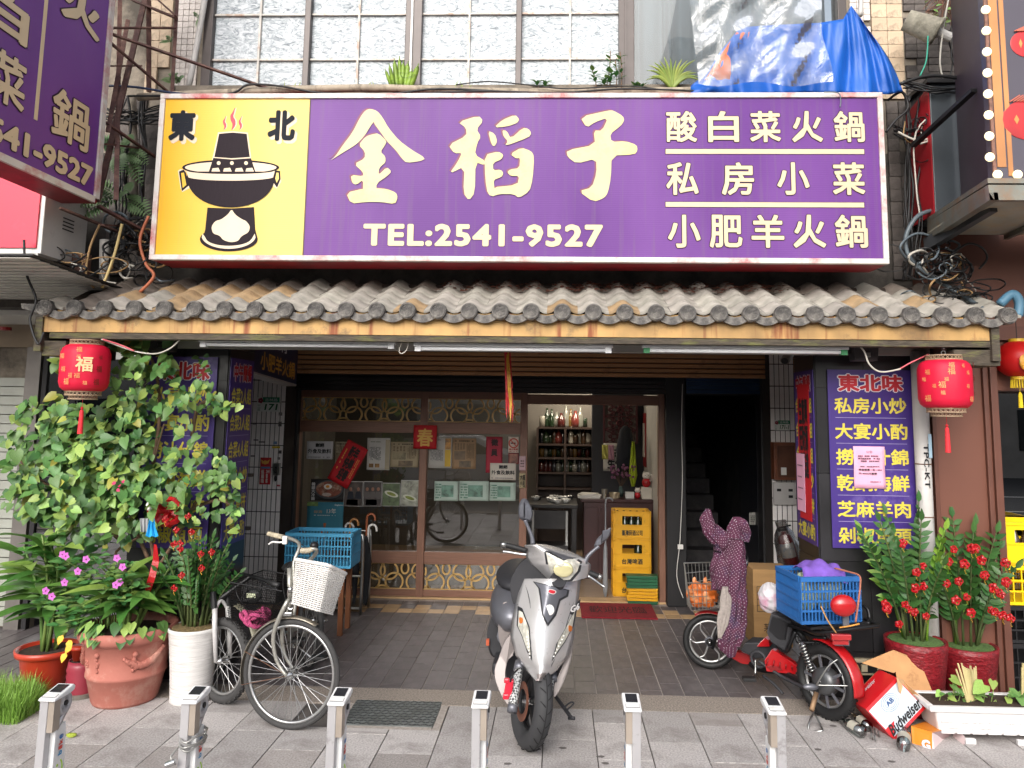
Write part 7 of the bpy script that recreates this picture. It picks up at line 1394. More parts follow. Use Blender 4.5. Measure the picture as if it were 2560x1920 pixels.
for y in (7.3, 7.6): MB().tube([(l-.35, y, 0), (l-.35, y, .66), (l-.28, y, .72), (r-.08, y, .72), (r-.02, y, .66), (r-.02, y, 0)], .014, 8, sm=3).build('frame', m_steel, us, True)
for y, x in ((7.3, 0), (7.6, 0)): MB().tube([(l-.35, y, .35), (r-.02, y, .35)], .01, 8).build('rail', m_steel, us)
MB().bb((l-.35, 7.3, .05), (r-.02, 7.6, .07)).build('tray', m_steel, us)
hc = [('grey crook handle', 'a9a7a5'), ('tan wooden crook handle', '9a6a3a'), ('brown wooden crook handle', '8a4a28'), ('white crook handle', 'c9c7c3'), ('black handle', '222224')]
for k, (px, top_) in enumerate(((862, 1308), (874, 1298), (916, 1285), (920, 1312), (890, 1330))):
    x = A(px, top_, 7.42).x; z = A(px, top_, 7.42).z; t = thing('umbrella', (x, 7.45, 0), ['dark folded umbrella with grey crook', 'dark folded umbrella with tan wooden crook', 'dark folded umbrella with brown wooden crook, tallest in the stand', 'dark folded umbrella with white crook', 'black folded umbrella with a straight handle'][k], 'umbrella', None)
    if k < 4: MB().tube([(x, 7.45, z-.25), (x, 7.45, z-.05), (x+.02, 7.45, z-.008), (x+.05, 7.45, z-.004), (x+.075, 7.45, z-.03), (x+.078, 7.45, z-.065)], .011, 8, sm=4).build('handle', M(hc[k][0], hc[k][1], .4), t, True)
    else: MB().tube([(x, 7.45, z-.25), (x, 7.45, z)], .014, 8).build('handle', M(hc[k][0], hc[k][1], .4), t, True)
    MB().lathe([(0, .04), (.012, .06), (.03, .3), (.042, z-.35), (.02, z-.22), (.006, z-.2)], (x, 7.45, 0), 14).build('canopy', M('umbrella cloth', '17181c', .8, var=.2), t)
# ---------------------------------------------------------------- scooter
cs_ = crop(1160, 1200, 2.37)
rows_px = [(585, 345, 690), (700, 316, 678), (830, 285, 657), (930, 277, 650), (1040, 308, 617), (1130, 372, 545), (1190, 428, 455)]
def interp(y, k):
    for a, b in zip(rows_px, rows_px[1:]):
        if y <= b[0]: f = max(0, (y-a[0])/(b[0]-a[0])); return a[k]*(1-f)+b[k]*f
    return rows_px[-1][k]
def Yap(x, y):
    a, b = interp(y, 1), interp(y, 2); m_ = (a+b)/2+(0 if y > 1100 else -5); t = (x-m_)/max(20, (b-a)/2); return 4.60-.20*max(0, min(1, (y-585)/605))+.22*abs(t)**1.5*min(1, (b-a)/200)
def SP(x, y, lift=0, Yf=Yap): X_, Y_ = cs_(x, y); return A(X_, Y_, Yf(x, y)-lift)
sc = thing('scooter', (G(1300, 1872).x, 5.2, 0), 'silver motor scooter parked facing the street with its wheel turned', 'scooter')
m_sil = M('silver scooter paint', 'd3d1d1', .26, .45, var=.03, sc=5, coat=.5, dirt='8f8b8b', dsc=30, damt=.04); m_gun = M('gunmetal plastic', '6b6c73', .35, .4, var=.05); m_dpl = M('dark textured plastic', '2a2a2e', .6, var=.1, bump=.2, bsc=200); m_taupe = M('taupe fairing', '8a8280', .4, .3, var=.05); m_head = M('headlamp glass', 'd2d0c4', .08, .1, var=.35, sc=28, coat=1, spec=.8)
n_ = 16
def skin(rows, Yf, n_=16, lift=0):
    out = []
    for y, a, b in rows: out.append([SP(a+(b-a)*k/n_, y, lift, Yf) for k in range(n_+1)])
    return out
fine = []
for a, b in zip(rows_px, rows_px[1:]):
    for f in (0, .2, .4, .6, .8): fine.append((a[0]+(b[0]-a[0])*f, a[1]+(b[1]-a[1])*f, a[2]+(b[2]-a[2])*f))
fine.append(rows_px[-1])
o = MB().loft([[p for p in r_] for r_ in skin(fine, Yap)]).build('apron', m_sil, sc, smooth=True, solid=.006)
def decal(pts, mat, lift, nm, th=.006, sm=0, Yf=Yap, seg=5):
    lift += .006
    p_ = chaikin([V(q_) for q_ in pts], sm) if sm else [V(q_) for q_ in pts]; dn = []
    for i in range(len(p_)):
        a, b = p_[i], p_[(i+1) % len(p_)]; dn += [a*(1-k/seg)+b*(k/seg) for k in range(seg)]
    c_ = sum(dn, V((0, 0)))/len(dn); mb = MB(); ring0 = [SP(v.x, v.y, lift, Yf) for v in dn]; ringB = [SP(v.x, v.y, lift-th, Yf) for v in dn]; rr = [[SP(c_.x+(v.x-c_.x)*f, c_.y+(v.y-c_.y)*f, lift, Yf) for v in dn] for f in (.999, .8, .6, .4, .2)]
    n = len(dn); mb.loft([ringB, ring0]+rr+[[SP(c_.x, c_.y, lift, Yf)]*n], True); return mb.build(nm, mat, sc, smooth=True)
decal([(408,600),(625,652),(617,690),(572,715),(548,800),(497,868),(462,805),(448,690),(440,640)], m_dpl, .004, 'centre_trim'); decal([(420,607),(612,654),(606,682),(563,706),(538,792),(497,848),(472,800),(458,690),(452,645)], m_gun, .009, 'centre_panel')
decal([(492,652),(515,645),(545,655),(548,668),(530,680),(500,668)], m_white, .012, 'badge', sm=1); decal([(497,654),(515,649),(540,657),(543,666),(529,675),(503,666)], M('badge red', 'c81c30', .3, coat=.5), .014, 'badge', sm=1)
MB().ell(SP(507, 770, .02), (.028, .003, .03), 18, 8).build('sticker', m_white, sc, True)

for pts in ([(318,745),(345,760),(388,870),(403,1072),(372,1015),(342,925),(312,860)], [(672,745),(650,865),(600,960),(520,1075),(548,970),(600,880),(640,800)]): decal(pts, m_dpl, .004, 'lamp_surround'); c_ = sum((V(p) for p in pts), V((0, 0)))/len(pts); decal([tuple(c_+(V(p)-c_)*.82) for p in pts], m_head, .009, 'indicator_lamp')
for x, y in ((338, 832), (630, 880)): decal([(x-12,y-22),(x+12,y-14),(x+10,y+16),(x-10,y+20)], M('amber lens', 'c8743a', .2, coat=1), .012, 'amber_lens', sm=1)
for k in range(7): p_ = SP(372+3*k, 930+k*20, .02); MB().ell(p_, .005, 6, 4).build('led', m_white, sc)
for k in range(7): p_ = SP(592-10*k, 925+k*20, .02); MB().ell(p_, .005, 6, 4).build('led', m_white, sc)
decal([(625,790),(690,700),(685,760),(640,800)], m_dpl, .003, 'model_decal'); 
text('G6', m_sil, (SP(630, 790, .012), V((.055, .02, .02)), V((-.0, 0, .04))), sc, name='model_decal', bold=.04)
for pts in (((365,620),(395,760),(425,1120)), ((650,720),(560,1000),(490,1160))): MB().tube([SP(x, y, .002) for x, y in pts], .0022, 5, sm=6).build('panel_gap', m_dpl, sc)
# nose tip below
decal([(428,1150),(490,1140),(468,1185),(440,1192)], m_taupe, .004, 'nose_cap')
# lower fairings and dark inner body
Yf2 = lambda x, y: 4.86; Yf3 = lambda x, y: 4.8-.1*min(1, max(0, (y-1000)/350))
def plate(pts, mat, nm, Yf=Yf2, th=.03, sm=1): return MB().poly([SP(p.x, p.y, 0, Yf) for p in chaikin([V(q_) for q_ in pts], sm)], (0, th, 0)).build(nm, mat, sc, bev=.003)
plate([(290,900),(300,1035),(255,1070),(242,1160),(262,1270),(285,1345),(262,1340),(215,1270),(182,1180),(180,1115),(205,1060),(235,960)], m_taupe, 'lower_fairing', Yf3, .05); plate([(650,930),(640,1050),(600,1180),(560,1260),(530,1300),(530,1220),(560,1150),(600,1060)], m_taupe, 'lower_fairing', Yf3, .05)
plate([(270,1020),(620,1020),(560,1180),(545,1270),(480,1300),(330,1310),(262,1250),(245,1120)], m_dpl, 'inner_guard', lambda x, y: 4.92, .12)
plate([(225,740),(165,800),(133,900),(140,970),(180,1060),(230,1000),(300,930),(310,760)], m_dpl, 'side_cover', lambda x, y: 5.2, .25); plate([(240,700),(200,830),(205,960),(260,1060),(310,1000),(300,800)], m_taupe, 'leg_shield', lambda x, y: 4.95, .04); plate([(205,880),(190,940),(240,1000),(262,960)], m_gun, 'floor_mat_edge', lambda x, y: 4.98, .1)
p_ = cs_(145, 960); MB().box(A(p_[0]-2, p_[1], 5.18), (.02, .02, .04)).build('side_reflector', M('reflector orange', 'b05538', .3), sc)
# rear body (runs away from the viewer): seat, tail, engine, rear wheel
bx_ = A(1275, 1640, 5.5); MB().ell((bx_.x+.04, 5.35, .62), (.17, .5, .16), 20, 12).build('tail_body', m_gun, sc, True); MB().ell((bx_.x+.04, 5.45, .78), (.14, .42, .075), 20, 10).build('seat', m_dpl, sc, True); MB().bb((bx_.x-.08, 4.95, .26), (bx_.x+.17, 5.2, .34)).build('floorboard', m_dpl, sc, bev=.02)
wheel(sc, (bx_.x+.02, 5.75, .235), (1, 0, .08), .235, .055, m_blkm, 0, tyrem=m_blk); MB().ell((bx_.x-.1, 5.6, .3), (.06, .26, .1), 14, 8).build('engine_case', m_dpl, sc, True)
plate([(268,600),(330,490),(372,462),(460,520),(500,585),(470,640),(345,640),(305,740),(285,730)], m_dpl, 'leg_shield_inner', lambda x, y: 4.78, .05, 2)
MB().tube([SP(560, 590, 0, lambda x, y: 4.62), SP(520, 660, 0, lambda x, y: 4.72)], .05, 12).build('steering_neck', m_dpl, sc)
# handlebar fairing
hrows = [(385, 360, 480), (405, 362, 560), (430, 366, 640), (460, 372, 700), (500, 400, 748), (540, 445, 742), (575, 480, 735), (602, 520, 640)]
def Yh(x, y):
    a = 360 if y < 460 else 360+(y-460)*.9; b = 480+(y-385)*3.2 if y < 465 else 745; t = (x-(a+b)/2)/((b-a)/2+1); return 4.60+.20*min(1.2, abs(t))**1.8+.0004*abs(y-500)
hr2 = []
for a, b in zip(hrows, hrows[1:]):
    for f in (0, .25, .5, .75): hr2.append(tuple(a[i]*(1-f)+b[i]*f for i in range(3)))
MB().loft(skin(hr2+[hrows[-1]], Yh, 20)).build('handlebar_fairing', m_sil, sc, smooth=True, solid=.01)
decal([(472,402),(570,418),(650,448),(700,482),(690,540),(640,600),(575,608),(512,590),(488,520)], m_dpl, .004, 'headlamp_surround', Yf=Yh); decal([(486,428),(540,452),(592,478),(640,458),(688,490),(672,540),(628,590),(575,596),(522,578),(502,515)], m_head, .010, 'headlamp', Yf=Yh)
decal([(478,405),(590,470),(668,462),(560,418)], m_gun, .013, 'lamp_visor', Yf=Yh)
MB().ell(SP(588, 530, .012, Yh), (.06, .012, .045), 14, 8).build('headlamp_reflector', M('warm reflector', 'e0d8a8', .15, .4, coat=1), sc, True)
def S3(pts, Y0, r, nm, mat, n=10): return MB().tube([A(*cs_(p[0], p[1]), Y0 if len(p) < 3 else p[2]) for p in pts], r, n, sm=4).build(nm, mat, sc, True)
S3([(372,420),(300,398),(248,385)], 4.75, .0165, 'grip', m_blk); S3([(250,386),(220,380)], 4.75, .019, 'bar_end', m_steel); S3([(742,548),(775,562),(805,574)], 4.72, .0165, 'grip', m_blk); S3([(795,570),(814,578)], 4.72, .018, 'bar_end', m_steel)
S3([(372,442),(330,438),(270,428),(230,424)], 4.68, [.008, .008, .007, .009], 'brake_lever', m_chrome); S3([(735,568),(770,590),(810,620),(832,633)], 4.66, [.008, .008, .007, .01], 'brake_lever', m_chrome)
for pts, st2 in (([(343,108),(376,113),(404,170),(410,218),(394,252),(332,236),(322,205),(324,148)], [(408,378),(400,330),(375,270),(362,238)]), ([(766,396),(788,345),(830,310),(866,278),(876,290),(860,338),(820,378),(782,398)], [(716,490),(735,450),(775,412),(800,392)])):
    q2 = chaikin([V(p) for p in pts], 1); Yf = lambda x, y: 4.82; c_ = sum(q2, V((0, 0)))/len(q2); mb = MB()
    mb.loft([[A(*cs_(v.x, v.y), 4.82) for v in q2], [A(*cs_(v.x, v.y), 4.79) for v in q2], [A(*cs_(c_.x+(v.x-c_.x)*.85, c_.y+(v.y-c_.y)*.85), 4.765) for v in q2], [A(*cs_(c_.x-6+(v.x-c_.x)*.1, c_.y+(v.y-c_.y)*.7), 4.745) for v in q2]], True).poly([A(*cs_(v.x, v.y), 4.82) for v in q2]); mb.build('mirror', m_gun, sc, bev=.002); MB().tube([A(*cs_(*p), 4.76) for p in st2], [.016, .012, .01, .012], 8, sm=4).build('mirror_stalk', m_gun, sc, True)
# front wheel, forks, brake
gw = G(1306, 1874); Wc = V((gw.x+.045, gw.y+.04, .245)); axw = V((-.93, -.35, .15)).normalized(); up_ = V((.16, -.02, .98))
fw_ = wheel(sc, Wc, axw, .25, .052, m_blkm, 0, tyrem=M('scooter tyre', '333335', .7, var=.1), hub=.03)
x_ = axw.orthogonal().normalized(); y_ = axw.cross(x_)
mb = MB()
for k in range(5): a = k*2*pi/5; d = x_*cos(a)+y_*sin(a); mb.beam(Wc+d*.02, Wc+d*.155, .03, .02, up=axw)
mb.build('wheel_spokes', m_blkm, fw_); MB().torus(Wc+axw*.055, .085, .02, axw, 40, 6, .12).build('brake_disc', M('copper brown disc', '8a5a48', .4, .6, var=.15), fw_)
mb = MB()
for k in range(44):      # sipes cut across the tread
    a = 2*pi*k/44; d = x_*cos(a)+y_*sin(a); d2 = x_*cos(a+.12)+y_*sin(a+.12); s_ = 1 if k % 2 else -1
    mb.tube([Wc+d*(.2505)+axw*.006*s_, Wc+(d+d2)/2*(.2495)+axw*.022*s_, Wc+d2*(.240)+axw*.036*s_], .0022, 4)
stuff(mb.build('tread_grooves', M('groove black', '0c0c0d', .9), fw_)); MB().torus(Wc, .2505, .0022, axw, 64, 5).build('tread_groove', M('groove black', '0c0c0d'), fw_)
m_fs = M('checker fork sleeve', '8f9290', .5, var=.1); n, k_, p, cs = tune(m_fs); tc = n.new('ShaderNodeTexCoord'); ck = n.new('ShaderNodeTexChecker'); ck.inputs['Scale'].default_value = 75; ck.inputs[1].default_value = (.55, .56, .55, 1); ck.inputs[2].default_value = (.05, .05, .055, 1); mp = n.new('ShaderNodeMapping'); mp.inputs['Rotation'].default_value = (.3, .8, .2); k_.new(tc.outputs['Object'], mp.inputs[0]); k_.new(mp.outputs[0], ck.inputs[0]); k_.new(ck.outputs[0], p.inputs['Base Color'])
S3([(335,1080,4.72),(325,1130,4.68)], 0, .034, 'fork_stanchion', m_gun); S3([(325,1130,4.66),(305,1240,4.54),(288,1330,4.48)], 0, .026, 'fork_sleeve', m_fs); S3([(292,1325,4.5),(284,1375,4.47)], 0, .03, 'fork_foot', m_gun)
S3([(530,1150,4.78),(525,1190,4.74)], 0, .026, 'fork_stanchion', m_gun); S3([(524,1190,4.74),(505,1330,4.66),(490,1440,4.6)], 0, .012, 'fork_sleeve', m_fs)
mb = MB(); c_ = A(*cs_(266, 1228), 4.52); mb.box(c_, (.045, .04, .09), Matrix.Rotation(.15, 3, 'Y')).box(c_+V((-.012, -.01, .04)), (.03, .03, .025)).box(c_+V((-.015, -.01, -.045)), (.035, .03, .03)); mb.build('brake_caliper', M('red caliper', 'c81c34', .4, coat=.5), sc, bev=.006)
S3([(320,1120,4.6),(285,1160,4.5),(275,1195,4.5)], 0, .005, 'brake_hose', m_blk); S3([(545,1285,4.85),(600,1360,4.75),(635,1408,4.68)], 0, .011, 'side_stand', m_dpl); S3([(620,1410,4.68),(655,1412,4.66)], 0, .01, 'side_stand', m_dpl); S3([(590,1350,4.74),(630,1318,4.8),(650,1325,4.8),(612,1360,4.72)], 0, .005, 'side_stand_lever', m_dpl)
# ---------------------------------------------------------------- e-bike
ce = crop(1680, 1220, 2.593)
def E(x, y, Y): return A(*ce(x, y), Y)
eb = thing('electric_bike', (1.5, 5.6, 0), 'red and black electric bike with a wire front basket and cloth covered handlebars', 'electric bike')
m_er = M('red plastic', 'a81218', .3, var=.05, coat=.4, dirt='8a1016', dsc=8, damt=.1)
Fc = E(245, 1032, 6.02); Fr = Fc.z if Fc.z > .15 else .2; axf = V((-.19, -.98, .02)); wf = wheel(eb, (Fc.x, 6.02, .2), axf, .2, .024, m_rim, 0, tyrem=m_blk)
Fc = V((Fc.x, 6.02, .2)); x_ = axf.orthogonal().normalized(); y_ = axf.cross(x_).normalized()
for k in range(6):
    a = k*pi/3+.3; pts = [Fc+(x_*cos(a+b)+y_*sin(a+b))*r_+axf*.012 for r_, b in ((.025, 0), (.07, .12), (.11, .1), (.148, -.1))]; MB().tube(pts, [.011, .008, .007, .008], 6, sm=3).build('wheel_spoke', m_rim, wf, True)
MB().lathe([(0, -.03), (.035, -.03), (.04, .0), (.035, .03), (0, .03)], Fc, 20, Matrix((x_, y_, axf.normalized())).transposed()).build('drum', m_gun, wf, True)
guard(eb, Fc, axf, .222, rad(60), rad(125), .035, m_er)
Rc_ = E(1000, 1300, 5.13); Rc_.z = .225; axr = V((-.86, -.51, .03)).normalized(); wr_ = wheel(eb, Rc_, axr, .225, .034, m_rim, 0, knob=40, tyrem=m_blk); x_ = axr.orthogonal().normalized(); y_ = axr.cross(x_)
MB().lathe([(0, -.05), (.07, -.05), (.085, -.02), (.085, .02), (.07, .05), (.03, .055), (0, .055)], Rc_, 28, Matrix((x_, y_, axr)).transposed()).build('hub_motor', M('hub motor grey', '5f6062', .4, .6), wr_, True)
for k in range(10): a = k*pi/5; d = x_*cos(a)+y_*sin(a); MB().beam(Rc_+d*.08+axr*.02, Rc_+d*.155+axr*.02, .016, .008, up=axr).build('wheel_spoke', m_gun, wr_)
for r_ in (.165, .15): MB().torus(Rc_+axr*.012, r_, .004, axr, 48, 5).build('rim_ring', m_rim, wr_, True)
hxr = axr.cross(V((0, 0, 1))).normalized(); fwd = V((-.51, .86, 0)); sgn = 1 if hxr.dot(fwd) > 0 else -1
guard(eb, Rc_, axr, .26, rad(75) if sgn > 0 else rad(105), rad(185) if sgn > 0 else rad(-5), .05, m_er, nm='rear_mudguard')
c_ = E(1150, 1285, 4.98); MB().box(c_, (.03, .03, .075)).build('rear_reflector', m_dpl, eb, bev=.006)
def ET(pts, r, nm, mat, n=8): return MB().tube([E(*p) for p in pts], r, n, sm=4).build(nm, mat, eb, True)
# frame and body
ET([(310,1020,5.95),(340,900,5.9),(395,620,5.85),(420,420,5.8)], .016, 'head_tube', m_blkm); ET([(400,1040,5.85),(480,1110,5.75),(560,1170,5.65),(700,1190,5.5),(850,1260,5.3),(960,1280,5.2)], .022, 'frame_tube', m_blkm)
ET([(262,1040,6.0),(300,900,5.95)], .014, 'fork_leg', m_blkm); ET([(870,1000,5.35),(800,900,5.4)], .02, 'seat_post', m_blkm)
def EP(pts, Y, mat, nm, th=.05, bev=.004): return MB().poly([E(*p, Y) if len(p) < 3 else E(*p) for p in pts], (.03*0+th*.6, th, 0)).build(nm, mat, eb, bev=bev)
EP([(612,1190),(598,1120),(645,1048),(670,1058),(830,1165),(826,1212)], 5.42, m_er, 'side_panel', .05); EP([(612,1160),(640,1150),(700,1160),(720,1182),(640,1184)], 5.41, M('red vent', '7a0d12', .5), 'vent', .004)
for k in range(5): ET([(625+k*38,1105+k*12,5.405),(612+k*42,1150+k*8,5.405)], .004, 'vent_rib', M('red vent', '7a0d12'))
EP([(380,1100),(382,1060),(450,1065),(520,1090),(535,1150),(450,1140)], 5.7, m_er, 'front_panel', .05); EP([(548,1030),(570,1000),(600,972),(628,990),(632,1030)], 5.55, m_er, 'under_seat_panel', .06)
EP([(440,1055),(475,1000),(620,1005),(680,1060),(640,1100),(540,1110)], 5.6, m_dpl, 'foot_box', .14, .01)
EP([(612,940),(640,810),(700,830),(790,870),(760,1000),(730,1060),(640,1000)], 5.36, m_dpl, 'battery_box', .12, .01); EP([(625,920),(648,835),(695,850),(752,878),(735,985),(690,980)], 5.352, M('battery face', '17171a', .35), 'battery_lid', .004)
for pts in ([(690,760,5.4),(700,740,5.4),(790,770,5.3),(860,800,5.2),(880,830,5.15),(880,900,5.15)], [(650,960,5.45),(700,1040,5.4),(745,1060,5.35),(770,1000,5.3),(800,930,5.28)], [(760,890,5.35),(880,920,5.15),(1000,935,5.02),(1150,915,4.95),(1310,895,5.0),(1330,888,5.05),(1250,850,5.2)], [(1240,760,5.15),(1270,790,5.12),(1280,850,5.1),(1270,880,5.05)], [(760,870,5.4),(900,960,5.2),(1000,970,5.1)], [(810,960,5.3),(830,1000,5.28),(1010,1000,5.2)], [(980,940,5.1),(1000,1000,5.15),(1020,1030,5.2)]): ET(pts, .012, 'rack_tube', m_blkm)
l_, rr_, b_, t_ = rect(1958, 1555, 2165, 1570, 5.0); MB().poly([E(770,862,5.35), E(900,905,5.0), E(1270,868,5.0), E(1150,840,5.35)], (0, 0, -.015)).build('rack_deck', m_blkm, eb)
for a, b, Yq in (((840,1000),(905,1180),5.12), ((975,975),(1000,1040),5.3)):
    p0, p1 = E(*a, Yq), E(*b, Yq); d = (p1-p0); u = d.normalized(); x_ = u.orthogonal().normalized(); y_ = u.cross(x_); nn = 9 if a[0] < 900 else 5; pts = [p0+d*(k/(nn*8))+(x_*cos(k*pi/4)+y_*sin(k*pi/4))*.02 for k in range(nn*8+1)]
    sp = MB().tube(pts, .0055, 6).build('shock_spring', m_steel, eb, True); MB().tube([p0, p1], .009, 8).build('damper', m_gun, sp)
c_ = E(1095, 965, 4.93); MB().box(c_, (.12, .03, .035)).box(c_+V((0, .01, -.035)), (.1, .01, .03)).build('tail_lamp', M('tail lamp red', 'a01c20', .2, coat=1), eb, bev=.008)
MB().box(E(1100, 1005, 4.96), (.09, .01, .03)).build('plate_holder', m_gun, eb)
ET([(540,1110,5.5),(540,1200,5.48),(525,1225,5.45)], .008, 'crank', m_steel); MB().box(E(500, 1237, 5.42), (.085, .06, .022)).build('pedal', m_blk, eb, bev=.004)
ET([(590,1215,5.5),(660,1270,5.42),(720,1335,5.36)], .01, 'side_stand', m_dpl); ET([(935,1330,5.05),(905,1440,4.98)], .016, 'brake_arm', M('rusty bracket', '8a6f55', .6, .5, var=.3))
ET([(925,1440,5.05),(890,1520,4.98),(890,1570,4.95),(970,1575,4.92),(965,1545,4.95),(925,1460,5.02)], .007, 'centre_stand', m_steel)
ET([(560,1120,5.47),(700,1215,5.4),(850,1290,5.22),(940,1310,5.1)], .012, 'chain_cover', m_dpl); MB().ell(E(900, 1290, 5.08), (.05, .02, .02), 12, 8).build('axle_cover', m_gun, eb, True)
ET([(935,1280,5.0),(1010,1160,4.98),(1075,1110,4.97)], .005, 'mudguard_stay', m_steel); ET([(935,1278,5.0),(1050,1280,4.97),(1150,1283,4.95)], .004, 'mudguard_stay', m_steel)
MB().torus(E(560, 1110, 5.49), .05, .012, (-.6, -.8, 0), 28, 6).build('chainring_cover', m_dpl, eb, True)
MB().tube([E(470, 500, 5.7), E(475, 475, 5.62)], .016, 10).build('grip', m_blk, eb); MB().ell(E(475, 490, 5.6), (.022, .02, .022), 12, 8).build('throttle_end', m_chrome, eb, True); ET([(445,430,5.75),(490,450,5.7),(480,520,5.68),(460,560,5.7)], .004, 'brake_cable', m_blk, 5)
# wire basket in front with orange bags
m_wr = M('steel wire', 'b5b2ac', .35, .8); tA, tB = E(78, 487, 5.95), E(265, 482, 6.3); fA, fB = E(98, 615, 5.75), E(345, 625, 5.85); bA_, bB_ = E(118, 775, 5.78), E(320, 785, 5.88); hA, hB = E(85, 500, 6.0), E(270, 650, 6.25)
bk = MB().tube([tA, tB, fB, fA], .005, 6, closed=True).build('front_basket', m_wr, eb); mb = MB(); zb_ = (bA_.z+bB_.z)/2; bk4 = [V((tA.x+.02, tA.y, zb_)), V((tB.x, tB.y-.05, zb_)), V((fB.x-.03, fB.y, zb_)), V((fA.x+.03, fA.y, zb_))]; T4 = [tA, tB, fB, fA]
for i in range(4):
    a, b, c2_, d = T4[i], T4[(i+1) % 4], bk4[(i+1) % 4], bk4[i]
    for k in range(9): f = k/8; mb.tube([a*(1-f)+b*f, d*(1-f)+c2_*f], .0022, 5)
    for f in (.25, .5, .75, 1): mb.tube([a*(1-f)+d*f, b*(1-f)+c2_*f], .0025, 5)
stuff(mb.build('wires', m_wr, bk))
q = random.Random(12); m_ob = M('orange plastic bag', 'e0742c', .35, var=.35, sc=18, transl=.25, dirt='f0c89a', dsc=14, damt=.4)
for k, (px, py, lab) in enumerate(((165, 690, 'orange plastic bag at the left in the wire front basket'), (235, 690, 'orange patterned bag at the right in the wire front basket'))):
    c_ = E(px, py, 5.86); mb = MB().ell(c_, (.075, .06, .085), 18, 14, rough=.13, rg=q); mb.ell(c_+V((-.02, 0, .09)), (.015, .01, .035), 8, 6, rough=.2, rg=q); tag(mb.build('shopping_bag', m_ob, smooth=False), lab, 'bag')
# spotted cloth over the handlebars (its own mapping along the folds)
m_dot = M('plum cloth with white dots', '4a1f36', .9, var=.3, sc=9, bump=.7, bsc=22, dirt='33304f', dsc=6, damt=.3); n, k_, p, cs = tune(m_dot); uvn = n.new('ShaderNodeTexCoord'); mp = n.new('ShaderNodeMapping'); vo = n.new('ShaderNodeTexVoronoi'); vo.voronoi_dimensions = '2D'; vo.inputs['Randomness'].default_value = 0; vo.inputs['Scale'].default_value = 1
k_.new(uvn.outputs['UV'], mp.inputs[0]); mp.inputs['Scale'].default_value = (58, 58, 1); mp.inputs['Rotation'].default_value = (0, 0, .78); k_.new(mp.outputs[0], vo.inputs['Vector']); mr = n.new('ShaderNodeMath'); mr.operation = 'LESS_THAN'; mr.inputs[1].default_value = .15; k_.new(vo.outputs['Distance'], mr.inputs[0])
mx = n.new('ShaderNodeMix'); mx.data_type = 'RGBA'; mx.inputs['B'].default_value = (.36, .3, .34, 1); k_.new(mr.outputs[0], mx.inputs['Factor']); k_.new(cs, mx.inputs['A']); k_.new(mx.outputs['Result'], p.inputs['Base Color'])
def drape(segs, Y, depth, nm, par, seed, N=60, amp=.24, mat=None):
    """cloth roll along a spine of (x, y, half width) in photo crop units, folds run lengthways"""
    q = random.Random(seed); pts = []; 
    for i in range(len(segs)-1):
        for k in range(5): f = k/5; s3 = 3*f*f-2*f**3; pts.append(tuple(segs[i][j]*(1-s3)+segs[i+1][j]*s3 for j in range(3)))
    pts.append(segs[-1]); ph = [q.uniform(0, 6) for _ in range(5)]; vs = []; uv = []; L = 0; M_ = len(pts)
    for i, (x, y, w_) in enumerate(pts):
        a, b = pts[max(0, i-1)], pts[min(M_-1, i+1)]; d = V((b[0]-a[0], b[1]-a[1])).normalized(); nn = V((-d.y, d.x)); 
        if i: L += math.hypot(x-pts[i-1][0], y-pts[i-1][1])/2.593/345
        wm = w_/2.593/1900*Y
        for k in range(N+1):
            a_ = 2*pi*k/N; r_ = 1+amp*(sin(3*a_+ph[0]+i*.16)+1.1*abs(sin(4.5*a_+ph[1]-i*.12))+.7*sin(9*a_+ph[3]+i*.3)+.5*sin(2*a_+i*.7+ph[2])-.5)*.55
            c_ = E(x+nn.x*w_*cos(a_)*r_, y+nn.y*w_*cos(a_)*r_, Y); c_ = c_+V((0, -sin(a_)*wm*depth*r_, 0)); vs.append(c_); uv.append((wm*a_, L))
    fs = [(i*(N+1)+k, i*(N+1)+k+1, (i+1)*(N+1)+k+1, (i+1)*(N+1)+k) for i in range(M_-1) for k in range(N)]
    fs += [tuple(range(N+1)), tuple((M_-1)*(N+1)+k for k in range(N+1))]
    me = bpy.data.meshes.new(nm); me.from_pydata([tuple(v) for v in vs], [], fs); me.materials.append(mat or m_dot); ul = me.uv_layers.new(name='UVMap')
    for lp in me.loops: ul.data[lp.index].uv = uv[lp.vertex_index]
    me.polygons.foreach_set('use_smooth', [True]*len(me.polygons)); o = bpy.data.objects.new(nm, me); COL.objects.link(o); fix(o, par); return o
cl = thing('polka_dot_cloth', E(370, 600, 5.6), 'plum cloth with white dots knotted over the electric bike handlebars and hanging down', 'cloth')
drape([(235,135,14),(228,200,38),(248,265,48),(300,320,52),(350,360,60)], 5.55, .7, 'fold', cl, 1); drape([(470,345,26),(480,290,30),(455,240,34),(420,222,36),(405,270,42),(400,340,56),(385,400,60)], 5.56, .7, 'fold', cl, 2)
drape([(385,290,60),(372,340,88),(380,410,95),(370,480,102),(352,560,112),(360,640,100)], 5.58, .8, 'body', cl, 3, amp=.2); drape([(420,330,40),(412,450,60),(402,560,68),(400,660,68),(405,760,64),(400,860,68),(385,950,72),(370,1020,58),(390,1095,22)], 5.5, .6, 'tail', cl, 4, amp=.3)
drape([(345,640,18),(345,720,32),(340,800,38),(325,880,32),(308,975,10)], 5.46, .4, 'lining', cl, 5, mat=M('grey cloth lining', '8f8680', .9, var=.15, sc=60, bump=.4)); 
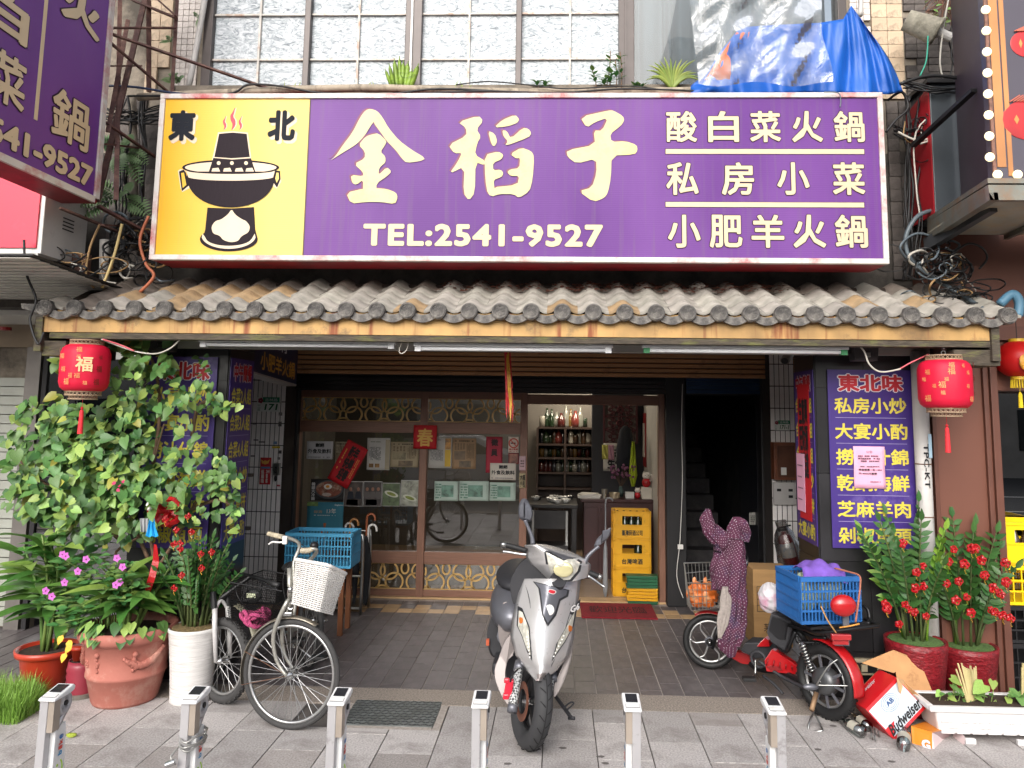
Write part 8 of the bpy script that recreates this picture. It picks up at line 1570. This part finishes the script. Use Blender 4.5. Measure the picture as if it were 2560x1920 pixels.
# crate on the rack
m_cb = M('blue crate plastic', '2560a0', .45, var=.1, sc=4, dirt='1b406e', dsc=6, damt=.12); Yk = 4.98; p0, p1 = E(868, 890, Yk), E(1262, 872, Yk+.06); q0, q1 = E(868, 575, Yk), E(1262, 572, Yk+.06); wd = (p1-p0).length; hh = ((q0.z-p0.z)+(q1.z-p1.z))/2; ang_ = math.atan2(p1.y-p0.y, p1.x-p0.x)
tcr, Rcr = crate(V(((p0.x+p1.x)/2-.05, (p0.y+p1.y)/2+.19, min(p0.z, p1.z))), wd, .36, hh, m_cb, 'blue slotted crate tied to the rear rack of the electric bike', rot=ang_, style='slot', slots=(17, 4))
zt_c = Rcr.translation.z+hh; cc = Rcr.translation; q = random.Random(5)
mb = MB().ell(cc+V((-.09, .0, .15)), (.1, .1, .12), 18, 12, rough=.08, rg=q).ell(cc+V((.04, -.02, .17)), (.11, .1, .11), 18, 12, rough=.08, rg=q); tag(mb.build('vegetable_bag', M('pale green net bag', 'a9b39a', .6, var=.4, sc=25, dirt='6f8f4a', dsc=12, damt=.3)), 'bags of pale vegetables inside the blue rear crate', 'bag')
q = random.Random(15); rows = []
for i in range(13):
    row = []
    for j in range(17): x = -.13+.27*j/16; y = -.16+.25*i/12; row.append(cc+V((x, y, hh+.015+.05*math.exp(-((x)**2+(y+.03)**2)/.012)+.013*sin(j*.7+i*.4)+.008*sin(i*.9-j*.4)-(.05 if i < 2 else 0))))
    rows.append(row)
tag(MB().loft(rows).build('towel', M('purple towel', '6f4fa8', .9, var=.15, sc=30), smooth=True, solid=.006), 'crumpled purple towel on top of the blue rear crate', 'cloth')
tag(MB().ell(E(1110, 762, 4.86), (.078, .045, .065), 24, 14).lathe([(.06, -.01), (.062, .01)], E(1110, 762, 4.88), 20, R90).build('round_lamp', m_er, smooth=True), 'red round helmet like lamp cover hanging on the front of the blue rear crate', 'lamp cover')
MB().box(E(1125, 855, 4.9), (.035, .02, .08)).build('lamp_bracket', m_gun, eb)
cable([E(1055,520,5.1), E(1150,545,5.0), E(1215,570,4.92), E(1220,640,4.88), E(1205,760,4.87), E(1190,870,4.87)], .006, M('red brown bungee', 'a5654f', .7), 'red brown elastic cord over the corner of the blue rear crate', name='bungee_cord'); cable([E(965,765,4.93), E(1010,860,4.9), E(1065,940,4.92)], .0045, M('tan strap', 'b58a55', .7), 'tan strap hanging from the blue rear crate', name='strap'); cable([E(1085,905,4.9), E(1150,895,4.88), E(1215,880,4.88)], .005, M('orange strap', 'c98a3a', .7), 'orange strap tied along the rack below the blue rear crate', name='strap')
q = random.Random(31); c_ = E(640, 712, 5.45); tag(MB().ell(c_, (.085, .07, .1), 20, 14, rough=.06, rg=q).build('plastic_bag', M('white pink striped bag', 'd3cfd2', .3, var=.1, sc=20, transl=.3, dirt='c8488a', dsc=5, damt=.25)), 'white and pink plastic bag hanging behind the saddle of the electric bike', 'bag')
# cardboard box, steel bowl and stand behind the bike
m_card = M('cardboard', 'a07c50', .85, var=.12, sc=4, stretch=(1, 1, 8)); l, r, b, t_ = rect(1884, 1466, 1950, 1604, 6.6); t = thing('cardboard_box', ((l+r)/2, 6.7, 0), 'tall brown cardboard box with printed table behind the electric bike', 'box'); MB().bb((l, 6.6, 0), (r+.1, 6.9, .62)).build('carton', m_card, t, bev=.004)
for k in range(5): z = .28+k*.05; MB().bb((l+.03, 6.597, z), (r-.02, 6.599, z+.004)).build('print_line', m_ink2, t)
for x in (l+.03, r-.03): MB().bb((x, 6.597, .28), (x+.004, 6.599, .484)).build('print_line', m_ink2, t)
text('茅台', m_ink2, (V((l+.08, 6.597, .12)), V((.12, 0, 0)), V((0, 0, .07))), t, name='print')
tag(MB().lathe([(0, 0), (.06, 0), (.1, .06), (.12, .12), (.125, .12), (.125, .125), (.11, .115), (.05, .01), (0, .008)], E(500, 735, 6.9), 28, cap=False).build('steel_bowl', m_steel, smooth=True), 'steel bowl on the white box behind the electric bike', 'bowl')
l, r, b, t_ = rect(1862, 1505, 1886, 1535, 7.0); tag(MB().bb((l-.02, 6.8, 0), (r, 7.1, E(500, 750, 6.9).z)).build('white_box', M('white polystyrene', 'c9cbcc', .7, var=.05), bev=.006), 'white foam box under the steel bowl behind the electric bike', 'box')
# ---------------------------------------------------------------- bike dock posts
m_dk = M('dock grey metal', 'b3b1b3', .4, .3, var=.06, dirt='77706f', dsc=9, damt=.12); m_dw = M('dock white plastic', 'e0e0e0', .35, var=.03, dirt='9c9793', dsc=12, damt=.12); m_scr = M('dock screen', '2b2c31', .15, coat=.6); m_beige = M('dock beige insert', 'a89c90', .4, .3, var=.15)
posw = ['leftmost of the row', 'second from the left, wrapped in cable', 'third from the left of the row', 'fourth from the left, beside the scooter', 'fifth from the left of the row', 'rightmost of the row']
for k, (px, py) in enumerate(((116, 1738), (474, 1744), (838, 1748), (1203, 1757), (1580, 1763), (1944, 1772))):
    Yd = 3.3; c_ = A(px, py, Yd); x, z = c_.x, c_.z-.012; sg_ = 1 if x < .2 else -1; lab_ = 'white and grey bicycle dock post, ' + posw[k]
    t = thing('dock_post', (x, Yd+.05, 0), lab_.replace(',,', ','), 'dock', 'bicycle dock posts along the pavement edge')
    xc = x; w_ = .034
    MB().bb((xc-w_, Yd, 0), (xc+w_*.05*sg_ if sg_ > 0 else xc+w_, Yd+.05, z-.012)).build('column', m_dk, t, bev=.003) if sg_ > 0 else MB().bb((xc-w_*.05, Yd, 0), (xc+w_, Yd+.05, z-.012)).build('column', m_dk, t, bev=.003)
    pz = z-.15; xs_ = xc+sg_*w_
    MB().poly([(xc-w_*.7, Yd+.035, 0), (xc-w_*.7, Yd+.145, 0), (xc-w_*.7, Yd+.105, pz+.02), (xc-w_*.7, Yd+.035, pz+.02)], (w_*1.4, 0, 0)).build('side_panel', m_dw, t, bev=.004)
    MB().poly([(xc-w_*1.08, Yd-.012, z-.012), (xc-w_*1.08, Yd-.012, z), (xc-w_*1.08, Yd+.115, z+.022), (xc-w_*1.08, Yd+.13, z+.012), (xc-w_*1.08, Yd+.125, z-.005), (xc-w_*1.08, Yd+.1, z-.012)], (w_*2.16, 0, 0)).build('head', m_dw, t, bev=.007)
    f = lambda u, v: V((xc+w_*u, Yd-.012+.127*v, z+.0005+.022*v))
    MB().poly([f(-.72, .42), f(.72, .42), f(.72, .9), f(-.72, .9)], (0, -.001, .0025)).build('screen', m_scr, t); MB().poly([f(-.8, .12), f(.8, .12), f(.8, .3), f(-.8, .3)], (0, -.001, .002)).build('card_slot', m_white, t); MB().poly([f(-.84, .1), f(.84, .1), f(.84, .32), f(-.84, .32)], (0, -.0005, .001)).build('slot_edge', m_gun, t)
    mb = MB().torus((xc+sg_*w_*.3, Yd+.085, z-.05), .036, .015, (1, 0, 0), 26, 8, 1.3); mb.beam((xc+sg_*w_*.3, Yd+.11, z-.07), (xc+sg_*w_*.3, Yd+.04, z-.14), .03, .02); mb.build('lock_loop', m_dk, t, True)
    MB().bb((xc-w_*.8 if sg_ < 0 else xc+w_*.05, Yd+.004, z-.14), (xc-w_*.05 if sg_ < 0 else xc+w_*.8, Yd+.05, z-.014)).build('lock_insert', m_beige, t); MB().lathe([(0, -.002), (.012, -.002), (.012, .004)], (xc+sg_*w_*.85, Yd+.08, z-.045), 14, Matrix.Rotation(pi/2, 3, 'Y')).build('lock_pin', m_dark, t)
    xf = xc+sg_*w_*.7; zc_ = pz-.02
    for i, (ch, c2_) in enumerate((('b', '2a8fc0'), ('i', 'd0453a'), ('k', 'd8452f'), ('e', '2b6fb0'))):
        zz_ = zc_-.085+i*.022; text(ch, M('logo '+c2_, c2_, .5), (V((xf+sg_*.001, Yd+.085, zz_)), V((0, 0, .018)), V((0, -.026*sg_*sg_, 0))) if sg_ > 0 else (V((xf-.001, Yd+.06, zz_)), V((0, 0, .018)), V((0, .026, 0))), t, name='logo', bold=.03)
    m_gr = M('logo green', '9cbf3a', .5); ys_ = Yd+.085; MB().tube([(xf+sg_*.001, ys_-.012*0, zc_-.11-.0), (xf+sg_*.001, ys_-.028+.04, zc_-.13), (xf+sg_*.001, ys_+.012, zc_-.17), (xf+sg_*.001, ys_, zc_-.19)], .003, 5, sm=4).build('logo_smile', m_gr, t)
    for zz_ in (zc_-.125, zc_-.18): MB().torus((xf+sg_*.001, ys_-.02, zz_), .004, .0018, (1, 0, 0), 12, 5).build('logo_eye', m_gr, t)
    t.rotation_euler = (rad(RR.uniform(-.8, .8)), rad(RR.uniform(-.9, .9)), 0)
    if k == 1:
        pts = []
        for i in range(90): a = i/90*2*pi*4.5; pts.append((xc+.004+(w_*1.15+.004*sin(i*.3))*cos(a)*1.15, Yd+.05+.075*sin(a), z-.17+.02*sin(a*.37+1)+.006*sin(i)))
        pts += [(xc-.05, Yd-.03, z-.21), (xc-.04, Yd-.035, z-.235)]
        lk = thing('cable_lock', (xc, Yd+.05, z-.2), 'grey coiled steel cable with a lock barrel around the second dock post', 'lock'); MB().tube(pts, .0042, 6).build('cable', M('clear coated cable', '9d9c98', .3, .5, var=.2), lk, True); MB().lathe([(0, -.02), (.012, -.02), (.012, .02), (0, .02)], (xc-.045, Yd-.035, z-.235), 14, Matrix.Rotation(1.2, 3, 'Y')).build('barrel', m_chrome, lk)
# ---------------------------------------------------------------- cartons and litter by the red pots
c9 = crop(2060, 1260, 2.514)
def Cx(x, y, Y): return A(*c9(x, y), Y)
ct_ = thing('beer_carton', Cx(400, 1300, 5), 'torn red beer carton with a pale label lying tilted against the red pots', 'carton'); m_cr = M('carton red', 'c3141f', .4, var=.06, sc=6); m_kr = M('kraft board', 'b5875a', .8, var=.12, sc=8, dirt='7d5636', dsc=9, damt=.2); m_lb = M('carton label', 'bcc6d0', .45, var=.1, sc=6)
Q1, Q2, Q3, Q4 = Cx(262,1290,4.9), Cx(455,1092,4.98), Cx(640,1300,4.9), Cx(445,1490,4.84); Q3 = Q2+Q4-Q1; R1, R2 = Cx(170,1235,5.08), Cx(335,1035,5.16); dv = ((R1-Q1)+(R2-Q2))/2; R1, R2, R3, R4 = Q1+dv, Q2+dv, Q3+dv, Q4+dv
MB().poly([Q1, Q4, Q3, Q2], (0, .004, 0)).build('front', m_cr, ct_); MB().poly([Q1, Q2, R2, R1], (.003, .003, 0)).build('side', m_cr, ct_); MB().poly([Q1, R1, R4, Q4], (0, .003, .003)).build('bottom', m_cr, ct_); MB().poly([R1, R2, R3, R4], (0, .003, 0)).build('back', m_kr, ct_); MB().poly([Q4, R4, R3, Q3], (0, .003, .003)).build('side', m_cr, ct_)
n_f = (Q2-Q1).cross(Q4-Q1).normalized(); n_f = n_f if n_f.y < 0 else -n_f; uu, vv = Q4-Q1, Q2-Q1
L_ = lambda a, b, e_=.003: Q1+uu*a+vv*b+n_f*e_
MB().poly([L_(.08, .02), L_(.92, .02), L_(.92, .98), L_(.08, .98)]).build('label', m_lb, ct_)
mb = MB(); [mb.tube([L_(.3+rr*cos(a*pi/12), .5+rr*1.1*sin(a*pi/12), .004) for a in range(25)], .0014, 4) for rr in (.12, .16, .2)]; mb.build('crest', M('crest blue', '6a7c98', .5), ct_)
u_ = (Q3-Q4); rdir = vv*.92; text('AB', M('crest navy', '2f4f7d', .5), (L_(.34, .4, .005), vv*.2, -uu*.12), ct_, name='print', bold=.04); text('Budweiser', m_ink2, (L_(.9, .03, .005), vv*.94, -uu*.26), ct_, name='print', bold=.03, shear=.08); text('KING\nOF BEERS', M('label grey ink', '6b7078', .5), (L_(.965, .25, .005), vv*.3, -uu*.05), ct_, name='print')
MB().poly([L_(.66, .0, .0035), L_(.92, .0, .0035), L_(.92, .05, .0035), L_(.66, .3, .0035)]).build('red_band', m_cr, ct_)
sd1 = dv.normalized(); text('Budweiser', m_wh, (Q1+dv*.62+vv*.14+(Q1-Q4).normalized()*.003, vv*.55, -dv*.0+dv*.22), ct_, name='print', shear=.1)
for pts, m_ in (([(240,1000),(435,920),(560,968),(440,1062),(395,1050)], m_kr), ([(435,922),(570,970),(655,1180),(590,1215),(455,1085)], m_kr), ([(570,968),(600,985),(692,1205),(650,1235),(590,1212)], m_kr), ([(455,1092),(500,1110),(650,1258),(615,1325),(470,1180)], M('pale kraft', 'd0a87c', .8, var=.1, sc=8))):
    MB().poly([Cx(x, y, 5.02 if i % 2 else 4.93) if m_ is not m_kr else Cx(x, y, 5.15-.12*(y-920)/400) for i, (x, y) in enumerate(pts)], (.002, .005, .002)).build('flap', m_, ct_)
ob = thing('small_box', Cx(620, 1480, 4.8), 'small orange printed carton lying open beside the red beer carton', 'box'); m_or = M('orange card', 'd9821a', .5, var=.06); O1, O2, O3, O4 = Cx(548,1395,4.82), Cx(680,1435,4.74), Cx(680,1578,4.72), Cx(556,1545,4.78)
MB().poly([O1, O4, O3, O2], (.0, .003, 0)).build('front', m_or, ob); T1, T2 = Cx(640,1365,5.0), Cx(826,1400,4.92); MB().poly([O1, O2, T2, T1], (0, 0, -.003)).build('top', m_or, ob); m_pp = M('pale carton inside', 'd9c4c4', .7, var=.04); MB().poly([T2, Cx(885,1462,4.8), Cx(886,1552,4.78), Cx(800,1500,4.9)], (0, .003, 0)).build('flap', m_pp, ob); MB().poly([O3, Cx(700,1575,4.72), Cx(884,1535,4.79), Cx(800,1500,4.95), O2], (0, 0, -.002)).build('inside', m_pp, ob); MB().poly([O2, T2, Cx(800,1500,4.97), Cx(700,1520,4.8)], (0, .003, 0)).build('inside', M('inside grey', 'a98f8f', .7), ob)
uu2, vv2 = O2-O1, O4-O1; text('G', m_wh, (O1+vv2*.8+uu2*.45+V((0, -.004, 0)), uu2*.42, -vv2*.42), ob, name='print', bold=.06)
m_gl = glassmat('clear bottle glass', 'c3cfca', .18, .03); m_gb = glassmat('brown bottle glass', '5a3c26', .2, .03)
def lyb(p, q_, r, m_, lab, nm='glass_bottle'):
    p, q_ = V(p), V(q_); d = (q_-p); R = d.to_track_quat('Z', 'Y').to_matrix(); L = d.length; t = thing(nm, p, lab, 'bottle'); MB().lathe([(0, 0), (r, .005), (r, L*.62), (r*.45, L*.8), (r*.38, L*.97), (r*.45, L)], p, 20, R, cap=False).build('glass', m_, t, True); MB().lathe([(r*1.02, L*.2), (r*1.02, L*.5)], p, 20, R, cap=False, arc=.7).build('label', M('bottle label', 'b9b4a6', .6, var=.2), t, True); return t
def gnd(x, y, r): g_ = G(*c9(x, y)); return V((g_.x, g_.y, r))
lyb(gnd(245,1475,.032), gnd(110,1385,.03), .034, m_gl, 'clear glass bottle lying on the pavement under the rear wheel'); lyb(gnd(285,1435,.03), gnd(175,1345,.03), .028, m_gb, 'brown glass bottle lying beside the clear one by the carton'); lyb(gnd(500,1560,.034), gnd(510,1470,.05), .036, m_gl, 'clear bottle with an orange tag lying between the two cartons')
for k in range(5): c_ = gnd(300+(k % 3)*22, 1440+k*13, .02); mb = MB().torus(c_, .016, .004, (1, -.4, .2), 16, 5); tag(mb.build('metal_ring', m_steel), 'bent metal ring lying between the bottles and the carton', 'ring', 'metal rings by the carton')
q = random.Random(2)
for k in range(9): g_ = G(q.uniform(700, 2300), q.uniform(1800, 1910)); tag(MB().ell(g_+V((0, 0, .001)), (.022, .014, .0012), 10, 4, rough=.2, rg=q).build('gum_spot', M('gum', '5f5a58', .8)), 'flattened dark gum spot on the paving slabs', 'gum spot', 'gum spots on the slabs')
o = MB().ell(G(178, 1842)+V((0, 0, .01)), (.03, .02, .012), 8, 5, rough=.2, rg=q).build('fallen_leaf', M('yellow green leaf', '9aa83a', .6)); tag(o, 'yellow green fallen leaf beside the leftmost dock post', 'leaf')
# ---------------------------------------------------------------- ledge pipe, tarpaulin, plastic sheet
m_pipe = M('stained beige pipe', '9c907f', .75, var=.3, sc=6, stretch=(2, 1, 1), dirt='4b4238', dsc=7, damt=.3)
tag(MB().tube([A(345, 243, 5.38), A(560, 232, 5.38), A(900, 220, 5.38), A(1200, 228, 5.38), A(1500, 230, 5.38), A(1740, 227, 5.38)], .028, 12, sm=4).build('ledge_pipe', m_pipe, smooth=True), 'long stained beige pipe lying along the top of the purple sign', 'pipe')
tp_ = [(1727,214),(1765,185),(1800,130),(1850,68),(1950,62),(2050,57),(2108,48),(2128,14),(2150,44),(2175,80)]; bt_ = [(1727,234),(1790,234),(1850,233),(1920,233),(1990,232),(2060,232),(2120,232),(2180,234),(2225,236),(2257,228)]
rows = []; N1 = 63; N2 = 26
for j in range(N2+1):
    v = j/N2; row = []
    for i in range(N1+1):
        u = i/N1*9; k = min(8, int(u)); f = u-k; a = V(tp_[k])*(1-f)+V(tp_[k+1])*f; b = V(bt_[k])*(1-f)+V(bt_[k+1])*f; p_ = a*(1-v)+b*v; bow_ = 10*sin(pi*v)*max(0, u-6.5)/2.5; fold = .03*sin(u*4.1+v*2.2)*(.4+.6*v)+.014*sin(u*9+v*5)+.02*sin(u*1.7)*sin(v*7)
        row.append(A(p_.x+bow_, p_.y, 5.32+fold-.04*v))
    rows.append(row)
m_tarp = M('blue tarpaulin', '185cb8', .45, var=.08, sc=4, transl=.12, bump=.25, bsc=18); tag(MB().loft(rows).build('tarpaulin', m_tarp, smooth=True, solid=.002), 'bright blue tarpaulin tied up over the right end of the ledge', 'tarpaulin')
tag(MB().loft([[A(1842+k*8, 80+(k%2)*4, 5.3+.02*(k%2)) for k in range(5)], [A(1800+k*14, 140, 5.3+.02*(k % 2)) for k in range(5)], [A(1762+k*22, 200, 5.3+.02*(k % 2)) for k in range(5)]]).build('orange_cloth', M('orange cloth', 'e0661c', .7), smooth=True, solid=.003), 'orange cloth behind the clear plastic beside the blue tarpaulin', 'cloth')
m_film = glassmat('clear film', 'f0f4f6', .03, .12); n = m_film.node_tree.nodes; k_ = m_film.node_tree.links; dfm = n.new('ShaderNodeBsdfDiffuse'); dfm.inputs[0].default_value = (.85, .88, .9, 1); ms_ = n.new('ShaderNodeMixShader'); tc = n.new('ShaderNodeTexCoord'); nz = n.new('ShaderNodeTexNoise'); nz.inputs['Scale'].default_value = 5; nz.inputs['Detail'].default_value = 6; nz.inputs['Distortion'].default_value = 2.5; k_.new(tc.outputs['Object'], nz.inputs[0]); mr = n.new('ShaderNodeMapRange'); mr.inputs[1].default_value = .45; mr.inputs[2].default_value = .66; mr.inputs[3].default_value = .06; mr.inputs[4].default_value = .16; k_.new(nz.outputs[0], mr.inputs[0]); k_.new(mr.outputs[0], ms_.inputs[0]); o_ = n['Material Output']; prev = o_.inputs[0].links[0].from_socket; k_.new(prev, ms_.inputs[1]); k_.new(dfm.outputs[0], ms_.inputs[2]); k_.new(ms_.outputs[0], o_.inputs[0]); bp = n.new('ShaderNodeBump'); bp.inputs['Strength'].default_value = .5; bp.inputs['Distance'].default_value = .012; k_.new(nz.outputs[0], bp.inputs['Height']); k_.new(bp.outputs[0], n['Glossy BSDF'].inputs['Normal'])
q = random.Random(9); rows = []
for j in range(25):
    v = j/24; row = []
    for i in range(31): u = i/30; x = (1717+30*v)*(1-u)+(2040+40*v)*u+6*sin(v*9)*(u > .9); y = -60+270*v+6*sin(u*11)*(v > .95); row.append(A(x, y, 5.14+.03*sin(u*13+v*3)+.015*sin(v*17+u*5)+.01*sin(u*31+v*23)))
    rows.append(row)
tag(MB().loft(rows).build('plastic_sheet', m_film, smooth=True), 'wrinkled clear plastic sheet hanging over the window and blue tarpaulin', 'plastic sheet')
# concrete lamp holder pot on the right wall
c_ = A(2305, 65, 5.4); Rq = V((.75, -.2, -.45)).normalized().to_track_quat('Z', 'Y').to_matrix(); t = thing('stained_bucket', c_, 'lichen stained grey bucket lying on its side on cables by the bulb sign', 'bucket'); MB().lathe([(0, -.12), (.075, -.12), (.095, .1), (.1, .1), (.1, .12), (0, .12)], c_, 22, Rq).build('bucket', M('lichen plastic', '8f8a7c', .85, var=.25, sc=30, dirt='5c584a', dsc=12, damt=.4), t, True); MB().tube([c_+Rq @ V((0, 0, .1)), c_+Rq @ V((.02, 0, .22))], .035, 12).build('neck', m_pvc, t)
# ---------------------------------------------------------------- cables
mk, mw2, mg_, mt2 = M('black cable', '1b1b1d', .5, var=.1), M('off white cable', 'b9b4aa', .5, var=.1), M('grey conduit', '5c666d', .5, var=.12), M('tan hose', 'a5845a', .6, var=.15)
def W_(pts, r, m_, lab, Y=5.35): cable([A(p[0], p[1], p[2] if len(p) > 2 else Y) for p in pts], r, m_, lab)
W_([(253,848,4.95),(300,866),(345,880),(392,884),(430,868),(462,838),(497,829,5.05)], .005, mw2, 'thin wire from the left lantern to the left tube light', 5.0); W_([(256,848,4.94),(300,862,4.99),(335,877,4.99)], .0055, M('pink wire', 'd0606a', .5), 'pink taped wire leaving the left lantern')
W_([(2137,852),(2160,878),(2171,907),(2189,925),(2210,930),(2240,925),(2252,922)], .006, mw2, 'white wire from the right tube light towards the right lantern', 5.05); W_([(2250,922),(2280,905),(2322,886)], .005, M('pink wire', 'd0606a', .5), 'pink wire entering the right lantern', 5.05)
W_([(1012,838),(1020,850),(1018,872),(1005,884),(998,876),(1008,852),(1030,846)], .004, mw2, 'looped cable between the left and middle tube lights', 5.03)
W_([(320,240),(560,236),(620,212),(700,215),(800,232),(960,236),(1100,222),(1300,232)], .008, mk, 'thick black cable arching over the pipe above the sign', 5.33); W_([(1140,212),(1220,204),(1320,212),(1420,222),(1560,215),(1640,222)], .005, mk, 'thin black cable along the ledge right of the snake plant', 5.33); W_([(1000,236),(1200,228),(1400,232),(1560,222),(1760,228)], .007, mk, 'black cable lying on the sign top below the ledge plants', 5.3); W_([(260,214),(340,218),(430,232),(520,240)], .009, M('dark blue cable', '1f2c4a', .5), 'dark blue cable from the side sign to the main sign top', 5.3)
W_([(2060,230,5.05),(2095,232),(2102,250),(2100,268)], .004, mg_, 'short grey cable end hooked over the top of the purple sign', 5.06)
W_([(2345,522,5.4),(2295,540),(2265,590),(2272,640),(2320,685),(2400,735),(2480,785,5.0)], .016, mg_, 'thick grey conduit curving from the wall to the canopy end', 5.3)
W_([(2375,-20),(2360,60),(2350,160),(2365,250),(2290,330),(2290,460),(2300,540)], .006, mw2, 'long off white cable hanging beside the red light box'); W_([(2320,90),(2316,150),(2300,190)], .005, M('teal wire', '2fa38a', .5), 'teal wire hanging from the grey bucket', 5.3)
W_([(2500,760,5.0),(2530,735,5.0),(2548,755,5.0),(2545,790,5.0)], .03, M('blue grey conduit', '4f7890', .5, var=.15), 'short fat blue grey corrugated conduit at the right end of the canopy', 5.0)
W_([(2220,250),(2255,230),(2270,270),(2240,300),(2215,330)], .01, mk, 'black cable looping out from behind the tarpaulin corner'); W_([(2250,210),(2320,190),(2400,196),(2450,210)], .012, mk, 'thick black cable running from the wall to the bulb sign', 5.2)
W_([(2245,330),(2290,350),(2340,345),(2300,360)], .008, mw2, 'bundled pale cable between the sign and the red light box')
W_([(250,560),(225,620),(215,690),(235,720)], .008, mt2, 'tan hose hanging below the side sign bracket', 5.2); W_([(372,540),(350,600),(365,660),(385,690),(350,730)], .011, M('orange conduit', 'b5694a', .6, var=.15), 'orange brown flexible conduit dropping to the canopy at the left', 5.25); W_([(305,560),(285,640),(255,720)], .01, M('yellowish hose', 'c9b27a', .6), 'yellowish hose slanting down to the left canopy tiles', 5.2)
W_([(60,600),(65,680),(90,750),(75,800),(95,860),(110,830)], .008, mk, 'black cable looping down past the left end of the canopy', 4.9); W_([(30,640),(110,690),(200,700),(270,660)], .007, mk, 'sagging black cable below the pink light box', 5.2)
tag(MB().tube([A(262, 600, 5.5), A(260, 735, 5.5)], .035, 14).build('white_pipe', m_pvc, smooth=True), 'short white vertical pipe behind the left cables', 'pipe')
def tangle(cx, cy, rx, ry, n_, seed, lab, Y=5.35, rs=(.004, .009)):
    q = random.Random(seed); mbs = {}
    for k in range(n_):
        m_ = q.choices((mk, mw2, mg_, mt2), (.62, .14, .14, .1))[0]; x, y = q.gauss(cx, rx*.5), q.gauss(cy, ry*.5); pts = []; a = q.uniform(0, 6.3); rr = q.uniform(.3, 1)
        for i in range(q.randint(5, 9)): pts.append(A(x+rx*rr*.6*cos(a), y+ry*rr*.6*sin(a), Y+q.uniform(-.1, .08))); a += q.uniform(.7, 1.3)
        mbs.setdefault(m_.name, (MB(), m_))[0].tube(pts, q.uniform(*rs), 5, sm=5)
    t = thing('cable_tangle', A(cx, cy, Y), lab, 'cables')
    for mb, m_ in mbs.values(): stuff(fix(mb.build('tangled_cable', m_, smooth=True), t))
tangle(330, 635, 80, 65, 34, 1, 'tangle of black and tan cables above the left end of the canopy'); tangle(2345, 670, 85, 65, 34, 2, 'tangle of grey, black and white cables above the right end of the canopy', 5.3); tangle(2400, 735, 70, 25, 12, 3, 'loose black and white wires lying on the right canopy tiles', 5.2, (.003, .006)); tangle(150, 660, 110, 40, 12, 4, 'black cables sagging below the left light box', 5.2)
tangle(2330, 340, 60, 60, 7, 12, 'thin loose wires beside the red light box', 5.4, (.003, .005))
def run(x0, x1, y0, y1, n_, seed, lab, vert=True, Y=5.45, r=(.004, .009)):
    q = random.Random(seed); t = thing('cable_bundle', A((x0+x1)/2, (y0+y1)/2, Y), lab, 'cables'); mb = MB()
    for k in range(n_):
        if vert: u = q.uniform(x0, x1); pts = [A(u+q.uniform(-12, 12), y0+(y1-y0)*i/6, Y+q.uniform(-.06, .06)) for i in range(7)]
        else: u = q.uniform(y0, y1); pts = [A(x0+(x1-x0)*i/6, u+q.uniform(-7, 7)+14*sin(i*.5), Y+q.uniform(-.06, .06)) for i in range(7)]
        mb.tube(pts, q.uniform(*r), 6, sm=4)
    stuff(fix(mb.build('bundled_cable', mk, smooth=True), t))
run(290, 372, 240, 640, 9, 1, 'bundle of black cables running down the dark wall between the signs'); run(2228, 2300, 240, 700, 6, 2, 'black cables running down the dark wall right of the purple sign'); run(255, 400, 255, 300, 8, 3, 'horizontal black cable bundle left of the main sign', False); run(2235, 2330, 315, 340, 5, 5, 'horizontal cable bundle right of the main sign', False); run(2370, 2400, -40, 240, 4, 6, 'black vertical cables beside the dry shrub'); run(2258, 2470, 200, 222, 5, 7, 'black cables running to the bulb sign', False, 5.3); run(60, 270, 300, 520, 3, 8, 'slack black cables behind the side sign', False)
# rusty pipes and posts on the left wall
for k, (x0, y0, x1, y1, r_, m_, lab) in enumerate(((330, 240, 335, 620, .03, m_conc, 'stained vertical pipe between the signs'), (355, 300, 350, 640, .02, m_mull, 'dark vertical pipe beside the stained one'), (518, -40, 470, 225, .022, m_pvc, 'slanting pale pipe left of the upper windows'), (2150, -30, 2150, 40, .02, m_pvc, 'short pale pipe above the tarpaulin knot'))):
    tag(MB().tube([A(x0, y0, 5.52), A((x0+x1)/2+2, (y0+y1)/2, 5.52), A(x1, y1, 5.52)], r_, 12, sm=3).build('wall_pipe', m_, smooth=True), lab, 'pipe')
